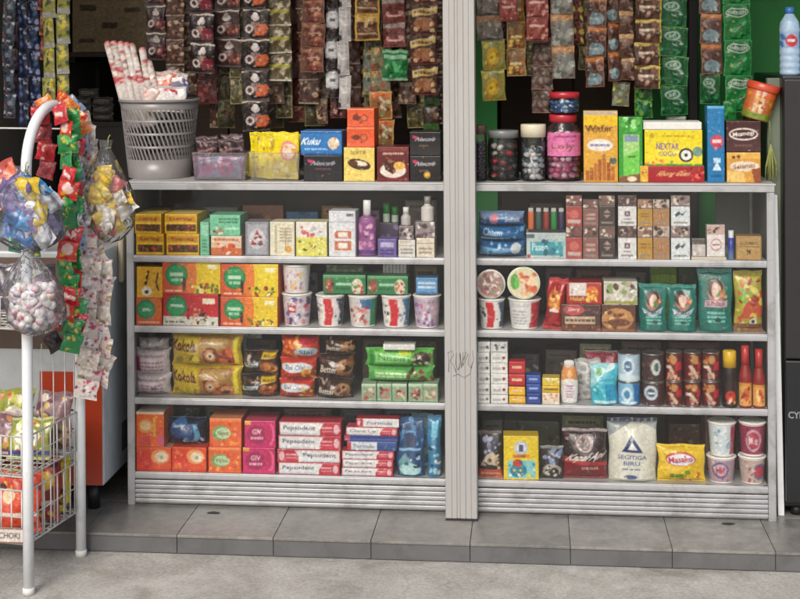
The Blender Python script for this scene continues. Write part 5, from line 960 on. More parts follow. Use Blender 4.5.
mar = [('bg', '#2c1a1c'), ('r', .03, .02, .97, .06, '#5c4a4a'), ('b', .1, .1, .9, .45, 14, .05, ['#4a2428', '#7a4a50', '#1c1214', '#8a6a6c']), ('p', [(.1, .3), (.9, .18), (.9, .24), (.1, .36)], '#7c5c5c'), ('r', 0, .45, 1, 1, '#a8668c'), ('b', .05, .5, .95, .98, 16, .06, ['#8a9ab8', '#c890b0', '#7c5078', '#b8c4d0'])]
L_ = []
for i, (a, e, yt_, yy) in enumerate(((196, 219, 136, .105), (220, 243, 134, .105), (194, 216, 140, .085), (217, 244, 139, .085))):
    L_.append((a, e, yt_, yy, mar, ['rear left', 'rear right', 'front left', 'front right'][i]))
pkb = [('bg', '#8c7ca0'), ('e', .2, .4, .13, .4, '#b85a90'), ('e', .65, .45, .2, .4, '#a84c80'), ('b', 0, 0, 1, 1, 18, .14, ['#5c5c80', '#c8c8d8', '#b06c9c', '#6a8ca8', '#d8b8d0'])]
tub(192, 247, 153, 'clear plastic tub holding dark maroon sachets beside the grey basket', L_, 'dark maroon sachet with pink foot standing in the left clear tub, %s', 'sachet', 4, 0, 0)
c2, w2, h2 = place(197, 242, 157, .06, zt + .004, 165); o = g_pouch(w2, .03, h2, pkb, crimp=.03, wr=1.6).build('sweet_packet', 'foil', None, (c2, .062, zt + .004)); tag(o, 'pink and grey blue sweet packet pressed against the front of the left clear tub', 'packet')
L_ = []
yw = [('bg', '#e0cc18'), ('r', .0, .03, 1, .07, '#b8a810'), ('p', [(.2, .08), (.45, .08), (.4, .3), (.25, .4)], '#a88a14'), ('b', .1, .15, .9, .9, 16, .05, ['#f0e050', '#b89018', '#e8c8a0', '#d07a30', '#8a7a18'])]
yf = [('bg', '#dfca1c'), ('e', .6, .4, .34, .22, '#d88a78'), ('e', .62, .4, .26, .16, '#e8cfc0'), ('b', .3, .3, .9, .6, 6, .05, ['#c85a48', '#f0e0d0', '#d8a040']), ('b', .05, .6, .95, .95, 14, .05, ['#e8d88a', '#b8a850', '#f0e8b8'])]
for i in range(6): L_.append((249 + 3.5 * i, 268 + 3.5 * i, 132 + (i % 3) * 1.5, .12 - .012 * i, yw, 'number'[:0] + ['rearmost', 'second from the back', 'third from the back', 'fourth from the back', 'second from the front', 'at the front'][i] + ' of the overlapping left bunch'))
L_.append((272, 298, 132, .055, yf, 'the one with a pink round picture at the right')); L_.append((276, 299, 134, .08, yw, 'the plain one behind the round picture'))
tub(249, 300, 153, 'clear plastic tub full of bright yellow sachets', L_, 'yellow sachet in the right tub, %s', 'sachet', 4, 0, 0)

bk = [('bg', '#1b1a20'), ('p', [(.1, .14), (.28, .2), (.22, .3), (.12, .26)], '#c03a60'), ('t', 'Nescafe', .52, .3, .6, .17, '#9a9aa4', 0, .2), ('r', .3, .5, .7, .55, '#5c3a40'), ('b', .3, .6, .7, .8, 6, .04, ['#6c2430', '#3a3438', '#8a6a50'])]
bk2 = [('bg', '#17161a'), ('p', [(.08, .14), (.28, .2), (.22, .32), (.1, .26)], '#b03050'), ('t', 'Nescafe', .52, .3, .62, .17, '#a8a8b0', 0, .2), ('r', .3, .55, .6, .6, '#5c4a40')]
box('carton', 'carton', 'black box with silver lettering under the blue box', 303.5, 343, 155.5, bk, d=.11)
box('carton', 'carton', 'bright blue box with white name and small figure, tilted on a black box', 301, 343, 131, [('bg', '#2470b0'), ('r', 0, .03, 1, .1, '#1c5a98'), ('t', 'Kuku', .26, .42, .44, .3, '#dfe8f0', 0, .2), ('e', .8, .5, .14, .24, '#d8c8a8'), ('b', .66, .25, .95, .8, 8, .08, ['#c87a40', '#e8e8e8', '#7a4a30', '#d8b8a0']), ('l', .1, .68, .6, .8, 1, '#8ab8e0'), ('r', 0, .9, 1, 1, '#1a5088')], d=.1, on=Shelf.last, rz=-3)
box('carton', 'carton', 'pale yellow box with brown cake picture under the orange boxes', 343.5, 374.5, 147.5, [('bg', '#dcc468'), ('t', 'SOFTIE', .48, .15, .5, .1, '#7a5c28'), ('e', .5, .5, .38, .16, '#3c2014', 12), ('e', .55, .47, .22, .07, '#e0d4bc', 12), ('e', .32, .47, .14, .08, '#5a3018'), ('b', .1, .72, .9, .92, 6, .04, ['#c8a850', '#e8d888'])], d=.11)
zz = Shelf.last
og = [('bg', '#d8582e'), ('r', 0, 0, 1, .08, '#e07a50'), ('b', .2, .3, .8, .8, 7, .09, ['#8a3420', '#7a4a34', '#c84c28']), ('e', .34, .5, .14, .14, '#6c2c1c'), ('e', .62, .5, .14, .2, '#8c4430'), ('e', .62, .5, .09, .13, '#d8683c')]
box('carton', 'carton', 'orange box with dark leaf mark, lower of two on the pale yellow box', 347, 375, 127.5, og, d=.1, on=zz); box('carton', 'carton', 'orange box with dark leaf mark, upper of two on the pale yellow box', 347.5, 375, 108.5, og, d=.1, on=Shelf.last)
box('carton', 'carton', 'maroon box with chocolate cake picture beside the pale yellow box', 376, 408.5, 147, [('bg', '#5c1a1c'), ('r', .05, .04, .95, .12, '#7c2c2c'), ('l', .2, .14, .85, .24, 1, '#c8a08a'), ('e', .5, .68, .4, .22, '#d8ccc0'), ('p', [(.2, .45), (.5, .36), (.62, .6), (.5, .8), (.26, .66)], '#3a1812'), ('e', .7, .55, .18, .12, '#d8a850'), ('b', .2, .4, .6, .8, 6, .06, ['#2c120c', '#6a2c1c', '#8a5a40']), ('r', 0, .92, 1, 1, '#7a2024')], d=.11)
bk3 = [o for o in bk2] + [('c', .55, .74, .13, '#b8882c'), ('c', .55, .74, .08, '#d8b050')]
box('carton', 'carton', 'black box with silver lettering and gold medal next to the shutter post', 409.5, 441, 156, bk3, d=.11); box('carton', 'carton', 'black box with silver lettering on the one with the gold medal', 409.5, 441, 132, bk2, d=.11, on=Shelf.last)

# right cabinet top
Shelf.y = .03
jar('sweet_jar', 'dark violet jar half hidden behind the shutter post', 472, 487, 125, '#5a4038', ['#241c30', '#3a3470', '#5a3040', '#1c1c28'], sweet=.007, neck=.9)
jar('sweet_jar', 'clear jar with grey lid holding dark sweets, a red and a green one', 487.5, 519, 130, '#77797a', ['#26302c', '#3c2a2c', '#b82430', '#1c6c3c', '#5a4c4c', '#2c2428', '#b8b4b0'], sweet=.0155, neck=.92, lidh=.12)
jar('sweet_jar', 'clear jar with cream lid holding black and white wrapped sweets', 520.5, 546, 124, '#d6cfb4', ['#dcdcdc', '#dcdcdc', '#1c2428', '#c8ccd0', '#dcdcdc', '#3a5c6c'], sweet=.012, neck=.94, lidh=.2)
jar('sweet_jar', 'big clear jar with red lid full of pink sweets', 545, 581, 114, '#b02434', ['#d0709c', '#e0a8c0', '#c04c7c', '#b87c94', '#e8c8d4'], sweet=.013, neck=.72, lidh=.09,
    ops=[('bg', '#d070a0'), ('b', 0, 0, 1, .4, 10, .1, ['#d888b0', '#b84c84']), ('t', 'Loly', .45, .62, .6, .34, '#d8a878'), ('t', 'Loly', .44, .6, .6, .34, '#8a3a50'), ('r', .2, .1, .8, .2, '#9c3c6c')], lz=(.42, .8))
zj = Shelf.last
jar('sweet_jar', 'small clear jar with red lid and blue sweets standing on the pink jar', 548.5, 580, 92, '#b42030', ['#2c70b0', '#1c3c68', '#8ab8d8', '#1c4c88', '#d8e0e8'], sweet=.009, on=zj, neck=.9, lidh=.24)
box('wafer_box', 'carton', 'tall golden box with stick biscuit picture and white oval', 583.5, 618, 111, [('bg', '#cf9c38'), ('r', 0, 0, 1, .06, '#b8a488'), ('r', 0, .06, 1, .2, '#dfb818'), ('t', 'Astor', .45, .25, .66, .1, '#8a5a10'), ('t', 'Wafer', .45, .24, .84, .09, '#5c3c14'), ('e', .48, .48, .38, .085, '#ddd8d0'), ('l', .2, .45, .76, .51, 1, '#7c7ca0')] +
    [('r', x, tp_, x + .1, .98, c) for x, tp_, c in ((.06, .84, '#a8602c'), (.18, .8, '#9a5424'), (.3, .74, '#b06a34'), (.42, .68, '#9c5828'), (.55, .6, '#a8642c'), (.68, .72, '#94501f'), (.8, .78, '#a8602c'))] + [('c', .86, .7, .05, '#4c5a50')], d=.06, top='#c8a868')
box('wafer_box', 'carton', 'tall green box with pale green panel beside the golden box', 618.5, 643, 117, [('bg', '#2f8c2c'), ('b', .05, .02, .95, .2, 10, .05, ['#5cb048', '#1c6c20', '#9ad888']), ('r', .2, .27, .85, .95, '#9cc878'), ('p', [(.2, .6), (.85, .5), (.85, .9), (.2, .95)], '#6cc04c'), ('r', .25, .28, .8, .38, '#7a8ca0'), ('r', .4, .6, .7, .62, '#3c5c28'), ('p', [(0, .92), (1, .86), (1, 1), (0, 1)], '#7a4a2c'), ('e', .55, .95, .2, .04, '#d8c8b0')], d=.06)
box('biscuit_box', 'carton', 'flat red box with yellow end under the yellow box', 640, 704.5, 166, [('bg', '#9c1c24'), ('r', -1, -1, .12, 2, '#d8a838'), ('b', .02, .2, .11, .9, 5, .12, ['#a87020', '#e8cc70']), ('t', 'Khong Guan', .52, .5, .5, .4, '#d8a878', 0, .2), ('b', .8, .1, .98, .9, 8, .14, ['#c8283c', '#6c1418', '#d86a50'])], d=.13, rz=0)
box('coconut_box', 'carton', 'bright yellow box with purple name, coconut picture and white lid', 645, 703, 130, [('bg', '#e0cc22'), ('r', 0, .94, 1, 1, '#5a9a3c'), ('c', .13, .16, .07, '#b8a020'), ('l', .3, .12, .9, .22, 1, '#b89c1c'), ('t', 'NEXTAR', .4, .46, .4, .18, '#6c4c90'), ('t', 'COCO', .4, .66, .3, .14, '#6c5c98'), ('e', .66, .62, .18, .03, '#e8e080'), ('c', .72, .7, .2, '#2c3038'), ('c', .72, .7, .14, '#d8dcd0'), ('c', .72, .7, .05, '#2c3038'), ('c', .92, .6, .14, '#6a8c7c'), ('b', .02, .78, .5, .96, 8, .06, ['#c8a020', '#6a9a3c', '#d87a40'])], d=.11, on=Shelf.last, rz=-2, top='#dcdcd4')
zz = Shelf.last
b = MB(); cx, w_, h = place(644, 702, 122, .035, zz + .001); b.box(-w_ / 2 - .001, w_ / 2 + .001, -.052, .06, 0, h, '#dcdcd6'); o = b.build('box_lid', 'paper', None, (cx, .088, zz + .001), (0, 0, radians(-2)), bevel=.003); tag(o, 'white foam lid lying on the bright yellow box', 'lid')
box('blue_box', 'carton', 'tall narrow blue box with red round mark leaning right', 707, 724.5, 106, [('bg', '#1870a4'), ('r', .0, 0, 1, .03, '#5ca8d0'), ('c', .55, .46, .085, '#c03c4c'), ('r', .3, .44, .8, .48, '#e0c8c8'), ('b', .3, .5, .8, .57, 6, .02, ['#a82840', '#c8a8b8']), ('r', .35, .68, .75, .74, '#b8d4e4'), ('p', [(.55, .72), (.8, .84), (.3, .84)], '#c8dce8'), ('r', .2, .9, .8, .93, '#0f5080')], d=.06, rz=0)
ap = lambda c, c2: [('bg', c), ('b', 0, .02, .5, .3, 8, .08, [c2, '#3a1a14']), ('e', .5, .42, .42, .2, '#d8ccc4'), ('e', .5, .42, .38, .15, c), ('t', 'Momogi', .5, .42, .62, .18, '#dcd4cc', -6), ('l', .25, .72, .75, .84, 1, c2)]
box('snack_box', 'carton', 'brown and yellow box with white oval, lower right end of the cabinet top', 727, 761, 152.5, [('bg', '#c8923c'), ('r', 0, 0, 1, .2, '#d8a850'), ('c', .2, .16, .06, '#5c2c1c'), ('c', .34, .14, .06, '#6a3420'), ('e', .52, .46, .44, .17, '#d8c8b0'), ('t', 'Selamat', .52, .45, .66, .16, '#6a3424', -6), ('p', [(0, .6), (.5, .66), (.55, 1), (0, 1)], '#d8b468'), ('p', [(.72, .55), (1, .5), (1, 1), (.82, 1)], '#8a4424')], d=.08)
box('snack_box', 'carton', 'dark maroon box with white oval on the brown and yellow box', 726, 761, 121, ap('#42201f', '#6a4440'), d=.08, on=Shelf.last)
zz = Shelf.last
# tilted plastic jar lying askew on the boxes
r = .0525; L_ = .118; pc = P(754.5, 103, .085); t = tag(empty('snack_jar', (pc.x, .085, zz + .004)), 'tilted plastic jar with orange red lid and green foot on the maroon box', 'jar'); t.rotation_euler = (radians(4), radians(15), radians(6))
b = MB(); cv = canvas(.15, .1, [('bg', '#b8682c'), ('r', 0, 0, 1, .2, '#d0602c'), ('r', .2, 0, .3, 1, '#d8c0a0'), ('r', .42, 0, .5, 1, '#e0d0b8'), ('b', .0, .1, 1, .7, 24, .08, ['#c85028', '#d89c38', '#8a3a1c', '#e0c070']), ('r', 0, .78, 1, 1, '#7a8c2c'), ('b', 0, .75, 1, 1, 10, .05, ['#4c7020', '#c8b040'])])
b.lathe(dense([(0, .001), (r * .82, 0), (r * .86, .004), (r * .93, L_ * .8), (r * .9, L_ * .82)]), 48, colfn=wrap(cv, 1.5, .003, L_ * .8, '#a85a28')); b.build('jar_body', 'jarprint', t)
b = MB(); b.lathe([(0, L_ * .8), (r * .98, L_ * .8), (r, L_ * .83), (r, L_ * .99), (r * .95, L_), (0, L_)], 48, '#c4482c'); b.build('lid', 'plastic', t)

# ================================================================== hanging sachet columns
ROD = 2.02
def sachet_mesh(w_, h, ops, parent, mat='sachet'):
    b = g_pouch(w_, .010, h + .0005, ops, crimp=.05, wr=1.3, res=.0017, pinch=.02); return b.build('sachet', mat, parent)
def strip(label, x0, x1, yb, per, y, ops, group, top=None, mat='sachet', nmax=14, cat='sachet strip', tilt=0):
    a, e = P(x0, yb - 30, y), P(x1, yb - 30, y); w_ = e.x - a.x; zb = Z((x0 + x1) / 2, yb, y); h = P(0, 0, y).z - P(0, per, y).z
    cx = (a.x + e.x) / 2; zt_ = ROD if top is None else Z((x0 + x1) / 2, top, y)
    t = tag(empty('sachet_strip', (cx, y, zb), (0, 0, radians(random.uniform(-6, 6)))), label, cat, group)
    z = 0; first = None; i = 0; ph = random.uniform(0, 6); am = random.uniform(.001, .005)
    while zb + z < zt_ - h * .3 and i < nmax:
        lo, ro = (am * math.sin(ph + i * .9) + random.uniform(-.0015, .0015), random.uniform(-.003, .003), z), (radians(random.uniform(-4, 3)), radians(random.uniform(-3, 3) + tilt), radians(random.uniform(-18, 18)))
        if first is None: first = sachet_mesh(w_, h, ops, t, mat); first.location, first.rotation_euler = lo, ro
        else: copyc(first, t, lo, ro)
        z += h; i += 1
    if top is None:
        b = MB(); b.tube([(0, 0, z), (0, 0, ROD - zb)] if ROD - zb > z + .002 else [(0, 0, z - .01), (0, 0, z + .01)], .001, 5, '#888480'); b.build('string', 'rope', t)
    return t
def rodbar(name, x0, x1, y, label):
    t = tag(empty(name, ((x0 + x1) / 2, y, ROD + .008)), label, 'rail'); b = MB(); L = (x1 - x0) / 2; b.tube([(-L, 0, 0), (L, 0, 0)], .007, 10); b.build('rail_tube', 'wire', t)
    for s in (-L * .8, L * .8):
        b = MB(); b.tube([(s, 0, .006), (s, 0, 2.8 - ROD - .01)], .002, 6); b.build('hanger_wire', 'wire', t)
HD = '#120c0c'
fig = lambda c, hat, bgc='#150c0c', pic='#8a2a38': [('bg', bgc), ('r', -1, .0, 2, .05, '#c8bcb0'), ('e', .5, .28, .16, .1, '#c8beb8'), ('e', .5, .2, .1, .09, hat), ('p', [(.34, .42), (.66, .42), (.76, .7), (.3, .7)], '#7c6c6a'), ('e', .26, .66, .16, .14, '#c8bab4'), ('e', .26, .66, .09, .08, '#3a2422'), ('r', .5, .5, .92, .86, pic), ('b', .5, .5, .92, .86, 6, .06, [pic, '#c8806a', '#5c1c20']), ('r', -1, .93, 2, 1, '#4c4240'), ('b', .05, .1, .95, .9, 8, .04, ['#4a3432', '#6a5a58', '#1c1012'])]
crm = [('bg', '#5c5038'), ('b', 0, 0, 1, 1, 30, .09, ['#a89c80', '#3a3424', '#c8bca0', '#5c4c34', '#8a8264']), ('r', .05, .4, .95, .52, '#a09a3c'), ('r', -1, .94, 2, 1, '#c8c0a8')]
brr = [('bg', '#5c3428'), ('r', .05, .06, .95, .2, '#8a5a40'), ('b', .05, .25, .95, .95, 18, .09, ['#8a4a3c', '#3c1f1a', '#b0785a', '#6c2c28']), ('r', .3, .4, .85, .44, '#b89a84'), ('bd', .02, '#7c5444')]
olv = [('bg', '#3a3624'), ('bd', .04, '#5a5638'), ('b', .1, .1, .9, .9, 12, .1, ['#4a4430', '#2a261a', '#6a6244', '#54382c'])]
wht = [('bg', '#1c1a1c'), ('c', .5, .42, .3, '#b0b0b0'), ('c', .5, .42, .2, '#d0d0d0'), ('r', .3, .36, .7, .46, '#5c5c60'), ('b', .1, .7, .9, .98, 6, .08, ['#4a3c38', '#2c2424'])]
ybr = [('bg', '#7a5c30'), ('bd', .06, '#b8923c'), ('r', .08, .08, .92, .26, '#c0a058'), ('r', .1, .3, .9, .9, '#503020'), ('b', .1, .3, .9, .9, 12, .09, ['#8a6a4c', '#2c1810', '#a8845c', '#6a4430']), ('r', .15, .7, .85, .76, '#b09070')]
top3 = [('bg', '#3c241c'), ('p', [(.0, .2), (1, .08), (1, .3), (0, .44)], '#b8a060'), ('l', .1, .18, .9, .36, 1, '#5a3c20'), ('e', .5, .66, .42, .22, '#8a5a3c'), ('b', .1, .5, .9, .9, 10, .08, ['#b08058', '#5a2c1c', '#c8a880', '#7a3c24']), ('r', -1, .92, 2, 1, '#54201c')]
rdb = [('bg', '#6a3430'), ('r', 0, .04, 1, .22, '#8a7a74'), ('b', .05, .25, .95, .95, 16, .1, ['#9a4c48', '#4c1c1c', '#b88a80', '#84302c']), ('r', .2, .7, .8, .76, '#c8a8a0')]
gA = 'hanging sachet strips over the left cabinet'; gB = 'hanging sachet strips over the right cabinet'
yy = .30
S_ = strip
S_('strip of dark maroon sachets at the left edge of the hanging rows, above the basket', 146, 166, 60, 27, .42, fig('', '#b0a8a0', '#2c1418', '#5a1c28'), gA)
S_('strip of dark maroon sachets with small white figures above the sachet tub', 188, 213, 73.5, 29.5, yy, fig('', '#e0d8d0', '#1c0e10', '#7a2434'), gA)
S_('strip of black brown sachets with pale figures, second full strip from the left', 215, 241, 67, 28, yy + .05, fig('', '#8c8480', '#3a2420', '#6a3c34'), gA)
S_('strip of black sachets with white hatted figure and orange picture', 242, 269, 131, 30, yy, fig('', '#e8e2dc', '#120c0c', '#c05a2c'), gA)
S_('strip of cream and olive sachets with a yellow green line', 267, 291, 81, 27, yy + .03, crm, gA)
S_('strip of brown red sachets left of the black and white column', 301, 325, 72, 24, yy, brr, gA)
S_('strip of black sachets with shiny white discs', 325, 338.5, 98, 29.5, yy + .02, wht, gA)
t = S_('long pale grey strip of blister packs with dark notches', 339, 351, 109, 33, yy - .02, [('bg', '#b0acaa'), ('e', 0, .9, .25, .1, '#2c2a2c'), ('r', .1, .05, .9, .08, '#7c7876'), ('b', .1, .1, .9, .8, 8, .06, ['#c4c0be', '#94908e'])], gA)
S_('strip of brown sachets framed in yellow beside the long pale strip', 355, 380, 40.5, 25, yy, ybr, gA)
S_('strip of red brown sachets above the single green sachet', 383, 406, 47, 24, yy + .03, rdb, gA)
S_('single bright green sachet hanging below the red brown strip', 381, 406.5, 80.5, 30, yy, [('bg', '#1c6a34'), ('r', 0, .02, 1, .1, '#7aa884'), ('r', .05, .18, .95, .3, '#8ab898'), ('b', .1, .35, .9, .85, 14, .09, ['#2c8a48', '#0f4a20', '#4ca868', '#1c5c2c']), ('r', 0, .92, 1, 1, '#88a890')], gA, top=52)
S_('strip of dark sachets with slanted cream bands next to the shutter post', 412, 438.5, 95, 29.5, yy - .02, top3, gA, tilt=0)
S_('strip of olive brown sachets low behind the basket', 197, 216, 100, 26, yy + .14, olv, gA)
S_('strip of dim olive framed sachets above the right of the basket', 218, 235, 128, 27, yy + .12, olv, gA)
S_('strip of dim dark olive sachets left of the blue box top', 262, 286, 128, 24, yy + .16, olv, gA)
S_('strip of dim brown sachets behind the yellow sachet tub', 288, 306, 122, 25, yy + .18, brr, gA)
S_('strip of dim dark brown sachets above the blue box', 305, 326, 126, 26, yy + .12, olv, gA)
S_('strip of brown and orange sachets above the maroon cake box', 371, 394, 147, 27, yy + .03, [('bg', '#8a5c34'), ('bd', .05, '#b08c50'), ('r', .08, .05, .92, .2, '#c0602c'), ('b', .1, .25, .9, .95, 18, .08, ['#a89a70', '#5c3420', '#c8a078', '#7a8050', '#b8b098'])], gA, top=92)
S_('narrow strip of grey and yellow sachets above the orange boxes', 361, 371, 95, 22, yy + .08, [('bg', '#6c7268'), ('b', 0, 0, 1, 1, 14, .12, ['#8a9a90', '#c8a83c', '#3c4438', '#a05a34'])], gA, top=56)
S_('strip of pale olive and orange sachets left of the green sachet', 371, 392, 92, 22, yy + .05, [('bg', '#7a7458'), ('r', .1, .05, .5, .2, '#c08a30'), ('b', 0, .1, 1, 1, 14, .12, ['#a8a080', '#54503c', '#c8c0a0', '#8a4430'])], gA, top=62)
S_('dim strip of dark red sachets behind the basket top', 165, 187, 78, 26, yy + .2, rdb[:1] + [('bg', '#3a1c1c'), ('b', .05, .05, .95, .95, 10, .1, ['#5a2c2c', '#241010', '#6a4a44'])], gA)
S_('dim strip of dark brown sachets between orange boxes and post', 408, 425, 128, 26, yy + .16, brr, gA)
S_('low strip of green footed dark sachets above the black boxes next to the post', 424, 440, 131, 24, yy + .05, [('bg', '#2c2420'), ('b', 0, 0, 1, .6, 8, .12, ['#7a4a30', '#8a8a80', '#3a2a24']), ('r', 0, .7, 1, .95, '#3a5c2c')], gA, top=96)
# right half
gbr = [('bg', '#6a6258'), ('r', 0, .0, 1, .25, '#8a6448'), ('b', .05, .3, .95, .95, 16, .1, ['#8a8a80', '#4c443c', '#a89c8a', '#6a7068']), ('r', -1, .94, 2, 1, '#3c3834')]
yel = [('bg', '#8a8238'), ('r', 0, .02, 1, .1, '#b0a860'), ('e', .45, .55, .28, .3, '#c89a20'), ('e', .45, .6, .16, .2, '#dcb830'), ('b', .05, .1, .95, .95, 16, .08, ['#5c7038', '#c8b850', '#8a9a78', '#a87820', '#d8c878'])]
gold = [('bg', '#7c5a34'), ('bd', .03, '#a88c50'), ('b', .05, .3, .95, .95, 14, .09, ['#c89838', '#a86a30', '#d8b050', '#6a3c24']), ('r', .1, .08, .9, .26, '#8a6a48'), ('r', .2, .5, .8, .58, '#d8c8a0')]
rpk = [('bg', '#8a4038'), ('b', .05, .05, .95, .95, 16, .09, ['#b8685c', '#6c2c28', '#c89484', '#9c4a40']), ('r', .15, .3, .85, .4, '#d0a898'), ('r', 0, .92, 1, 1, '#6c3c34')]
bead = [('bg', '#5c4a42'), ('b', 0, 0, 1, 1, 34, .1, ['#7c6a60', '#3c2c28', '#8a7a70', '#6a4440', '#4c3c38']), ('r', 0, .94, 1, 1, '#8a6a5c')]
orc = [('bg', '#6c5a4c'), ('r', 0, 0, 1, .2, '#a87848'), ('r', .1, .24, .9, .94, '#7a7a72'), ('b', .1, .25, .9, .95, 14, .1, ['#8a8c84', '#5c5a54', '#9aa098', '#6a645c'])]
blu = [('bg', '#4c342c'), ('r', 0, 0, 1, .16, '#b0703c'), ('r', .04, .16, .96, .22, '#7c4c34'), ('b', .1, .25, .9, .6, 8, .08, ['#6a4438', '#8a6a5c', '#3a241f']), ('e', .5, .74, .38, .2, '#7c9094'), ('b', .2, .6, .8, .92, 6, .07, ['#9ab0b0', '#5c7478']), ('bd', .02, '#7a4c3c')]
S_('strip of grey brown sachets just right of the shutter post', 477, 503, 40, 24, yy, gbr, gB)
S_('strip of two yellow sachets with corn coloured picture below the grey brown ones', 482, 505.5, 100.5, 29.5, yy + .02, yel, gB, top=43)
S_('strip of red brown sachets between the grey brown and pink red ones', 499, 518, 21, 21, yy - .02, rpk, gB)
S_('strip of golden brown sachets with a pale sill line', 506, 525.5, 76, 26, yy + .03, gold, gB)
S_('strip of pink red sachets third from the shutter post', 525.5, 548, 41, 22.5, yy, rpk, gB)
S_('long strip of brown beaded sachets reaching down beside the jars', 530, 552, 113, 22.5, yy + .06, bead, gB)
S_('strip of grey sachets with tan tops in the middle of the right half', 551, 574, 78.5, 31, yy, orc, gB)
S_('narrow strip of yellow and dark red sachets behind the grey ones', 573, 585, 44, 21, yy + .07, [('bg', '#5c2c24'), ('b', 0, 0, 1, 1, 12, .13, ['#b8a030', '#7c3028', '#2c1c1c', '#c8b870'])], gB)
S_('strip of brown sachets with grey blue discs and orange tops', 586, 606, 87, 29, yy - .01, blu, gB)
S_('strip of brown sachets with grey blue discs, narrower and half overlapped', 607, 620, 81, 28, yy + .03, blu, gB)
S_('strip of brown and cream sachets left of the yellow edged strip', 619, 634, 80, 22, yy + .01, [('bg', '#503428'), ('r', 0, 0, 1, .2, '#b0885c'), ('b', .05, .25, .95, .95, 12, .12, ['#7c5c4c', '#2c1c18', '#8c7c70'])], gB)
S_('pair of pale green footed sachets below the narrow grey blue strip', 610, 628, 106, 23, yy + .04, [('bg', '#6a6a54'), ('b', 0, 0, 1, 1, 14, .12, ['#8c9a88', '#a89a70', '#4c4838', '#b8b850'])], gB, top=82)
S_('strip of dark brown sachets with yellow edge beside the green ones', 634, 660.5, 88.5, 22, yy - .01, [('bg', '#4a2c20'), ('r', 0, 0, 1, .15, '#b8a050'), ('r', .95, 0, 2, 1, '#b8a838'), ('b', .05, .2, .9, .95, 12, .12, ['#8a6450', '#2c1810', '#b09080', '#6c4434']), ('r', .15, .4, .75, .5, '#c8b8a0')], gB)
grn = [('bg', '#0f4c28'), ('r', -1, 0, 2, .03, '#6a9c50'), ('e', .45, .3, .3, .16, '#8aa894'), ('e', .45, .3, .22, .1, '#14502a'), ('t', 'SB', .45, .3, .3, .12, '#a8c0b0'), ('e', .62, .55, .2, .1, '#7c9c88'), ('e', .58, .53, .14, .06, '#0f4424'), ('b', .05, .6, .95, .95, 14, .05, ['#1c6c3c', '#0a3a1c', '#2c8a50']), ('bd', .015, '#3c7c3c')]
S_('dark green strip of sachets with pale swirl letters, long one in the middle right', 660.5, 688, 115, 28, yy, grn, gB)
S_('low pair of green sachets just left of the long dark green strip', 634, 652, 118, 17, yy + .04, [('bg', '#14582e'), ('b', 0, 0, 1, 1, 14, .12, ['#2c7c44', '#8ab098', '#0c3c1c', '#6c9c40']), ('bd', .03, '#5c8c2c')], gB, top=90)
S_('low green sachet with white banner behind the yellow box lid', 663, 685, 131, 20, yy + .02, [('bg', '#1c5c30'), ('r', .1, .3, .95, .75, '#a8b4a8'), ('l', .15, .35, .9, .7, 1, '#4c5c50')], gB, top=112)
S_('strip of brown and grey blue sachets between the two green columns', 700, 721.5, 74, 29, yy + .01, blu, gB)
S_('low strip of dark green sachets below the brown grey blue ones', 701, 721, 104, 29, yy + .03, grn, gB, top=78)
ene = [('bg', '#14682f'), ('r', -1, 0, 2, .02, '#5cac6c'), ('e', .52, .22, .42, .13, '#b8c8b8'), ('e', .52, .22, .38, .1, '#1c5c30'), ('t', 'ENERGEN', .52, .22, .64, .1, '#c0ccc0'), ('b', .15, .42, .85, .92, 18, .06, ['#2c8c48', '#0c4c20', '#8a9a60', '#1c7a38', '#48a060']), ('bd', .015, '#3c9450')]
S_('green strip of sachets with white oval name, rightmost column before the fridge', 723.5, 751, 112, 34, yy, ene, gB)
S_('green flyaway sachet edge tucked behind the blue box', 722, 736, 126, 24, yy - .1, [('bg', '#1c7434'), ('b', 0, 0, 1, 1, 10, .12, ['#3c9c50', '#0f5424', '#6cb878'])], gB, top=103)
rodbar('hanging_rail', X(140, yy), X(440, yy), yy, 'pale rail under the ceiling that carries the left sachet strips')
rodbar('hanging_rail', X(478, yy), X(765, yy), yy, 'pale rail under the ceiling that carries the right sachet strips')
rodbar('hanging_rail', X(140, yy + .11), X(440, yy + .11), yy + .11, 'second pale rail behind the left sachet strips')
# crowded rear rows
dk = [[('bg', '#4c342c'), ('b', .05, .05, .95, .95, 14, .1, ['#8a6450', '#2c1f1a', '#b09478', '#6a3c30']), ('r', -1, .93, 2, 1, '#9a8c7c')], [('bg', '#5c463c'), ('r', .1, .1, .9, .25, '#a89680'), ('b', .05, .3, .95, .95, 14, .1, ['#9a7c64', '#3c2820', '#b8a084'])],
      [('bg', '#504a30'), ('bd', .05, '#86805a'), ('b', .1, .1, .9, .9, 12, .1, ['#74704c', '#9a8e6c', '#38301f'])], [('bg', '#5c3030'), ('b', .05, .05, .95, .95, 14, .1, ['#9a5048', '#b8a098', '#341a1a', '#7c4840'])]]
rs_ = random.Random(11)
for i in range(25):
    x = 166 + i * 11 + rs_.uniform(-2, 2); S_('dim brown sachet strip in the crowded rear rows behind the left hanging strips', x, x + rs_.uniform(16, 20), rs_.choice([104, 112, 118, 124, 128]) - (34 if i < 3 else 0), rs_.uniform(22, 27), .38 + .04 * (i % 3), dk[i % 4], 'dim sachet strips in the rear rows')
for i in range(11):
    x = 499 + i * 13.2 + rs_.uniform(-1, 1); S_('dim brown sachet strip in the rear rows behind the right hanging strips', x, x + rs_.uniform(14, 17), rs_.choice([52, 62, 70, 76]), rs_.uniform(21, 25), .39 + .05 * (i % 2), dk[(i * 3) % 4], 'dim sachet strips behind the right ones')
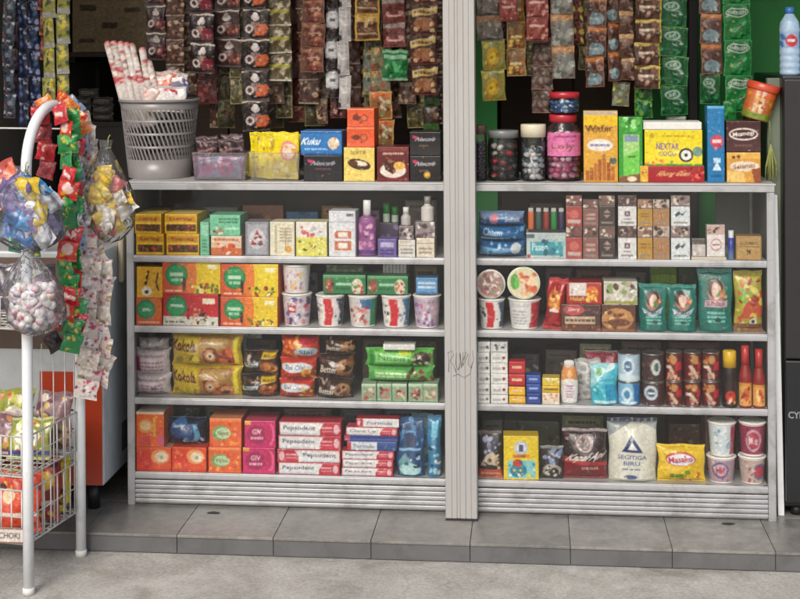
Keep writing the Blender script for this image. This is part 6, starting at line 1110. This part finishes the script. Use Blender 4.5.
for x, y_, l in ((499, 62, 'strip of small orange brown sachets tucked behind the golden ones'), (594, 60, 'strip of small tan sachets tucked behind the grey blue discs')):
    S_(l, x, x + 15, y_, 20, .42, gold if x < 550 else orc, gB)
rodbar('hanging_rail', X(150, .46), X(440, .46), .462, 'rear rail under the ceiling behind the left sachet strips')
rodbar('hanging_rail', X(495, .45), X(645, .45), .455, 'rear rail under the ceiling behind the right sachet strips')
# far left strips over the rack
gC = 'hanging strips over the arched rack'
S_('strip of silver and dark sachets at the far left', 3, 15, 118, 24, .4, [('bg', '#3c4450'), ('b', 0, 0, 1, 1, 14, .12, ['#a8b4c0', '#1c2028', '#6a7480', '#7a4c44'])], gC)
S_('narrow strip of dark sachets with violet print at the far left', 7, 19, 104, 28, .5, [('bg', '#2c2430'), ('b', 0, 0, 1, 1, 14, .1, ['#5c4c50', '#1c1418', '#8a7c78', '#403048'])], gC)
S_('strip of dark navy sachets, left one of the pair', 19, 29, 128, 25, .4, [('bg', '#141c34'), ('b', 0, 0, 1, 1, 14, .1, ['#2c3c64', '#0c1020', '#8a94a8', '#3c4c7c'])], gC)
S_('strip of dark navy sachets, right one of the pair', 29, 41, 126, 25, .38, [('bg', '#141a30'), ('b', 0, 0, 1, 1, 14, .1, ['#2c3864', '#0c1020', '#7a84a8', '#1c4c7c'])], gC)
ys = [('bg', '#84823c'), ('r', 0, .82, 1, 1, '#9a9a98'), ('e', .5, .3, .3, .2, '#c0b028'), ('b', .05, .02, .95, .75, 12, .07, ['#5c6038', '#b8b04c', '#3c4430', '#a8a078'])]
S_('yellow olive strip of sachets with grey bands, left one of the pair', 43, 56, 108, 30, .35, ys, gC)
S_('yellow olive strip of sachets with grey bands, right one of the pair', 57, 70, 104, 30, .35, ys, gC)
S_('narrow red brown strip between the navy and yellow olive strips', 38, 43, 60, 25, .36, [('bg', '#6a3830'), ('b', 0, 0, 1, 1, 8, .1, ['#9a5a4c', '#3c1c1c'])], gC)
rodbar('hanging_rail', X(-20, .38), X(75, .38), .38, 'pale rail under the ceiling above the arched rack')

# ================================================================== far right: fridge, bottles, board, rope
fy = .02; fx0 = X(785.5, fy, 300); ztf = Z(792, 76, fy)
t = tag(empty('fridge', (fx0 + .3, fy + .3, ZF)), 'black upright fridge cut by the right edge of the picture', 'fridge')
b = MB(); b.box(-.3, .3, -.27, .3, .03, ztf - ZF); b.build('cabinet_body', 'black', t, bevel=.006)
b = MB(); b.box(-.3, .3, -.3, -.274, .05, .50); b.build('door', 'black', t, bevel=.005)
b = MB(); b.box(-.3, .3, -.3, -.274, .505, ztf - ZF - .01); b.build('door', 'blackplastic', t, bevel=.005)
for s in (-.26, .26):
    b = MB(); b.lathe([(0, .001), (.018, .001), (.018, .03), (0, .03)], 16, cx=s, cy=-.24); b.build('foot', 'blackplastic', t)
txt = MB(); T = text_tris('CYMO'); p = P(783, 419, fy)
q = P(801, 411, fy); tw, thh = .075, .022
for tri in T: txt.add([(-.3 + .006 + a * tw, -.3012, (q.z + p.z) / 2 - ZF - thh / 2 + c_ * thh) for a, c_ in tri], [(0, 1, 2)], hx('#8a8c90'))
txt.build('door_lettering', 'plastic', t)
pet = [(0, 0), (.9, 0), (1, .03), (.94, .08), (1, .13), (.94, .18), (1, .23), (.94, .28), (1, .33), (.96, .4), (.96, .62), (1, .66), (.9, .78), (.5, .88), (.42, .9), (.42, 1)]
for i, (x0, x1, yt, y, lbl) in enumerate(((779, 800, 7, .1, 'left one'), (800.5, 821, 9, .09, 'right one'))):
    bottle('water_bottle', 'clear blue water bottle with red label on the black fridge, ' + lbl, x0, x1, yt, pet, '#a8c4dc', '#3c74b8', [('bg', '#98b8d4'), ('e', .5, .5, .3, .42, '#c83444'), ('r', .3, .42, .7, .56, '#dcdce4'), ('b', 0, 0, .2, 1, 4, .2, ['#3c74b8'])], (.4, .62), on=ztf, y=y, group='water bottles on the fridge', capz=.9, mat='petprint')
# grey green board behind the right cabinet end, pale aluminium frame beside the right stile
b = MB(); yb_ = .10; x0, x1 = P(768, 230, yb_).x, P(783, 230, yb_).x; b.box(x0, x1, yb_, yb_ + .03, ZF, Z(775, 78, yb_)); tag(b.build('upright_board', 'boardgreen', bevel=.003), 'grey green upright board between the cabinet and the fridge', 'board')
b = MB(); x0, x1 = P(776.5, 450, .05).x, P(783, 450, .05).x; b.box(0, x1 - x0, 0, .02, 0, Z(776, 195, .05) - ZF); tag(b.build('leaning_frame', 'whitepipe', None, (x0 + .004, .05, ZF), (0, radians(-.9), 0), bevel=.003), 'pale narrow metal frame leaning beside the right cabinet', 'frame')
pt = P(771, 150, .07); t = tag(empty('string_tassel', (pt.x, .075, pt.z)), 'yellow green string tassel hanging in front of the grey green board', 'tassel'); b = MB(); rs = random.Random(3)
for i in range(26):
    a = rs.uniform(0, 6.3); e_ = rs.uniform(.006, .02); zz = -rs.uniform(.05, .10); b.tube([(0, 0, .02), (e_ * .3 * cos(a), e_ * .4 * sin(a), 0), (e_ * cos(a), e_ * .6 * sin(a), zz * .6), (e_ * 1.1 * cos(a), e_ * .6 * sin(a), zz)], .0012, 5)
b.build('threads', 'rope', t); b = MB(); b.tube([(0, 0, .02), (-.004, .0, .1), (.004, .01, .2)], .0018, 6); b.build('cord', 'rope', t)

# ================================================================== freezer behind the rack
fzy = -.10; fx1 = P(103, 430, fzy).x; zb = Z(100, 487, fzy); W2 = .36
t = tag(empty('chest_freezer', (fx1 - W2, fzy + .18, ZF)), 'pale grey freezer with orange red front behind the arched rack', 'freezer'); q0 = zb - ZF; ztz = Z(110, 252, fzy) - ZF
b = MB(); b.box(-W2, W2, -.175, .52, q0, ztz); b.build('body', 'freezer_grey', t, bevel=.008)
b = MB(); b.box(-W2 + .02, W2 - .02, -.1795, -.1755, Z(95, 350, fzy) - ZF, ztz - .02); b.build('dark_interior_panel', 'brownpanel', t, bevel=.003)  # brown sheet standing in for the dark shop interior above the orange front
b = MB(); b.box(X(40, fzy, 400) - (fx1 - W2), W2 - .002, -.182, -.1798, q0 + .005, Z(95, 372, fzy) - ZF); b.build('front_panel', 'freezer_red', t, bevel=.003)
b = MB(); b.box(X(52, fzy, 430) - (fx1 - W2), W2 - .065, -.1855, -.1825, q0 + .07, Z(95, 398, fzy) - ZF); b.build('grey_panel', 'freezer_grey', t, bevel=.002)
b = MB(); b.box(W2 + .0005, W2 + .022, -.02, .03, Z(112, 292, fzy) - ZF, Z(112, 244, fzy) - ZF); b.build('handle', 'beige', t, bevel=.01)
b = MB()
for i in range(5): b.box(W2 + .0005, W2 + .002, .02 + i * .018, .028 + i * .018, Z(110, 470, fzy) - ZF, Z(110, 440, fzy) - ZF)
b.build('vent', 'blackplastic', t)
for s in (-W2 + .05, W2 - .05):
    for v in (-.12, .45):
        b = MB(); b.lathe([(0, 0.001), (.02, .001), (.015, q0), (0, q0)], 14, cx=s, cy=v); b.build('foot', 'blackplastic', t)

# ================================================================== arched display rack, left
YF_, YK = P(0, 0, 0).y, 0
def ground_y(px, py):           # depth at which the pavement is seen at a photo position
    lo, hi = -2.5, 2.0
    for _ in range(40):
        mid = (lo + hi) / 2
        if P(px, py, mid).z > 0: lo, hi = (lo, hi); lo = lo; hi = mid if False else hi; lo = mid if P(px, py, mid).z > 0 else lo
        else: hi = mid
    return (lo + hi) / 2
ya, yb2 = ground_y(28, 594), ground_y(81.5, 556)
xa_, xb_ = P(28.5, 560, ya).x, P(81, 540, yb2).x
zarc = Z(52, 103, (ya + yb2) / 2)
RW = .62                                                   # rack width, runs out of the picture to the left
dx, dy = xb_ - xa_, yb2 - ya; LN = math.hypot(dx, dy); RA = math.atan2(-dx, dy)
t = tag(empty('display_rack', (xa_, ya, 0), (0, 0, RA)), 'white arched tube rack with wire baskets at the left edge', 'rack'); rack = t
pr = .0155
def arch(x):
    pts = [(x, 0, .012), (x, 0, .5), (x, 0, zarc - .2)]; rr = LN / 2
    pts = [(x, 0, .012), (x, 0, .4), (x, 0, .8), (x, 0.0, zarc - LN * .62)]
    for i in range(1, 20):
        a = pi * i / 20; pts.append((x, rr - rr * cos(a), zarc - LN * .62 + LN * .6 * sin(a)))
    pts += [(x, LN, zarc - LN * .62), (x, LN, .8), (x, LN, .4), (x, LN, .012)]
    return pts
for x in (0, -RW):
    b = MB(); b.tube(arch(x), pr, 14); b.build('arched_frame', 'whitepipe', t)
    for yv in (0, LN):
        b = MB(); b.lathe([(0, 0.0005), (pr * 1.15, 0.0005), (pr * 1.15, .018), (pr * .99, .02), (0, .02)], 16, '#d8d8d4', cx=x, cy=yv); b.build('foot_cap', 'plastic', t)
def basket(z0, zf, depth_front, label=None, hgt=.10, nv=13):
    """wire tray: floor wires, side wires and a rim"""
    b = MB(); wr_ = .0022; x0, x1 = -RW + .02, -.004; y0, y1 = -.0 + depth_front, LN - .0
    def W(p, q, r=wr_): b.tube([p, q], r, 6)
    for z in (z0, z0 + hgt): b.tube([(x0, y0, z), (x1, y0, z), (x1, y1, z), (x0, y1, z)], .003, 6, closed=True)
    b.tube([(x0, y0, z0 + hgt * .5), (x1, y0, z0 + hgt * .5), (x1, y1, z0 + hgt * .5), (x0, y1, z0 + hgt * .5)], wr_, 6, closed=True)
    for i in range(8):
        y = y0 + (y1 - y0) * (i + .5) / 8; W((x1, y, z0), (x1, y, z0 + hgt)); W((x0, y, z0), (x0, y, z0 + hgt)); W((x0, y, z0), (x1, y, z0))
    for i in range(18):
        x = x0 + (x1 - x0) * (i + .5) / 18; W((x, y0, z0), (x, y0, z0 + hgt)); W((x, y1, z0), (x, y1, z0 + hgt)); W((x, y0, z0), (x, y1, z0))
    return b.build('wire_basket', 'wire', t)
zu = P(28, 478, ya).z; zl0 = P(30, 545, ya).z
basket(zu, 0, -.0, hgt=P(28, 438, ya).z - zu); basket(zl0, 0, 0, hgt=P(28, 492, ya).z - zl0)
basket(P(28, 330, ya).z, 0, 0, hgt=.09)
b = MB()
for yv in (0.03, LN * .28, LN * .5, LN * .72, LN - .03): b.tube([(-.004, yv, zl0), (-.004, yv, P(28, 350, ya).z)], .0018, 6)
b.build('side_wires', 'wire', t)
b = MB(); b.tube([(-RW, LN, P(15, 129, yb2).z), (0.0, LN, P(15, 129, yb2).z)], .003, 6); b.tube([(-.045, LN, P(15, 129, yb2).z), (-.045, LN, P(15, 205, yb2).z)], .002, 6); b.build('top_wire', 'wire', t)
Rinv = Matrix.Translation((xa_, ya, 0)) @ Matrix.Rotation(RA, 4, 'Z')
def W2(x, y, z): return Rinv @ Vector((x, y, z))
# price card on the lower basket
b = MB(); cv = canvas(.09, .045, [('bg', '#c8c0b8'), ('bd', .1, '#7a5a50'), ('t', 'CHOKI', .5, .5, .7, .4, '#4a3430')]); G = np.stack([(cv.X - .5) * .09, np.zeros_like(cv.X), (.5 - cv.Y) * .045], -1); b.grid(G, cv.a, flip=True)
b.box(-.045, .045, .0004, .002, -.0225, .0225, '#b8b0a8'); p = P(9, 536, ya - .01); o = b.build('price_card', 'paper', None, (p.x, ya - .008, p.z)); tag(o, 'small framed card hanging on the front of the lowest wire basket', 'card')

def rack_bag(name, label, x, y, z, w_, h, ops, rot, group, d=.04, cat='snack bag'):
    o = g_pouch(w_, d, h, ops, lump=4, wr=2).build(name, 'foil', None, tuple(W2(x, y, z)), tuple(radians(a) for a in rot)); tag(o, label, cat, group); return o
gy = [('bg', '#8c9030'), ('b', .05, .05, .95, .95, 22, .09, ['#d8d470', '#6a8a30', '#e8e4c8', '#8a8a30', '#c86a3c']), ('e', .5, .5, .3, .2, '#e0dcc8'), ('t', 'Taro', .5, .5, .4, .14, '#4c3c6c'), ('r', 0, .8, 1, .9, '#3c3c7c')]
gr_ = [('bg', '#8a181c'), ('b', .05, .05, .95, .95, 20, .09, ['#c83428', '#5c1010', '#e0a028', '#8a1418', '#d85a3c']), ('e', .5, .4, .34, .16, '#d8b030'), ('r', .1, .7, .9, .76, '#dcc8b8')]
gd = [('bg', '#c8401f'), ('r', .05, .3, .95, .55, '#d84c28'), ('b', .05, .05, .95, .3, 10, .06, ['#3c1818', '#e0b040', '#7c2418']), ('c', .35, .4, .12, '#e0c8a0'), ('r', 0, .68, 1, .74, '#dcd0c4'), ('b', 0, .8, 1, 1, 8, .05, ['#5c2c1c', '#a83420'])]
gp = [('bg', '#7c5c60'), ('b', .05, .05, .95, .95, 24, .08, ['#c8b8a8', '#5c2c3c', '#b89838', '#c08a5c', '#3c3450'])]
nm_ = ['first', 'second', 'third', 'fourth', 'fifth', 'sixth']
for i in range(5):
    rack_bag('snack_bag', '%s snack bag in the upper wire basket, %s from the right' % ('yellow green' if i % 2 == 0 else 'dull pink', nm_[i]), -.085 - .105 * i, LN * .45 + .03 * (i % 2), zu + .006, .13, .125, gy if i % 2 == 0 else gp, (-28, 0, random.uniform(-12, 12)), 'snack bags in the upper wire basket')
for i in range(4):
    rack_bag('snack_bag', '%s snack bag behind in the upper wire basket, %s from the right' % ('dull pink' if i % 2 == 0 else 'yellow green', nm_[i]), -.07 - .13 * i, LN * .85, zu + .006, .12, .17, gp if i % 2 == 0 else gy, (-8, 0, random.uniform(-12, 12)), 'snack bags in the upper wire basket')
for i in range(4):
    rack_bag('snack_bag', 'orange red snack bag at the front of the lowest wire basket, %s from the right' % nm_[i], -.085 - .14 * i, LN * .22, zl0 + .006, .15, .17, gd, (-14, 0, random.uniform(-9, 9)), 'snack bags in the lowest wire basket')
for i in range(5):
    rack_bag('snack_bag', 'dark red snack bag with yellow patch behind the orange red ones, %s from the right' % nm_[i], -.065 - .12 * i, LN * .55 + .05 * (i % 2), zl0 + .006, .13, .19, gr_, (-16, 0, random.uniform(-16, 16)), 'snack bags in the lowest wire basket')
rack_bag('snack_bag', 'bright yellow snack bag in the right back corner of the lowest wire basket', -.05, LN * .84, zl0 + .006, .075, .16, [('bg', '#d8c422'), ('b', 0, 0, 1, 1, 10, .08, ['#3c2c5c', '#e8dc60', '#a88c18'])], (-10, 0, 20), 'snack bags in the lowest wire basket')
zm = P(28, 330, ya).z
for i in range(4):
    rack_bag('snack_bag', 'dark violet and white snack bag in the top wire basket, %s from the right' % nm_[i], -.10 - .13 * i, LN * .6, zm + .006, .13, .15, [('bg', '#4c4450'), ('b', 0, 0, 1, 1, 26, .1, ['#c8c4c4', '#2c2830', '#7c9c50', '#8a6a7c', '#3c3c40'])], (-20, 0, random.uniform(-14, 14)), 'snack bags in the top wire basket')
# slanting orange red bag and green bag top left, hung on the back wire
pz = P(12, 205, yb2)
o = g_pouch(.16, .04, .13, [('bg', '#a8342c'), ('b', 0, 0, 1, 1, 22, .1, ['#d86a3c', '#7c1c1c', '#e0a878', '#c8442c', '#3c1414']), ('p', [(0, .7), (1, .1), (1, .3), (0, .95)], '#d0603c')], wr=2).build('snack_bag', 'foil', None, (pz.x, yb2 - .03, pz.z), (radians(-5), radians(-28), 0)); tag(o, 'slanting orange red snack bag hanging from the thin back wire', 'snack bag')
b = MB(); b.tube([(-.02, 0, .12), (-.055, .015, .20), (-.08, .028, .262)], .0012, 6, '#c8c8c8'); sb_ = b.build('string', 'rope', o)
pz = P(4, 262, ya - .0)
o = g_pouch(.1, .04, .13, [('bg', '#2c6c4c'), ('b', 0, 0, 1, 1, 18, .1, ['#5ca878', '#184830', '#d8b040', '#8ac8a0'])], wr=2).build('snack_bag', 'foil', None, (pz.x, ya + .15, pz.z), (0, radians(10), 0)); tag(o, 'green snack bag at the left edge behind the blue and white bag', 'snack bag')

# colourful chains of small packets hung over the arch
def chain(label, pts, w_, h, opslist, group, jit=20):
    w_ *= 1.4; h *= 1.25
    """pts: polyline of world points top to bottom; small packets follow it"""
    pts = [Vector(p) for p in pts]; t = tag(empty('packet_chain', pts[0]), label, 'packet chain', group); seg = []; 
    for a, e in zip(pts, pts[1:]): seg.append((a, e, (e - a).length))
    tot = sum(s[2] for s in seg); n = int(tot / h); src = []
    for i in range(n):
        d = (i + .5) * tot / n
        for a, e, l in seg:
            if d <= l: break
            d -= l
        c = a + (e - a) * (d / l); dr = (e - a).normalized(); ang = math.atan2(dr.x, -dr.z)
        k = i % len(opslist)
        loc = c - pts[0] + Vector((random.uniform(-.007, .007), random.uniform(-.014, .014), 0)) - Vector((-sin(ang), 0, cos(ang))) * (h / 2)
        rot = (radians(random.uniform(-12, 12)), -ang + radians(random.uniform(-jit, jit)), radians(random.uniform(-38, 38)))
        if k >= len(src): o = g_pouch(w_, .011, h * 1.3, opslist[k], crimp=.1, wr=1, res=.0017).build('packet', 'foil', t, loc, rot); src.append(o)
        else: copyc(src[k], t, loc, rot)
    return t
yc = (ya + yb2) / 2
rgy = [[('bg', '#b8202c'), ('b', .1, .1, .9, .9, 10, .12, ['#e0c8c0', '#d8402c', '#8a1420'])], [('bg', '#c83020'), ('e', .5, .4, .3, .3, '#d8b8b0'), ('b', 0, .6, 1, 1, 8, .1, ['#e0a828', '#b01c20'])], [('bg', '#1c7a3c'), ('b', 0, 0, 1, 1, 12, .12, ['#d8b828', '#0f5028', '#4ca858'])], [('bg', '#238044'), ('b', 0, 0, .5, 1, 8, .12, ['#e0c030', '#c8b040', '#156030'])]]
oy = [[('bg', '#d0741c'), ('b', 0, 0, 1, 1, 10, .12, ['#e8b848', '#b8401c', '#d8d0a0'])], [('bg', '#c02c24'), ('b', 0, 0, 1, 1, 8, .12, ['#e0a030', '#7c1418'])]]
pnk = [[('bg', '#cfc4bc'), ('b', 0, 0, 1, 1, 22, .11, ['#a84468', '#e4e0da', '#b89870', '#d890a8', '#8a8a60'])], [('bg', '#d4ccc8'), ('b', 0, 0, 1, 1, 18, .11, ['#c0305c', '#e6e0dc', '#d8b8a0', '#7c2c50'])], [('bg', '#c8beb4'), ('b', 0, 0, 1, 1, 22, .1, ['#dcd8c8', '#a05468', '#8c7c5c', '#e8d8d8'])]]
blw = [[('bg', '#8a9cb8'), ('b', 0, 0, 1, 1, 12, .12, ['#d8dce0', '#2c4c84', '#c8b060'])], [('bg', '#a8a4a4'), ('b', 0, 0, 1, 1, 12, .12, ['#3c3c40', '#dcdcdc', '#64647c'])]]
gch = 'chains of small packets hung over the rack arch'
def pl(*ps, y): return [P(px, py, y) for px, py in ps]
y1 = ya + .05; y2 = ya + LN * .55; y3 = ya + LN * .8
chain('red and green chain of packets, front one hanging straight down from the arch', pl((62, 108), (66, 150), (67, 220), (68, 290), (69, 352), y=y1 + .02), .042, .034, rgy, gch)
chain('green and yellow chain of packets running just right of the red one', pl((70, 112), (74, 160), (74, 230), (75, 290), (74, 345), y=y1 + .045), .032, .032, rgy[2:] + rgy[:1], gch)
chain('short dark red chain bunched left of the arch top', pl((44, 108), (44, 150), (46, 180), y=y1 + .07), .04, .034, [rgy[0], [('bg', '#8a2c34'), ('b', 0, 0, 1, 1, 10, .12, ['#c85050', '#5c141c'])]], gch)
chain('orange chain of packets over the crown of the arch', pl((40, 106), (48, 101), (58, 101), (66, 104), (80, 118), (87, 134), y=y1 + .09), .03, .03, oy, gch)
chain('grey blue chain with dark bands running down beside the arch', pl((66, 103), (74, 112), (78, 140), (79, 190), (80, 250), y=y2), .036, .036, blw, gch)
chain('pink and white chain of packets, left one of the long pair', pl((80, 140), (84, 190), (87, 240), (87, 300), (86, 360), (84, 398), y=y2 + .02), .05, .036, pnk, gch)
chain('pink and white chain of packets, right one of the long pair', pl((86, 128), (92, 180), (98, 230), (101, 300), (101, 350), (97, 386), y=y2 + .05), .05, .036, pnk[::-1], gch)
chain('pale blue and orange chain falling from the right shoulder of the arch', pl((72, 104), (82, 112), (88, 130), (91, 160), (94, 196), y=y3), .034, .034, [blw[0], [('bg', '#c8b8a8'), ('b', 0, 0, 1, 1, 12, .12, ['#d08030', '#e0dcd8', '#7088b0'])]], gch)
chain('dark red chain showing behind the bags at the left of the red and green one', pl((56, 280), (58, 340), (60, 352), y=y1 + .07), .034, .034, [rgy[0], [('bg', '#2c1c20'), ('b', 0, 0, 1, 1, 8, .12, ['#5a2c34', '#1c1014'])]], gch)

# clear film bags with goods inside
def clear_bag(label, x0, x1, yt, yb, y, kind, neck=.25):
    a, e = P(x0, (yt + yb) / 2, y), P(x1, (yt + yb) / 2, y); w_ = e.x - a.x; zb_ = Z((x0 + x1) / 2, yb, y); h = Z((x0 + x1) / 2, yt, y) - zb_
    t = tag(empty('clear_bag', ((a.x + e.x) / 2, y, zb_)), label, 'clear bag', 'clear film bags hanging on the rack'); rs = np.random.RandomState(int(x0) + 50)
    b = MB(); n, k = 48, 34; th = np.arange(n) * 2 * pi / n; G = np.zeros((k, n, 3)); ph = rs.uniform(0, 6, 6)
    for j in range(k):
        v = j / (k - 1); r = (min(1, (v / .18 + .02)) ** .5) * (1 if v < .5 else 1 - (1 - neck) * min(1, ((v - .5) / .42)) ** 1.3); r = r if v < .92 else neck * (1 + (v - .92) * 5)
        am = .02 + .05 * min(1, v * 2) + .3 * max(0, v - .35)
        rr = r * (1 + am * np.sin(7 * th + ph[0] + 3 * v) * .5 + am * (np.abs(np.sin(9 * th + ph[1] - 4 * v)) - .6) * .8 + .03 * np.sin(5 * th + ph[3] + 9 * v) + .04 * np.sin(3 * th + ph[2] + 6 * v))
        G[j, :, 0] = w_ / 2 * rr * np.sin(th) + w_ * .06 * sin(ph[4] + 4 * v) * (v > 0); G[j, :, 1] = -w_ * .3 * rr * np.cos(th); G[j, :, 2] = h * v
    b.grid(G, (.8, .8, .8), wrap=True); b.build('bag_film', 'bagfilm', t)
    b = MB()
    if kind == 'balls':
        for i in range(190):
            a_, r_ = rs.uniform(0, 6.28), math.sqrt(rs.uniform(0, 1)); z = rs.uniform(.09, .56); s = .0135
            sc_ = min(1, .55 + z * 2.2); c = ((w_ / 2 - s * 1.3) * r_ * cos(a_) * .88 * sc_, (w_ * .26 - s) * r_ * sin(a_) * sc_, h * z)
            ball(b, c, s, ['#dcdad8', '#d0ccd0', '#c8b8bc', '#e0dcd8'][rs.randint(4)], ['#b84a64', '#c88a60', '#8a6a90', '#dcd8d8', '#5c6c9c', '#d8a0a8'][rs.randint(6)], rs=random)
        o = b.build('sweets', 'plastic', t); o['kind'] = 'stuff'
    else:
        cols = {'blue': [['#2c6cb0', '#8ab8dc', '#dcdce0', '#1c3c80'], ['#d8b830', '#8a8c3c', '#e0dcc0'], ['#d0d0d8', '#a8b0c0', '#e0e0e0'], ['#3c8cc8', '#c8dce8'], ['#6c5c8c', '#d0c8dc', '#4c3c70']],
                'yellow': [['#d8b838', '#e0d890', '#c89030'], ['#c85a60', '#e0a8a8', '#d87c70'], ['#d8d4cc', '#b8a898', '#e0dcd4'], ['#d8c040', '#b83c3c', '#e8e0b0']]}[kind]
        for i in range(44):
            c = cols[rs.randint(len(cols))]; s = rs.uniform(.032, .055) if kind == 'yellow' else rs.uniform(.04, .07); z = rs.uniform(.07, .62 if kind == 'yellow' else .68); a_ = rs.uniform(0, 6.28); r_ = math.sqrt(rs.uniform(0, 1)) * (.5 if z < .45 else .27)
            q = g_pouch(s, .014, s * 1.25, [('bg', c[0]), ('b', 0, 0, 1, 1, 8, .14, c)], crimp=.1, wr=1.5, res=.003)
            m_ = Matrix.Translation((w_ / 2 * r_ * cos(a_), w_ * .26 * r_ * sin(a_), h * z)) @ Matrix.Rotation(rs.uniform(-.7, .7), 4, 'Z') @ Matrix.Rotation(rs.uniform(-1.2, 1.2), 4, 'Y') @ Matrix.Rotation(rs.uniform(-.5, .5), 4, 'X')
            b.add([tuple(m_ @ Vector(p)) for p in q.v], q.f, np.array(q.c), 0, True)
        o = b.build('small_packets', 'foil', t); o['kind'] = 'stuff'
    b = MB(); b.tube([(0, 0, h * .93), (0, .0, h * 1.02), (.006, 0, h * 1.05)], .0015, 6, '#c8c8c8'); b.tube([(w_ * .5 * neck * .62 * sin(q_), -w_ * .3 * neck * .9 * cos(q_), h * .925) for q_ in np.linspace(0, 2 * pi, 16)[:-1]], .0014, 6, '#c8c8c8', closed=True); b.build('tie', 'rope', t)
    return t
clear_bag('clear bag of blue, white and yellow packets at the left of the rack', -8, 60, 166, 252, ya - .06, 'blue', .15)
clear_bag('clear bag of white and pink sweets below the blue and white one', 2, 61, 246, 336, ya - .055, 'balls', .13)
clear_bag('clear bag of yellow and pink packets at the right of the arch', 86, 131, 140, 243, ya + LN * .62, 'yellow', .2)

# grit and litter on the step and pavement
t = None
for px, py, lb in ((214, 513, 'small dark drain spot on the step left of the post'), (728, 524, 'small dark scrap on the step at the right')):
    lo, hi = -1.0, .3
    for _ in range(40):
        mid = (lo + hi) / 2
        if P(px, py, mid).z > ZF: lo = mid
        else: hi = mid
    b = MB(); n = 14; rs = random.Random(px); v = [(0, 0, .0035)] + [((.02 + rs.uniform(-.004, .004)) * cos(2 * pi * i / n), (.012 + rs.uniform(-.003, .003)) * sin(2 * pi * i / n), .0005) for i in range(n)]
    b.add(v, [(0, 1 + i, 1 + (i + 1) % n) for i in range(n)], hx('#2a2622')); tag(b.build('scrap', 'paper', None, (P(px, py, lo).x, lo, ZF + .0003)), lb, 'scrap')
